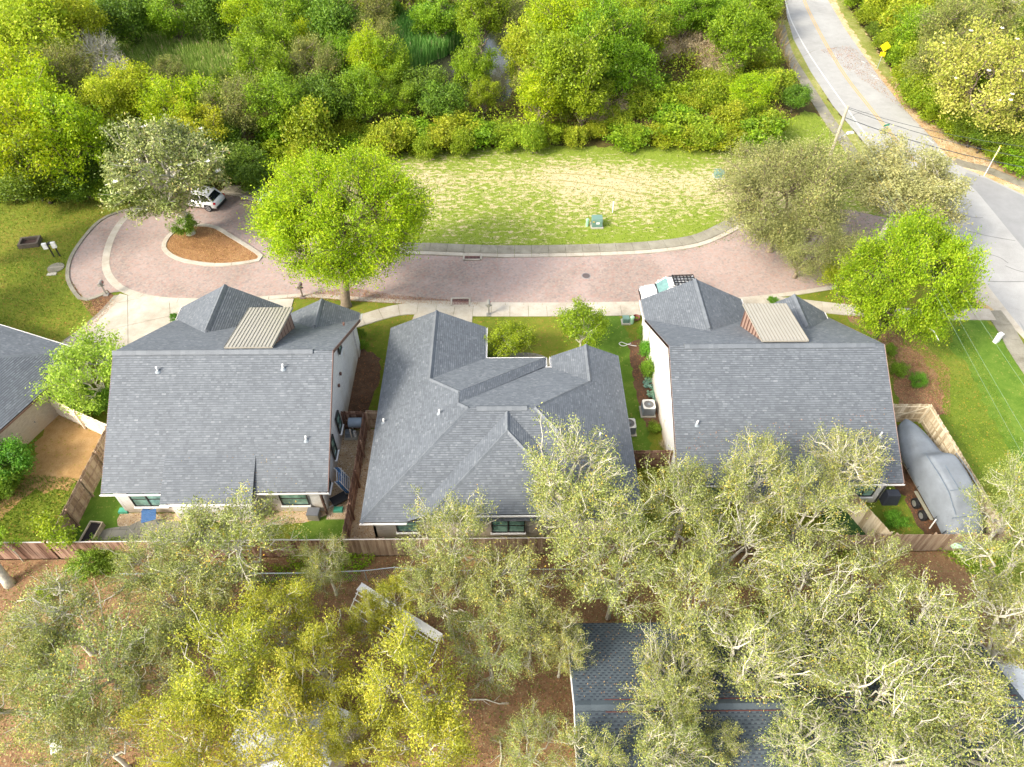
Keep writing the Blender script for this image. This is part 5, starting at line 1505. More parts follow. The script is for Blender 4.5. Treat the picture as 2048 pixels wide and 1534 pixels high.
# picnic clutter bottom left
q = gp(120, 1500)
o = thing('garden_chair', 'white plastic garden chair on the ground in the bottom left corner', 'chair', (q.x, q.y, 0), 0.5)
MB().box((0, 0, 0.42), (0.5, 0.5, 0.04)).obj('seat', m_white, o); MB().box((0, 0.26, 0.68), (0.5, 0.04, 0.5)).obj('backrest', m_white, o)
for x in (-0.22, 0.22):
    for y in (-0.22, 0.22): MB().box((x, y, 0.2), (0.05, 0.05, 0.4)).obj('leg', m_white, o)

# ---- signs and poles
m_sign = plain('yellow_sign', C(248, 214, 8), 0.5, var=0.02)
def post_sign(label, base, h, rz, plates, pm=m_galv):
    o = thing('road_sign', label, 'road sign', base, rz)
    MB().tube([(0, 0, 0), (0, 0, h)], 0.035, 8).obj('post', pm, o)
    for (dx, z, w, hh, rot, mt) in plates:
        MB().box((dx, -0.06, z), (w, 0.02, hh), ry=rot).obj('plate', mt, o, bevel=0.006)
    return o
q = gp(1754, 138)
post_sign('yellow diamond warning sign over a smaller yellow plate beside the main road', q, 3.2, math.radians(-12), [(0, 2.75, 0.85, 0.85, math.pi / 4, m_sign), (0, 1.85, 0.62, 0.5, 0, m_sign)])
q = gp(1968, 352)
post_sign('thin white post with narrow yellow-tipped vertical marker at the right-hand sidewalk', q, 3.3, 0.1, [(0, 2.75, 0.12, 0.9, 0, plain('pale_yellow_plate', C(236, 232, 150))), (0, 3.25, 0.13, 0.18, 0, m_sign), (0, 2.2, 0.13, 0.12, 0, m_sign)], m_pipe)
q = gp(1752, 300)
m_sgreen = plain('street_sign_green', C(60, 150, 110), 0.5)
post_sign('green street-name sign on a post at the street corner behind the olive tree', q, 2.9, 0.4, [(0, 2.8, 0.8, 0.2, 0, m_sgreen), (0, 2.2, 0.65, 0.65, math.pi / 8, m_lead)])
q = gp(1905, 560)
post_sign('red-faced stop sign half hidden by the bright green corner tree', q, 2.4, 2.4, [(0, 2.1, 0.7, 0.7, math.pi / 8, m_red)])
m_pole = plain('grey_timber_pole', C(164, 156, 136), 0.8, var=0.15)
PT = gp(1696, 212, 9.6)
o = thing('utility_pole', 'round timber utility pole rising behind the olive tree beside the main road', 'utility pole', (PT.x, PT.y, 0))
MB().tube([(0, 0, 0), (0, 0, 9.6)], [0.17, 0.12], 12).obj('pole', m_pole, o)
arm = MB().tube([(0, 0, 6.4), (0.9, 0.3, 6.9)], 0.03, 6).obj('lamp_arm', m_galv, o)
MB().box((1.25, 0.4, 6.95), (0.7, 0.28, 0.14), rz=0.3, top=0.8).obj('lamp_head', m_white, arm)
m_wire = plain('dark_cable', C(52, 60, 64), 0.6)
def wire(parent, a, b, sag, r_=0.018):
    a, b = Vector(a), Vector(b); pts = []
    for i in range(13):
        t = i / 12; p = a.lerp(b, t); p.z -= sag * 4 * t * (1 - t); pts.append(p - parent.location)
    MB().tube(pts, r_, 5).obj('cable', mat_w, parent)
mat_w = m_wire
wire(o, PT - Vector((0, 0, 0.2)), gp(2110, 325, 8.5), 0.5, 0.02)
wire(o, PT - Vector((0, 0, 1.0)), gp(2110, 345, 7.0), 0.5, 0.03)
wire(o, PT - Vector((0, 0, 0.1)), gp(2110, 300, 9.2), 0.5, 0.016)
mat_w = plain('pale_wire', C(120, 140, 120), 0.5)
for k, (px, py) in enumerate(((2130, 890), (2120, 985), (2110, 1027))): wire(o, PT - Vector((0, 0, 0.3 + 0.25 * k)), gp(px, py, 8.6), 0.3, 0.006)
ca, cb_ = gp(1845, 648, 4.6), gp(1868, 663, 4.4)
tag(MB().tube([Vector(), (cb_ - ca) * 0.5, cb_ - ca, (cb_ - ca) * 1.6 + Vector((0.1, 0, -0.5))], [0.04, 0.06, 0.05, 0.02], 6).obj('branch', m_white, None, ca), 'bare white limb poking out of the bright corner tree above the leafy slope', 'branch')

# reeds, tufts and fallen leaves
m_reed = leafmat('reed_green', [(0.0, C(92, 132, 48)), (0.6, C(130, 170, 76)), (0.9, C(168, 194, 104)), (1.0, C(232, 212, 164))], trans=0.3)
def blades(name, poly, n, h0, h1, w, mat, seed, lean=0.35, tip=None, tipn=0, label=None):
    r = np.random.default_rng(seed)
    P = scatter(poly, n, seed); n = len(P)
    hgt = r.uniform(h0, h1, n); ln = r.normal(0, lean, (n, 2)) * hgt[:, None] * 0.5
    a = r.uniform(0, np.pi, n); wv = np.stack([np.cos(a), np.sin(a)], 1) * (w * r.uniform(0.6, 1.4, n))[:, None]
    V = np.zeros((n, 4, 3))
    V[:, 0, :2] = P - wv; V[:, 1, :2] = P + wv
    V[:, 2, :2] = P + ln * 1.0 + wv * 0.3; V[:, 3, :2] = P + ln * 1.0 - wv * 0.3
    V[:, 2, 2] = hgt; V[:, 3, 2] = hgt; V[:, :2, 2] = 0.0
    me = bpy.data.meshes.new(name)
    me.vertices.add(n * 4); me.vertices.foreach_set('co', V.ravel())
    me.loops.add(n * 4); me.loops.foreach_set('vertex_index', np.arange(n * 4, dtype=np.int32))
    me.polygons.add(n); me.polygons.foreach_set('loop_start', np.arange(0, n * 4, 4, dtype=np.int32)); me.update(calc_edges=True)
    at = me.attributes.new('v', 'FLOAT', 'FACE'); v = r.uniform(0, 0.93, n); v[r.uniform(0, 1, n) < tipn] = 1.0
    at.data.foreach_set('value', v.astype(np.float32)); me.materials.append(mat)
    return tag(link(name, me), label, None, None, 'stuff')
REED1_PX = [(225, 70), (300, 50), (430, 50), (520, 68), (500, 120), (480, 165), (400, 185), (300, 165), (240, 120)]
REED1 = px_poly(REED1_PX, 3)
REED2_PX = [(775, 120), (790, 70), (840, 40), (900, 40), (935, 65), (915, 100), (870, 122), (830, 138)]
REED2 = px_poly(REED2_PX, 3)
blades('reeds', REED1, 26000, 1.6, 2.6, 0.06, m_reed, 5, 0.25, tipn=0.05, label='dense green reeds with tan tips filling the marshy clearing')
blades('reeds', REED2, 9000, 1.4, 2.4, 0.06, m_reed, 6, 0.25, tipn=0.02, label='bright green reeds along the left bank of the pond')
m_tuft = leafmat('grass_tufts', [(0.0, C(76, 104, 20)), (0.6, C(116, 140, 36)), (1.0, C(160, 160, 80))], trans=0.3, hue=0.01)
m_straw = leafmat('dry_straw', [(0.0, C(150, 130, 84)), (0.6, C(184, 164, 110)), (1.0, C(140, 140, 70))], trans=0.3)
blades('grass', LOT, 26000, 0.05, 0.14, 0.03, m_tuft, 7, 0.7)
LLAWN = px_poly([(-60, 405), (195, 398), (215, 430), (160, 480), (135, 550), (175, 605), (210, 590), (110, 690), (-20, 650), (-100, 560)])
blades('grass', LLAWN, 12000, 0.04, 0.12, 0.03, m_tuft, 8, 0.7)
blades('dry_grass', px_poly([(1200, 230), (1420, 215), (1560, 215), (1540, 270), (1400, 280), (1220, 275), (1050, 285), (1000, 290), (900, 292), (940, 270)], 2), 9000, 0.3, 0.9, 0.04, m_straw, 9, 0.8)
blades('dry_grass', px_poly([(1600, 225), (1560, 90), (1520, 120), (1420, 150), (1340, 100), (1380, 60), (1470, 90), (1550, 60)], 2), 5000, 0.8, 2.2, 0.05, m_straw, 10, 0.8)
m_fall = leafmat('fallen_leaf', [(0.0, C(104, 70, 46)), (0.4, C(144, 102, 68)), (0.7, C(178, 138, 92)), (1.0, C(146, 138, 78))], trans=0.1)
def fallen(poly, n, seed, size=0.08, z=0.03, name='fallen_leaves'):
    P = scatter(poly, n, seed); r = np.random.default_rng(seed)
    c = np.column_stack([P, z + r.uniform(0, 0.03, len(P))])
    o = link(name, cards(name, c, size, m_fall, seed, up=1.6)); o['kind'] = 'stuff'
FG = [(-30, 5), (25, 5), (25, 21.2), (-30, 21.2)]
fallen(FG, 45000, 11, 0.085)
fallen(px_poly([(1690, 600), (1800, 640), (1900, 740), (1900, 830), (1840, 830), (1790, 790), (1770, 700)]), 7000, 12, 0.09)
fallen(px_poly([(170, 600), (140, 560), (130, 560), (190, 640), (110, 700), (150, 690), (240, 600)]), 2500, 13, 0.09, 0.03)
fallen(px_poly([(700, 575), (780, 590), (960, 606), (960, 616), (700, 604), (560, 598), (640, 585)]), 5000, 14, 0.07, 0.05)
fallen(ISL, 5000, 15, 0.08, 0.06)
fallen(px_poly([(1640, 100), (1700, 90), (1830, 200), (1900, 290), (2048, 350), (2048, 380), (1900, 315), (1800, 215)]), 4500, 16, 0.12, 0.02)

blades('grass', px_poly([(60, 950), (190, 960), (205, 900), (150, 1075), (0, 1075), (-40, 1000)]), 5000, 0.04, 0.14, 0.03, m_tuft, 21, 0.7)
blades('grass', px_poly([(1700, 640), (1925, 640), (2050, 900), (1990, 1000), (1870, 800)]), 9000, 0.04, 0.1, 0.025, m_tuft, 22, 0.7)
blades('grass', [(-30, 8), (3, 8), (3, 21), (-30, 21)], 7000, 0.05, 0.2, 0.03, m_tuft, 23, 0.8)
def roof_leaves(pl, poly, n, seed):
    P = scatter(poly, n, seed); r = np.random.default_rng(seed)
    z = pl[0] + pl[1] * P[:, 0] + pl[2] * P[:, 1] + 0.06
    o = link('fallen_leaves', cards('fallen_leaves', np.column_stack([P, z]), 0.07, m_fall, seed, up=1.8)); o['kind'] = 'stuff'
roof_leaves(plane_of(fE[0]), [(3.1, 11.6), (23, 11.6), (23, 15.7), (3.1, 15.7)], 900, 51)
roof_leaves(plane_of(fE[1]), [(3.1, 6), (23, 6), (23, 11), (3.1, 11)], 500, 52)

roof_leaves(plane_of([(wx0, 22.08, zb), rl, rr]), [(0.5, 22.3), (7.4, 22.3), (3.5, 26.2), (1.5, 26.0)], 260, 53)
roof_leaves(prC, [(10.6, 24.6), (23.2, 24.6), (23.2, 28.5), (10.6, 27)], 420, 54)
roof_leaves(prA, [(-21, 24.3), (-12, 24.3), (-14, 26.0), (-20, 25.8)], 120, 55)
# ---------------------------------------------------------------- trees and shrubs
m_bark_pale = plain('pale_lichen_bark', C(190, 184, 166), 0.9, var=0.3, scale=5, bmp=0.01)
m_bark = plain('grey_brown_bark', C(124, 110, 92), 0.9, var=0.3, scale=5, bmp=0.015)
m_bark_dk = plain('dark_bark', C(78, 68, 56), 0.9, var=0.3, scale=4, bmp=0.015)
L_oak = leafmat('live_oak_leaf', [(0.0, C(94, 108, 50)), (0.45, C(140, 150, 76)), (0.78, C(178, 182, 104)), (0.93, C(204, 196, 90)), (1.0, C(216, 174, 60))], trans=0.3, hue=0.012)
L_yel = leafmat('yellow_oak_leaf', [(0.0, C(112, 120, 42)), (0.4, C(158, 162, 50)), (0.8, C(198, 194, 66)), (1.0, C(208, 186, 66))], trans=0.35, hue=0.012)
L_bri = leafmat('spring_green_leaf', [(0.0, C(100, 132, 8)), (0.45, C(150, 176, 14)), (0.8, C(184, 200, 26)), (1.0, C(204, 208, 50))], trans=0.45, hue=0.012)
L_mid = leafmat('mid_green_leaf', [(0.0, C(80, 110, 12)), (0.5, C(124, 152, 22)), (1.0, C(164, 186, 44))], trans=0.4, hue=0.02)
L_dark = leafmat('dark_green_leaf', [(0.0, C(58, 84, 14)), (0.5, C(94, 122, 24)), (1.0, C(134, 156, 44))], trans=0.3, hue=0.02)
L_vine = leafmat('vine_leaf', [(0.0, C(92, 114, 16)), (0.5, C(136, 156, 26)), (0.85, C(170, 182, 44)), (1.0, C(180, 164, 60))], trans=0.35, hue=0.02)
L_gold = leafmat('golden_green_leaf', [(0.0, C(122, 142, 20)), (0.5, C(168, 182, 34)), (1.0, C(206, 204, 64))], trans=0.45, hue=0.015)
L_mag = leafmat('magnolia_leaf', [(0.0, C(82, 100, 42)), (0.5, C(124, 138, 68)), (0.85, C(166, 174, 106)), (1.0, C(190, 174, 108))], trans=0.15, hue=0.01, rough=0.35)
L_olive = leafmat('olive_leaf', [(0.0, C(90, 98, 36)), (0.5, C(126, 134, 58)), (0.85, C(160, 160, 84)), (1.0, C(178, 160, 70))], trans=0.3, hue=0.015)
L_twig = leafmat('bare_twig', [(0.0, C(120, 110, 94)), (1.0, C(176, 166, 148))], trans=0.05, hue=0.01)
L_straw = leafmat('dead_cane', [(0.0, C(140, 120, 90)), (1.0, C(190, 172, 134))], trans=0.1, hue=0.01)
m_flower = plain('white_flower', C(240, 236, 226), 0.6, var=0.02)

def grow(seed, H, R, cb, limbs=7, clumps=60, twigs=5, leaves=18000, leaf=0.12, sig=0.33, tr=0.22, lobes=6, flat=1.0, lean=(0, 0), up=0.35, aspect=0.55, lw=0.45, hollow=0.45, shell=1.0, amp=0.34):
    """one tree: returns (wood MB, leaf centres, stem directions); unit metres, base at origin"""
    r = random.Random(seed); rn = np.random.default_rng(seed)
    cz = (H + cb) / 2; hh = (H - cb) / 2
    bumps = [Vector((r.gauss(0, 1), r.gauss(0, 1), r.gauss(0.2, 0.7))).normalized() for _ in range(lobes)]
    cen = []
    while len(cen) < clumps:
        d = Vector((r.gauss(0, 1), r.gauss(0, 1), r.gauss(0.15, 0.8))).normalized()
        b = max(d.dot(q) for q in bumps)
        rad = (1.02 - amp + amp * max(0, b) ** 5) * (r.uniform(hollow, 1.0) ** 0.6) * shell
        p = Vector((d.x * R * rad + lean[0], d.y * R * rad + lean[1], cz + d.z * hh * rad * flat))
        if p.z > cb * 0.75: cen.append(p)
    nodes = [Vector((math.cos(i * 2.4 + r.uniform(-.3, .3)) * R * r.uniform(0.25, 0.5) + lean[0], math.sin(i * 2.4) * R * r.uniform(0.25, 0.5) + lean[1], cb + (H - cb) * r.uniform(0.15, 0.62))) for i in range(limbs)]
    wood = MB()
    fork = Vector((lean[0] * 0.35 + r.uniform(-.1, .1), lean[1] * 0.35, cb * 0.8 + 0.1))
    wig = lambda a: Vector((r.uniform(-a, a), r.uniform(-a, a), r.uniform(-a, a) * 0.6))
    wood.tube([(0, 0, -0.1), (0.02, 0, 0.25), Vector(fork) * 0.5 + wig(0.06 * R * 0.3), fork], [tr * 1.5, tr * 1.08, tr, tr * 0.9], 8)
    def path(a, b, ra, rb, k, bend, sides):
        pts = [a]
        for i in range(1, k): pts.append(a.lerp(b, i / k) + wig(bend))
        pts.append(b)
        wood.tube(pts, [ra + (rb - ra) * (i / k) for i in range(k + 1)], sides, cap=False)
        return pts
    top = fork.lerp(Vector((lean[0], lean[1], cz)), 0.9)
    path(fork, top, tr * 0.75, tr * 0.3, 4, 0.1 * R * 0.5, 6)
    for nd in nodes: path(fork.lerp(top, r.uniform(0, 0.4)), nd, tr * lw * 1.35, tr * lw * 0.75, 4, 0.075 * R, 6)
    L, Sd, Wt = [], [], []
    for c in cen:
        nd = min(nodes + [top], key=lambda q: (q - c).length + r.uniform(0, 0.25 * R))
        rb = tr * 0.1
        pts = path(nd, c, tr * lw * 0.5, rb, 4, 0.06 * R, 5)
        out = (c - Vector((lean[0], lean[1], cz - hh * 0.4))).normalized()
        for _ in range(twigs):
            d = (out + Vector((r.gauss(0, .6), r.gauss(0, .6), r.gauss(0.1, .45)))).normalized() * r.uniform(0.5, 1.15) * R * 0.2
            s = pts[r.choice((2, 3, 4))]
            m1 = s + d * 0.5 + wig(0.08)
            wood.tube([s, m1, s + d], [rb * 0.8, rb * 0.55, rb * 0.25], 4, cap=False)
            L.append((s, m1, s + d)); Sd.append(d)
    segs = np.array([[tuple(a), tuple(b), tuple(c)] for a, b, c in L])
    nseg = len(segs)
    wts = rn.uniform(0.3, 1.6, nseg); wts /= wts.sum()
    idx = rn.choice(nseg, leaves, p=wts)
    t = rn.uniform(0.25, 1.15, leaves)[:, None]
    P = segs[idx, 0] * (1 - t) + segs[idx, 2] * t
    P = P + rn.normal(0, 1, (leaves, 3)) * np.array([sig, sig, sig * 0.75])
    tone = np.clip(rn.uniform(0, 1, nseg)[idx] * 0.45 + rn.uniform(0, 1, leaves) * 0.6, 0, 1)
    keep = P[:, 2] > 0.1
    return wood, P[keep], tone[keep]

PROTO = {}
def proto(key, seed, leafm, bark, leaf, n_flowers=0, up=0.35, aspect=0.55, **kw):
    wood, P, tone = grow(seed, leaf=leaf, **kw)
    tm = wood.mesh('trunk', bark, smooth=True)
    cm = cards('crown', P, leaf, leafm, seed, up=up, aspect=aspect, v=tone)
    fm = None
    if n_flowers:
        rn = np.random.default_rng(seed + 1)
        top = P[P[:, 2] > np.quantile(P[:, 2], 0.3)]
        q = top[rn.choice(len(top), n_flowers, replace=False)]
        fb = MB()
        for p in q:
            p = Vector(p) + Vector((0, 0, 0.12))
            for k in range(6):
                a = k * 1.047; c_, s_ = math.cos(a), math.sin(a); e = 0.17
                fb.add([p, p + Vector((c_ * e - s_ * 0.07, s_ * e + c_ * 0.07, 0.06)), p + Vector((c_ * e * 1.4, s_ * e * 1.4, 0.13)), p + Vector((c_ * e + s_ * 0.07, s_ * e - c_ * 0.07, 0.06))], [(0, 1, 2, 3)])
        fm = fb.mesh('flower', m_flower)
    PROTO[key] = (tm, cm, fm, kw['H'], kw['R'])

def plant(key, label, x, y, H=None, R=None, rz=0.0, group=None, name='tree', cat='tree', z=0.0):
    tm, cm, fm, h0, r0 = PROTO[key]
    sz = (H or h0) / h0; sx = (R or r0) / r0
    o = thing(name, label, cat, (x, y, z), rz, group)
    o.scale = (sx, sx, sz)
    link('trunk', tm, o); link('crown', cm, o)
    if fm: link('flower', fm, o)
    return o

def at_crown(px, py, H):
    """foot of a tree whose crown centre (at 0.62 H) shows at this pixel"""
    q = gp(px, py, H * 0.62)
    return q.x, q.y

# prototypes
for i in range(4):
    proto(('oak', i), 20 + i, L_oak, m_bark_pale, 0.12, H=8.5, R=4.6, cb=2.6, limbs=8, clumps=80, twigs=6, leaves=16000, amp=0.48, sig=0.21, tr=0.19, lobes=7, hollow=0.3, lw=0.42)
for i in range(3):
    proto(('oakbare', i), 30 + i, L_oak, m_bark_pale, 0.12, H=9.0, R=4.2, cb=3.0, limbs=9, clumps=90, twigs=8, leaves=12500, amp=0.5, sig=0.21, tr=0.22, lobes=8, hollow=0.3, lw=0.56)
for i in range(3):
    proto(('yel', i), 40 + i, L_yel, m_bark_pale, 0.12, H=8.0, R=4.0, cb=2.4, limbs=7, clumps=70, twigs=5, leaves=18000, amp=0.44, sig=0.23, tr=0.18, lobes=7, hollow=0.3, lw=0.56)
proto('bright_big', 51, L_bri, m_bark, 0.16, lean=(1.3, 0.0), H=12.5, R=6.6, cb=4.4, limbs=9, clumps=240, twigs=6, leaves=125000, sig=0.36, tr=0.4, lobes=12, hollow=0.7, amp=0.22)
proto('bright_corner', 52, leafmat('fresh_lime_leaf', [(0.0, C(90, 128, 12)), (0.45, C(130, 164, 20)), (0.8, C(162, 188, 36)), (1.0, C(186, 198, 58))], trans=0.45, hue=0.01), m_bark_dk, 0.16, H=9.5, R=6.0, cb=1.4, limbs=9, clumps=160, twigs=6, leaves=75000, sig=0.28, tr=0.28, lobes=12, hollow=0.55, amp=0.4)
for i in range(2):
    proto(('bright', i), 53 + i, L_bri, m_bark, 0.22, amp=0.46, H=10, R=4.2, cb=0.8, limbs=7, clumps=70, twigs=5, leaves=14000, sig=0.36, tr=0.2, lobes=7, hollow=0.5)
    proto(('gold', i), 57 + i, L_gold, m_bark, 0.22, amp=0.46, H=9, R=3.6, cb=1.6, limbs=7, clumps=60, twigs=5, leaves=12000, sig=0.36, tr=0.18, lobes=7, hollow=0.5)
for i in range(3):
    proto(('mid', i), 60 + i, L_mid, m_bark, 0.22, amp=0.48, H=9, R=4.0, cb=0.9, limbs=7, clumps=65, twigs=5, leaves=16000, sig=0.32, tr=0.18, lobes=7, hollow=0.5)
for i in range(2):
    proto(('dark', i), 65 + i, L_dark, m_bark_dk, 0.22, amp=0.46, H=6, R=3.2, cb=0.7, limbs=7, clumps=60, twigs=5, leaves=11000, sig=0.36, tr=0.14, lobes=7, hollow=0.5)
    proto(('olive', i), 67 + i, L_olive, m_bark, 0.22, H=9, R=4.4, cb=1.8, limbs=8, clumps=80, twigs=7, leaves=12000, sig=0.36, tr=0.2, lobes=8, hollow=0.3, aspect=0.4)
for i in range(3):
    proto(('vine', i), 70 + i, L_vine, m_bark_dk, 0.2, amp=0.48, H=3.0, R=2.6, cb=0.0, limbs=6, clumps=46, twigs=5, leaves=8500, sig=0.28, tr=0.07, lobes=6, hollow=0.5, up=0.7)
proto(('shrub', 0), 74, L_mid, m_bark_dk, 0.2, H=2.4, R=1.7, cb=0.0, limbs=5, clumps=32, twigs=5, leaves=5000, sig=0.22, tr=0.05, lobes=5, hollow=0.5)
proto(('shrub', 1), 75, L_dark, m_bark_dk, 0.2, H=2.4, R=1.7, cb=0.0, limbs=5, clumps=32, twigs=5, leaves=5000, sig=0.22, tr=0.05, lobes=5, hollow=0.5)
proto('bare', 76, L_twig, m_bark_pale, 0.14, H=7, R=3.2, cb=1.5, limbs=9, clumps=90, twigs=9, leaves=3500, sig=0.2, tr=0.16, lobes=7, hollow=0.3, lw=0.7, aspect=0.12)
proto('cane', 77, L_straw, m_bark_pale, 0.5, H=3.4, R=2.4, cb=0.2, limbs=6, clumps=26, twigs=6, leaves=1500, sig=0.3, tr=0.05, lobes=4, hollow=0.4, aspect=0.08, up=-0.2)
proto('magnolia', 80, L_mag, m_bark_pale, 0.24, n_flowers=26, amp=0.4, H=12, R=6.0, cb=2.4, limbs=11, clumps=130, twigs=7, leaves=30000, sig=0.3, tr=0.36, lobes=9, hollow=0.4, lw=0.72, lean=(-0.4, 0.0))
proto('magnolia_big', 81, leafmat('pale_magnolia_leaf', [(0.0, C(110, 130, 40)), (0.5, C(154, 166, 62)), (1.0, C(206, 200, 104))], trans=0.25), m_bark, 0.26, n_flowers=40, H=11, R=7.5, cb=1.0, limbs=9, clumps=120, twigs=6, leaves=26000, sig=0.4, tr=0.35, lobes=9, hollow=0.6)
proto('olive_big', 82, leafmat('pale_olive_leaf', [(0.0, C(100, 106, 52)), (0.5, C(140, 144, 80)), (0.85, C(170, 170, 108)), (1.0, C(182, 162, 82))], trans=0.35, hue=0.01), m_bark, 0.15, amp=0.42, H=10.5, R=6.2, cb=0.8, limbs=10, clumps=130, twigs=7, leaves=66000, sig=0.4, tr=0.26, lobes=9, hollow=0.25, aspect=0.4, lw=0.4)
proto('olive_thin', 83, leafmat('thin_pale_leaf', [(0.0, C(128, 136, 78)), (0.6, C(166, 170, 112)), (1.0, C(184, 178, 100))], trans=0.3), m_bark_pale, 0.17, amp=0.46, H=9.5, R=5.2, cb=3.2, limbs=10, clumps=110, twigs=7, leaves=42000, sig=0.24, tr=0.2, lobes=8, hollow=0.25, aspect=0.5, lw=0.6)
proto('myrtle', 84, L_mid, m_bark_pale, 0.13, H=4.6, R=2.1, cb=1.0, limbs=7, clumps=48, twigs=5, leaves=9000, sig=0.2, tr=0.06, lobes=6, hollow=0.4, lw=0.8)
proto('yard_tree', 85, leafmat('fresh_green_leaf', [(0.0, C(88, 134, 36)), (0.5, C(130, 176, 52)), (1.0, C(176, 208, 92))], trans=0.4), m_bark_pale, 0.17, H=6.0, R=3.2, cb=1.2, limbs=8, clumps=60, twigs=6, leaves=12000, sig=0.26, tr=0.09, lobes=7, hollow=0.4)
proto('bush', 86, leafmat('bush_leaf', [(0.0, C(66, 100, 18)), (0.5, C(104, 142, 30)), (1.0, C(150, 182, 60))], trans=0.35), m_bark_dk, 0.14, H=2.6, R=1.9, cb=0.0, limbs=6, clumps=40, twigs=5, leaves=6500, sig=0.2, tr=0.05, lobes=5, hollow=0.5)
proto('sapling', 87, L_mid, m_bark_pale, 0.14, H=3.6, R=1.0, cb=1.6, limbs=4, clumps=12, twigs=3, leaves=900, sig=0.18, tr=0.03, lobes=4, hollow=0.3)

# street trees and garden plants
b_ = gp(690, 612)
plant('bright_big', 'large round bright yellow-green oak between the left house roof and the brick street', b_.x + 0.1, b_.y, 12.2, 6.2, 0.0)
b_ = gp(382, 468)
plant('magnolia', 'spreading magnolia with bare grey limbs and a few white flowers on the mulch island', b_.x, b_.y, 11.2, 5.7, 2.4)
b_ = gp(376, 475); plant('bush', 'yellow-green shrub at the foot of the spreading magnolia', b_.x, b_.y + 0.3, 2.2, 1.3, 1, name='shrub', cat='shrub')
b_ = gp(1768, 668)
plant('bright_corner', 'wide bright green tree on the corner lawn overlapping the right house roof', b_.x - 1.9, b_.y - 1.9, 12.0, 4.4, 3.4)
x, y = at_crown(1585, 358, 11.5); plant('olive_big', 'broad olive-brown sparse tree at the mouth of the brick street', x, y, 11.5, 6.6, 0.9)
x, y = at_crown(1808, 375, 9.5); plant('olive_thin', 'thin pale twiggy tree beside the broad olive one, road showing through it', x, y, 9.5, 6.0, 0.2)
x, y = at_crown(1620, 470, 7); plant('olive_big', 'smaller dull olive tree in front of the broad olive one at the street mouth', x, y, 7.5, 4.2, 2.9)
b_ = gp(1672, 592); plant(('gold', 0), 'golden-leaved small tree at the left edge of the bright corner tree', b_.x, b_.y, 4.6, 2.2, 0, name='tree')
x, y = at_crown(1165, 650, 4.6); plant('myrtle', 'multi-stemmed green crape myrtle on the front lawn, right of the smaller one', x, y, 4.8, 2.2, 0.5)
x, y = at_crown(1022, 678, 3.8); plant('myrtle', 'smaller green crape myrtle in the nook by the curved front walk', x, y, 3.9, 1.9, 2.2)
x, y = at_crown(172, 735, 6); plant('yard_tree', 'light green tree between the left-edge house and the left two-storey house', x, y, 6.0, 3.2, 0)
for px, py, h, r, lab in ((195, 800, 1.8, 1.5, 'round dark green bush under the light green yard tree'), (150, 790, 1.6, 1.3, 'dark bush with red blooms against the cream fence'), (18, 925, 2.7, 1.8, 'tall green bush against the wall of the left-edge house'),
                          (0, 965, 2.0, 1.6, 'lower green bush at the left edge below the tall one'), (1300, 700, 1.7, 1.0, 'leafy shrub at the top of the bed along the white wall'), (1304, 738, 1.8, 1.0, 'bright shrub in the middle of the bed along the white wall'),
                          (1290, 668, 1.3, 0.8, 'small shrub at the street end of the bed along the white wall'), (1310, 855, 0.6, 0.6, 'low green plants below the air conditioner'), (1330, 890, 0.4, 0.5, 'dry clump of grass near the short brown fence'),
                          (1800, 740, 1.1, 0.8, 'dark green shrub on the leaf-covered slope nearest the right house'), (1835, 760, 1.0, 0.8, 'rounded shrub lower on the leaf-covered slope'), (1780, 700, 0.9, 0.6, 'small dark shrub close to the right house wall'),
                          (180, 1125, 1.6, 1.5, 'bright green shrub in front of the dark back fence'), (225, 1110, 1.2, 1.3, 'bright green shrub right of the first one by the back fence'), (990, 712, 0.7, 0.8, 'low dark shrub in the entry bed of the middle house'),
                          (350, 636, 0.8, 0.5, 'small green plant at the edge of the left driveway'), (1545, 600, 0.5, 0.5, 'small green plant on the walk behind the tan dormer'), (725, 690, 0.8, 0.5, 'small shrub with red flowers beside the left house'),
                          (722, 668, 0.9, 0.5, 'dark rosemary-like shrub beside the left house'), (1790, 1040, 0.9, 0.8, 'feathery green plant between the covered grill and the boat'), (1760, 960, 0.6, 0.6, 'green plant at the corner of the right house by the boat')):
    q = gp(px, py, h * 0.5)
    plant('bush' if 'dry' not in lab else 'cane', lab, q.x, q.y, h, r, px * 0.1, name='shrub', cat='shrub')
for px, py, h, lab in ((125, 1075, 3.6, 'feathery sapling in front of the grey yard fence'), (30, 1105, 3.4, 'slim sapling at the left edge by the dark fence'), (140, 1100, 3.0, 'thin pale sapling leaning against the dark fence')):
    q = gp(px, py, h * 0.3); plant('sapling', lab, q.x, q.y, h, 1.1, px)
# cabbage-like rosettes in the bed
q = gp(1300, 778)
m_cab = leafmat('blue_green_leaf', [(0.0, C(84, 120, 100)), (1.0, C(140, 176, 150))], trans=0.2)
for i, (dx, dy) in enumerate(((0, 0), (0.35, 0.5), (-0.2, 0.9), (0.3, -0.45), (0.1, 1.4))):
    a = np.random.default_rng(i).uniform(0, 6.28, 34); rr = np.random.default_rng(i + 9).uniform(0.08, 0.34, 34)
    c = np.column_stack([np.cos(a) * rr, np.sin(a) * rr, 0.16 + 0.15 * rr])
    o = link('leafy_plant', cards('leafy_plant', c, 0.26, m_cab, i, up=1.2, aspect=0.7), None, (q.x + dx, q.y + dy - 0.6, 0))
    tag(o, 'blue-green cabbage-like plant in the bed above the square air conditioner', 'plant', 'blue-green rosettes in the bed')

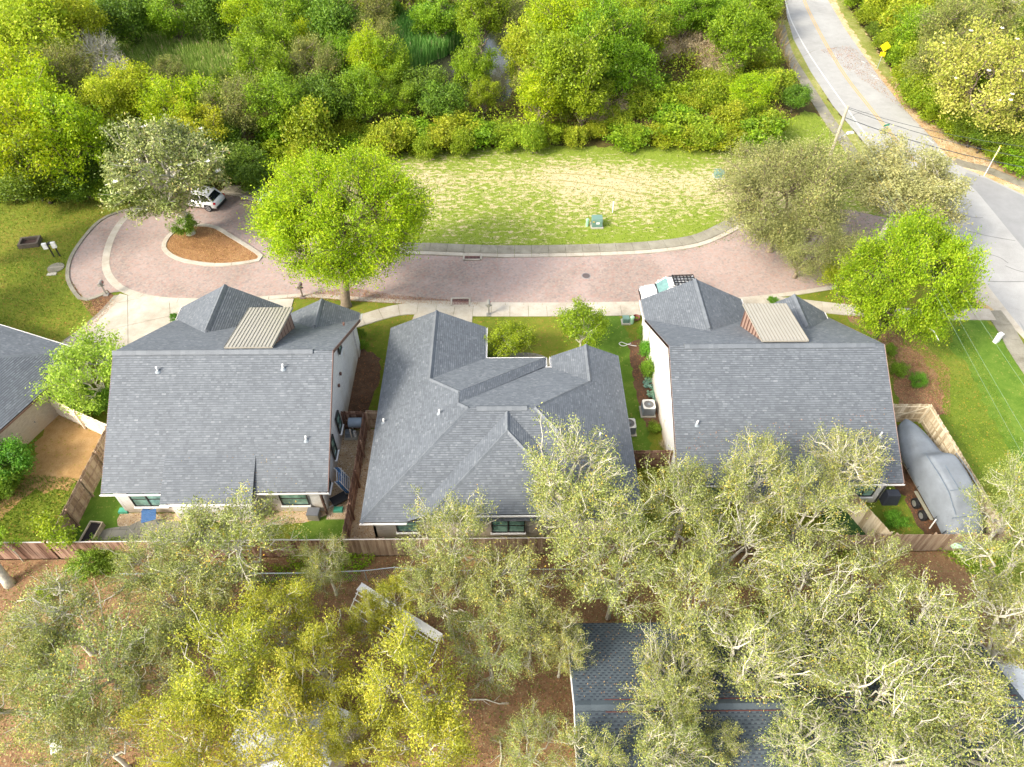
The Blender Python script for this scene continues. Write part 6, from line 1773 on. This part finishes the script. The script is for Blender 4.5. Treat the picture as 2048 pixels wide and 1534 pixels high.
# the curved leaning trunk at the left edge
q = gp(20, 1168)
t = thing('tree', 'mossy bent trunk at the left edge below the dark fence', 'tree', (q.x, q.y, 0))
MB().tube([(0, 0, -0.1), (-0.1, 0.1, 0.5), (-0.15, 0.3, 1.4), (-0.3, 0.5, 2.0), (-0.9, 0.5, 2.4), (-2.0, 0.3, 2.7), (-3.4, 0.2, 3.6)], [0.36, 0.27, 0.24, 0.25, 0.24, 0.2, 0.15], 10).obj('trunk', m_bark_pale, t, smooth=True)

# foreground oaks: crown centre pixel, height, crown radius, kind, label
FG_T = [
 (890, 1190, 6.5, 2.6, ('oak', 1), 'green live oak between the gangway and the middle house'),
 (320, 1340, 7.0, 2.8, ('oak', 3), 'grey-green oak at the left flank of the large golden one'),
 (1060, 1500, 6.0, 2.2, ('oak', 2), 'low green oak at the bottom edge left of the blue-grey roof'),
 (1060, 1260, 7.0, 2.8, ('oak', 0), 'green live oak over the reddish litter left of the blue-grey roof'),
 (420, 1230, 6.0, 2.4, ('oak', 2), 'grey-green oak above the large golden one'),
 (60, 1300, 6.5, 2.8, ('oak', 1), 'grey-green oak at the left edge below the twiggy one'),
 (1330, 1425, 8.0, 2.5, ('oak', 0), 'yellow-tipped live oak over the middle of the blue-grey ridge'),
 (1330, 1510, 8.0, 2.6, ('oakbare', 2), 'pale-limbed oak at the bottom edge over the blue-grey roof'),
 (455, 1085, 8.2, 4.6, ('oak', 0), 'grey-green live oak behind the left tall house, forked pale trunk over the fence'),
 (300, 1130, 6.5, 2.9, ('oak', 1), 'small grey-green live oak over the patio pavers'),
 (110, 1235, 7.0, 3.4, ('oakbare', 0), 'pale twiggy live oak near the left edge below the dark fence'),
 (200, 1330, 7.5, 4.2, ('oak', 2), 'grey-green live oak with dead white limbs above the bottom left corner'),
 (50, 1400, 7.0, 3.4, ('oak', 3), 'grey-green live oak cut by the left edge low in the photo'),
 (360, 1200, 7.0, 3.4, ('oak', 1), 'live oak with a leaning pale trunk left of the yellow oaks'),
 (560, 1240, 6.5, 3.0, ('yel', 1), 'olive-yellow oak over reddish leaf litter, upper left of the yellow group'),
 (460, 1350, 8.5, 4.0, ('yel', 0), 'large golden-yellow oak left of the white-roofed shed'),
 (640, 1340, 7.0, 3.1, ('yel', 2), 'yellow oak above the white shed roof'),
 (560, 1480, 8.0, 3.8, ('yel', 1), 'yellow-green oak spreading over the white shed roof'),
 (370, 1490, 7.5, 3.2, ('yel', 2), 'yellow oak at the bottom edge left of the shed'),
 (180, 1480, 7.0, 3.0, ('oak', 0), 'thin grey-green oak in the bottom left corner'),
 (790, 1200, 5.5, 1.9, ('yel', 0), 'small yellow oak leaning over the white gangway'),
 (730, 1245, 5.0, 1.7, ('yel', 2), 'small yellow oak below the white gangway'),
 (820, 1370, 8.5, 3.7, ('yel', 1), 'tall yellow-green oak with white forked branches left of the blue-grey roof'),
 (860, 1500, 7.5, 3.3, ('yel', 0), 'yellow-green oak at the bottom centre'),
 (700, 1470, 6.5, 2.0, ('yel', 2), 'narrow yellow oak between the shed and the bottom centre oak'),
 (650, 1130, 5.5, 2.2, ('oak', 3), 'dark grey-green oak over the chain-link fence'),
 (900, 1080, 7.5, 3.6, ('oak', 2), 'green live oak over the rear eave of the middle house'),
 (1010, 1180, 7.5, 3.4, ('oak', 0), 'green live oak right of the yellow gangway oak'),
 (980, 1300, 6.5, 2.8, ('oak', 1), 'green live oak left of the blue-grey roof corner'),
 (1125, 1290, 6.5, 1.9, ('oak', 3), 'small live oak leaning over the left edge of the blue-grey roof'),
 (1130, 960, 9.5, 4.0, ('oakbare', 1), 'tall live oak whose pale twigs reach over the middle house\'s roof'),
 (1190, 1080, 9.0, 4.4, ('oak', 2), 'big live oak with a thick pale fork in front of the middle house\'s right end'),
 (1235, 1150, 8.0, 3.4, ('oak', 1), 'live oak above the blue-grey roof\'s top left corner'),
 (1370, 1010, 8.5, 3.8, ('oak', 0), 'yellow-tipped live oak over the left rear corner of the right house'),
 (1510, 970, 8.5, 3.5, ('oak', 3), 'yellow-tipped live oak over the middle of the right house\'s rear eave'),
 (1690, 930, 8.5, 3.1, ('oakbare', 0), 'live oak reaching highest over the right house\'s roof'),
 (1610, 1030, 8.0, 3.4, ('oak', 1), 'live oak behind the right house between two taller ones'),
 (1450, 1110, 8.0, 3.6, ('oakbare', 1), 'live oak over the back fence of the right house'),
 (1390, 1215, 8.5, 3.3, ('oak', 3), 'live oak over the far slope of the blue-grey roof'),
 (1360, 1350, 8.0, 3.0, ('oakbare', 1), 'yellow-green live oak hanging over the blue-grey roof ridge'),
 (1600, 1180, 8.5, 3.8, ('oakbare', 1), 'live oak with white branching limbs above the blue-grey roof\'s right part'),
 (1500, 1330, 9.0, 3.4, ('oakbare', 2), 'nearly bare white-limbed oak in front of the blue-grey roof'),
 (1640, 1300, 9.0, 3.4, ('oakbare', 1), 'white-limbed oak right of the nearly bare one'),
 (1740, 1170, 7.0, 3.0, ('oak', 1), 'live oak below the boat at the fence line'),
 (1830, 1260, 8.5, 3.6, ('oakbare', 0), 'live oak right of the blue-grey roof'),
 (1760, 1390, 9.0, 4.0, ('oakbare', 2), 'bare-limbed oak with pale forked trunk low on the right'),
 (1900, 1380, 8.5, 3.6, ('oakbare', 1), 'thin pale oak left of the blue-white shed roof'),
 (1600, 1480, 7.5, 2.6, ('oakbare', 0), 'live oak at the bottom edge over the blue-grey roof'),
 (1170, 1520, 7.0, 2.2, ('oak', 3), 'dark green live oak at the bottom edge beside the blue-grey roof'),
 (1430, 1490, 6.0, 1.7, ('oak', 0), 'low live oak at the bottom edge, middle of the blue-grey roof'),
 (2040, 1010, 8.0, 3.4, ('oak', 2), 'yellow-tipped live oak overhanging the pale boat-yard fence'),
 (2030, 1130, 8.0, 3.8, ('oak', 3), 'live oak right of the boat\'s stern'),
 (2030, 1270, 8.0, 3.6, ('oakbare', 2), 'twiggy oak cut by the right edge'),
 (1950, 1500, 8.0, 3.6, ('oakbare', 1), 'bare-limbed oak in the bottom right corner'),
 (1790, 1510, 8.5, 3.0, ('oakbare', 0), 'oak at the bottom edge left of the corner one'),
]
for i, (px, py, H, R, key, lab) in enumerate(FG_T):
    x, y = at_crown(px, py, H)
    plant(key, lab, x, y, H, R * 0.88, i * 1.7)

# woods beyond the lot: individual trees
WT = [
 (40, 60, 13, 6.0, ('gold', 0), 'hazy golden-green tree in the top left corner'), (150, 40, 11, 4.5, ('gold', 1), 'golden-green tree right of the corner one at the top left'),
 (20, 160, 12, 5.5, ('bright', 0), 'bright tree at the left edge under the corner tree'), (120, 150, 9, 4.0, ('olive', 0), 'twiggy olive tree between bright trees at the upper left'),
 (75, 215, 11, 4.6, ('bright', 1), 'bright green tree at upper left above the dark gap'), (20, 250, 12, 5.0, ('bright', 0), 'large bright green tree at the left edge above the lawn'),
 (120, 258, 11, 4.4, ('bright', 1), 'bright green tree next to the magnolia\'s left side'), (70, 348, 5, 3.6, ('dark', 0), 'green tree at the lawn edge below the bright ones'), (160, 345, 4.5, 2.8, ('dark', 1), 'lower green tree touching the magnolia\'s left branches'),
 (190, 100, 8, 3.4, 'bare', 'leafless grey tree left of the reeds'), (225, 150, 6.5, 3.0, 'bare', 'leafless tangled tree at the lower left of the reeds'),
 (215, 200, 9, 3.0, ('gold', 0), 'yellow slender tree above the magnolia'), (268, 190, 9, 3.2, ('gold', 1), 'yellow-green tree right of the slender yellow one'), (335, 140, 5.0, 2.4, ('olive', 1), 'grey-topped tree at the bottom of the reeds'),
 (335, 205, 9, 3.8, ('bright', 0), 'bright green tree behind the magnolia\'s crown'), (410, 200, 8, 3.4, ('bright', 1), 'bright green tree right below the reeds'), (400, 250, 7, 3.2, ('gold', 0), 'yellow-green tree just above the magnolia'),
 (520, 130, 9, 3.8, ('mid', 2), 'light green feathery tree right of the reeds'), (470, 210, 8, 3.8, ('olive', 0), 'olive tree right of the magnolia\'s top'), (560, 200, 8, 4.0, ('mid', 0), 'green tree halfway between magnolia and pond'),
 (610, 245, 6, 3.2, ('vine', 1), 'vine-draped thicket above the bright oak'), (540, 75, 9, 3.8, ('mid', 1), 'green tree at the top right of the reeds'), (620, 120, 8, 3.6, ('olive', 1), 'dull green tree above the thicket'), (660, 190, 7, 3.4, ('dark', 0), 'dark tree above the bright oak'),
 (250, 25, 9, 4.2, ('dark', 0), 'dark green tree at the top edge behind the reeds, left'), (340, 18, 9, 4.0, ('mid', 2), 'green tree at the top edge behind the reeds, middle'), (420, 12, 9, 3.8, ('dark', 1), 'dark tree at the top edge behind the reeds, right'), (490, 20, 9, 4.0, ('bright', 0), 'bright tree at the top edge right of the reeds'),
 (580, 15, 9, 4.2, ('mid', 0), 'rounded green tree at the top edge left of centre'), (670, 40, 9, 4.2, ('dark', 1), 'dark rounded tree left of the pond reeds'), (740, 20, 8, 3.8, ('olive', 0), 'grey-green tree at the top above the pond reeds'),
 (445, 320, 4.5, 3.2, ('dark', 0), 'dark bush mass right of the magnolia'), (500, 335, 4, 2.8, ('dark', 1), 'dark bush by the street-head transformer box'), (430, 280, 5, 2.8, ('dark', 1), 'dark bush behind the magnolia\'s right limbs'),
 (738, 105, 9, 3.0, ('bright', 1), 'light green tree left of the pond reeds'), (778, 120, 8, 2.8, ('mid', 2), 'green tree with pale branches beside the pond reeds'), (730, 180, 7, 3.2, ('mid', 0), 'green tree below the light green one'),
 (840, 165, 5.5, 3.0, ('dark', 0), 'dark shrubby tree at the pond\'s lower left bank'), (800, 195, 5, 2.6, ('mid', 1), 'green shrubby tree left of the pond\'s near bank'), (885, 200, 5, 2.8, ('dark', 1), 'dark shrubby tree on the pond\'s near bank'),
 (950, 115, 9.5, 2.7, ('mid', 2), 'slender light green tree standing in front of the pond'), (965, 185, 5, 2.0, ('mid', 0), 'leafy base growth of the slender pond tree'), (1052, 105, 9, 3.2, ('gold', 1), 'yellow-green willow at the right end of the pond'),
 (1130, 125, 12, 4.8, ('mid', 1), 'large domed green tree right of the pond'), (1200, 75, 12, 4.8, ('mid', 0), 'large green tree behind the domed one'), (1080, 180, 8, 3.4, ('bright', 0), 'light green tree in front of the domed one'), (1170, 180, 8, 3.6, ('mid', 2), 'green tree right foreground of the domed one'),
 (1100, 40, 11, 4.4, ('bright', 1), 'light green tree at the top right of the pond'), (1250, 120, 9, 4.0, ('mid', 1), 'green tree on the right shoulder of the big group'), (880, 20, 8, 4.0, ('mid', 2), 'green tree behind the pond reeds at the top'), (960, 20, 9, 3.8, ('mid', 0), 'green tree at the top behind the pond'), (1030, 15, 8, 3.6, ('olive', 1), 'grey-green tree at the top behind the pond, right'),
 (1290, 45, 10, 4.2, ('mid', 2), 'green tree at the top left of the dead cane patch'), (1370, 25, 8, 4.0, ('mid', 0), 'vine-covered tree at the top above the dead canes'), (1480, 60, 10, 4.4, ('mid', 1), 'tall vine-draped tree beside the main road'), (1515, 5, 8, 3.4, ('mid', 1), 'green tree at the road\'s left edge at the top'), (1430, 20, 8, 4.0, ('mid', 2), 'vine-draped tree left of the tall one by the road'),
 (1505, 175, 5, 3.0, ('bright', 1), 'bright leafy shrub tree near the road end of the wood'), (1592, 190, 3.4, 1.9, ('dark', 0), 'small dark round shrub beside the road\'s sidewalk'),
 (1817, 30, 6, 4.0, ('vine', 1), 'shrub mass right of the main road at the top'), (1852, 60, 7, 4.0, ('mid', 0), 'green shrub mass behind the yellow sign'), (1847, 100, 5, 3.0, ('vine', 0), 'bushy shrub behind the yellow sign'), (1902, 60, 10, 4.4, ('olive', 0), 'dull olive tree right of the main road'),
 (1982, 40, 10, 4.6, ('olive', 1), 'dull twiggy tree in the top right corner'), (2057, 20, 8, 3.4, 'bare', 'leafless tree at the top right edge'), (1852, 170, 4.5, 2.8, ('vine', 2), 'bushy shrub at the road bend'), (1902, 210, 4.2, 3.0, ('mid', 1), 'green shrub under the flowering tree, left'),
 (1957, 250, 4.0, 2.8, ('dark', 1), 'dark shrub under the flowering tree, right'), (2032, 285, 4.0, 3.0, ('dark', 0), 'dark shrub at the right edge above the sidewalk'), (1882, 120, 8, 3.6, ('olive', 1), 'dull olive shrub tree left of the flowering one'),
 (1997, 150, 11, 7.0, 'magnolia_big', 'big pale yellow-green tree with white flowers at the right edge'),
 (1782, -10, 6, 3.4, ('vine', 0), 'shrub at the top edge right of the road'),
]
for i, (px, py, H, R, key, lab) in enumerate(WT):
    x, y = at_crown(px, py, H)
    plant(key, lab, x, y, H, R, i * 2.1)
# vine-covered hedge along the far side of the lot
r = random.Random(77)
belt = [(560, 268), (590, 285), (620, 262), (650, 280), (680, 258), (700, 285), (730, 265), (755, 290), (780, 262), (810, 285), (835, 262), (860, 282), (885, 258), (912, 240), (925, 272), (950, 265), (975, 255), (1005, 270), (1030, 262), (1060, 270),
        (1090, 262), (1120, 250), (1150, 262), (1185, 262), (1215, 250), (1245, 265), (1275, 262), (1240, 240), (1300, 225), (1330, 262), (1360, 255), (1390, 268), (1420, 262), (1450, 270), (1480, 255), (1510, 262), (1540, 248), (1460, 225), (1490, 215), (1530, 215),
        (1340, 190), (1300, 170), (1370, 210), (1420, 190), (1450, 160), (1400, 150), (1560, 160), (1480, 140), (1540, 110), (1270, 200), (560, 300), (600, 312)]
for i, (px, py) in enumerate(belt):
    h = r.uniform(1.3, 3.6); q = gp(px + r.uniform(-12, 12), py + r.uniform(-8, 8), h * 0.6)
    plant(('vine', i % 3) if i % 5 else ('shrub', 0), 'low vine-covered shrub in the tangled belt along the far side of the sandy lot', q.x, q.y, h, r.uniform(1.5, 3.1), i * 1.3, 'vine-covered shrubs beyond the sandy lot', 'shrub', 'shrub')
for i, (px, py) in enumerate([(1330, 105), (1380, 100), (1350, 70), (1430, 115), (1470, 105), (1520, 105), (1410, 85), (1300, 95), (1440, 140), (1225, 220), (1190, 225)]):
    q = gp(px, py, 1.6)
    plant('cane', 'clump of dead straw-coloured canes in the thicket left of the main road', q.x, q.y, r.uniform(2.6, 3.8), r.uniform(2.0, 2.8), i * 1.1, 'dead cane clumps in the thicket', 'shrub', 'shrub')

# fill-in trees and undergrowth of the wood
WOODS = px_poly([(-50, -60), (1520, -60), (1525, 60), (1570, 205), (1540, 270), (1200, 280), (900, 285), (700, 300), (560, 330), (420, 372), (200, 385), (0, 392), (-50, 392)])
WOODS_R = px_poly([(1710, -60), (2100, -60), (2100, 330), (2000, 290), (1890, 225), (1800, 120), (1740, 20)])
placed = [(o.location.x, o.location.y, 2.2) for o in list(COL.objects) if o.parent is None and o.get('category') in ('tree', 'shrub') and o.location.y > 55]
keys_fill = [(('mid', 0), 7, 3.6), (('mid', 1), 7, 3.4), (('mid', 2), 6.5, 3.4), (('dark', 0), 5, 3.0), (('dark', 1), 4.6, 2.8), (('olive', 0), 7, 3.6), (('olive', 1), 6.5, 3.4), (('bright', 0), 7, 3.2), (('bright', 1), 7, 3.2), (('gold', 0), 6.5, 3.0), (('shrub', 0), 3.0, 2.2), (('shrub', 1), 3.0, 2.2), (('vine', 0), 3.4, 3.0), (('vine', 2), 3.2, 3.0)]
def kind_phrase(k):
    return {'mid': 'mid green', 'dark': 'dark green', 'olive': 'dull olive', 'bright': 'bright spring-green', 'gold': 'yellow-green', 'shrub': 'low green', 'vine': 'vine-covered'}[k]
cnt = 0
PXKEEP = ([(870, 125), (885, 100), (925, 80), (960, 62), (1035, 60), (1030, 120), (1015, 150), (1000, 190), (905, 170)], [(225, 62), (300, 50), (430, 45), (540, 62), (500, 120), (480, 160), (400, 165), (300, 140), (240, 110)], [(1310, 90), (1400, 70), (1540, 90), (1560, 140), (1480, 190), (1330, 150)], [(800, 120), (810, 70), (850, 50), (900, 50), (920, 75), (880, 105), (840, 125)])
for poly, nt, side in ((WOODS, 2600, 'behind the lot and cul-de-sac'), (WOODS_R, 700, 'right of the main road')):
    for x, y in scatter(poly, nt, 91):
        if inside(POND, x, y) or inside(REED1, x, y) or inside(REED2, x, y): continue
        k, h, rad = r.choice(keys_fill)
        if y < 74 and k[0] in ('mid', 'bright', 'gold', 'olive'): k, h, rad = r.choice(keys_fill[3:5] + keys_fill[10:])
        if x < -50 and r.random() < 0.5: k, h, rad = r.choice([(('bright', 0), 9, 3.8), (('bright', 1), 9, 3.8), (('gold', 0), 8, 3.4), (('gold', 1), 8, 3.4)])
        s = r.uniform(0.75, 1.15)
        sp = rad * 0.8
        if any((x - a) ** 2 + (y - b) ** 2 < (sp + c * 0.35) ** 2 for a, b, c in placed): continue
        if any(inside(P_, x + dx, y) for P_ in (POND,) for dx in (-2, 2)): k, h, rad = (('shrub', 1), 2.0, 1.6)
        if any(inside(pp, *proj(x + dx, y, h * s * f)) for pp in PXKEEP for dx in (-rad * 0.8, 0, rad * 0.8) for f in (0.5, 0.95)):
            k, h, rad = (('shrub', 1), 1.3, 1.3); s = 1.0
            if any(inside(pp, *proj(x, y, 1.2)) for pp in PXKEEP): continue
        placed.append((x, y, rad)); cnt += 1
        big = k[0] not in ('shrub', 'vine')
        zone = ('left of the reeds' if x < -55 else 'between the reeds and the pond' if x < -12 else 'right of the pond') if side[0] == 'b' else 'right of the main road'
        plant(k, '%s %s filling the wood %s' % (kind_phrase(k[0]), 'tree' if big else 'shrub', zone), x, y, h * s, rad * r.uniform(0.9, 1.15), r.uniform(0, 6.28), '%s %s %s' % (kind_phrase(k[0]), 'trees' if big else 'shrubs', zone), 'tree' if big else 'shrub', 'tree' if big else 'shrub')
        if cnt > 420: break
print('fill trees', cnt)
for poly, n, sd_ in ((WOODS, 95000, 101), (WOODS_R, 26000, 102)):
    P = scatter(poly, n, sd_)
    keep = ~(inside_np(POND, P[:, 0], P[:, 1]) | inside_np(REED1, P[:, 0], P[:, 1]) | inside_np(REED2, P[:, 0], P[:, 1]))
    P = P[keep]; rn = np.random.default_rng(sd_)
    hz_ = 1.7 + 0.9 * np.sin(P[:, 0] * 0.31 + 1.0) * np.cos(P[:, 1] * 0.37) + 0.45 * np.sin(P[:, 0] * 0.7) * np.cos(P[:, 1] * 0.9) + 0.3 * np.sin(P[:, 0] * 1.9 + P[:, 1] * 1.3)
    c = np.column_stack([P, np.maximum(0.05, hz_ * rn.uniform(0.3, 1.15, len(P)) * np.clip((P[:, 1] - 66) / 8, 0.35, 1) + 0.3)])
    o = link('undergrowth', cards('undergrowth', c, 0.26, L_vine, sd_, up=0.7)); o['kind'] = 'stuff'
# ground creepers in the foreground
for i, (px, py, rad) in enumerate(((560, 1160, 1.6), (620, 1130, 1.2), (700, 1130, 1.3), (330, 1150, 1.0), (520, 1210, 1.0), (230, 1130, 1.0), (1700, 1110, 1.6), (1950, 1120, 1.8), (1560, 1230, 1.4), (1380, 1130, 1.3), (100, 1190, 0.7))):
    q = gp(px, py); rn = np.random.default_rng(i + 300)
    a = rn.uniform(0, 6.28, 900); rr = rad * np.sqrt(rn.uniform(0, 1, 900)) * (1 + 0.3 * np.sin(a * 3))
    c = np.column_stack([q.x + np.cos(a) * rr, q.y + np.sin(a) * rr * 0.7, rn.uniform(0.05, 0.45, 900)])
    o = link('ground_cover', cards('ground_cover', c, 0.13, L_mid, i, up=0.8)); o['kind'] = 'stuff'
# low dark edging where the left lawn meets the wood, off-frame trees whose shade falls on the lawn
a, b = gp(20, 400), gp(205, 394)
d = b - a
tag(MB().box((0, 0, 0.18), (d.length, 0.14, 0.36), rz=math.atan2(d.y, d.x)).obj('retaining_edge', m_bark_dk, None, (a + b) / 2), 'low dark timber edging between the left lawn and the wood', 'edging')
for dx, dy, hh_, rr_, lab in ((-46.8, 48.5, 13, 4.2, 'green tree beyond the left edge shading the brick parking strip'), (-47.5, 40.5, 10.5, 3.6, 'green tree beyond the left edge shading the left lawn')):
    plant(('mid', 1), lab, dx, dy, hh_, rr_, 1.0)
for i, (px, py) in enumerate([(5, 378), (40, 372), (75, 380), (110, 374), (145, 380), (180, 372), (215, 376), (250, 384), (290, 380), (330, 376)]):
    q = gp(px, py, 1.2); plant(('dark', i % 2) if i % 3 else ('vine', 1), 'low dark green shrub of the row along the far edge of the left lawn', q.x, q.y, 2.6, 2.3, i * 1.9, 'shrubs along the far edge of the left lawn', 'shrub', 'shrub')
for i, (px, py) in enumerate([(1700, -20), (1722, 5), (1738, 35), (1755, 62), (1775, 88), (1800, 120), (1812, 150), (1830, 182), (1852, 208), (1885, 235), (1925, 262), (1965, 285), (2005, 305), (2040, 322), (1780, 60), (1810, 90)]):
    q = gp(px, py, 1.2); plant((('vine', 0), ('shrub', 0), ('vine', 2), ('dark', 1))[i % 4], 'green roadside shrub of the row along the verge right of the main road', q.x, q.y, 2.4 + (i % 3) * 0.5, 2.1, i * 2.3, 'shrubs along the right verge of the main road', 'shrub', 'shrub')
rb_ = random.Random(5)
for i, (px, py) in enumerate([(250, 1175), (330, 1250), (95, 1260), (600, 1190), (680, 1220), (900, 1240), (940, 1400), (1060, 1300), (1090, 1440), (700, 1500), (330, 1420), (930, 1500), (1000, 1480), (60, 1195), (480, 1195)]):
    q = gp(px, py); a = rb_.uniform(0, 6.28); L = rb_.uniform(0.8, 2.2); d = Vector((math.cos(a), math.sin(a), 0)); n_ = Vector((-d.y, d.x, 0))
    mb = MB().tube([Vector((0, 0, 0.05)), d * L * 0.4 + n_ * 0.08 + Vector((0, 0, 0.09)), d * L * 0.75 - n_ * 0.05 + Vector((0, 0, 0.06)), d * L + Vector((0, 0, 0.04))], [0.045, 0.035, 0.025, 0.01], 5)
    for t in (0.35, 0.6, 0.8): mb.tube([d * L * t + Vector((0, 0, 0.07)), d * L * (t + 0.2) + n_ * rb_.uniform(-0.5, 0.5) * L * 0.5 + Vector((0, 0, 0.1))], [0.02, 0.006], 4)
    tag(mb.obj('fallen_branch', m_bark_pale, None, q), 'pale fallen branch lying on the leaf litter under the oaks', 'branch', 'fallen branches on the leaf litter')
for o in list(COL.objects):
    L_ = o.get('label')
    if L_ and not 4 <= len(L_.split()) <= 16: print('LABEL', len(L_.split()), L_)
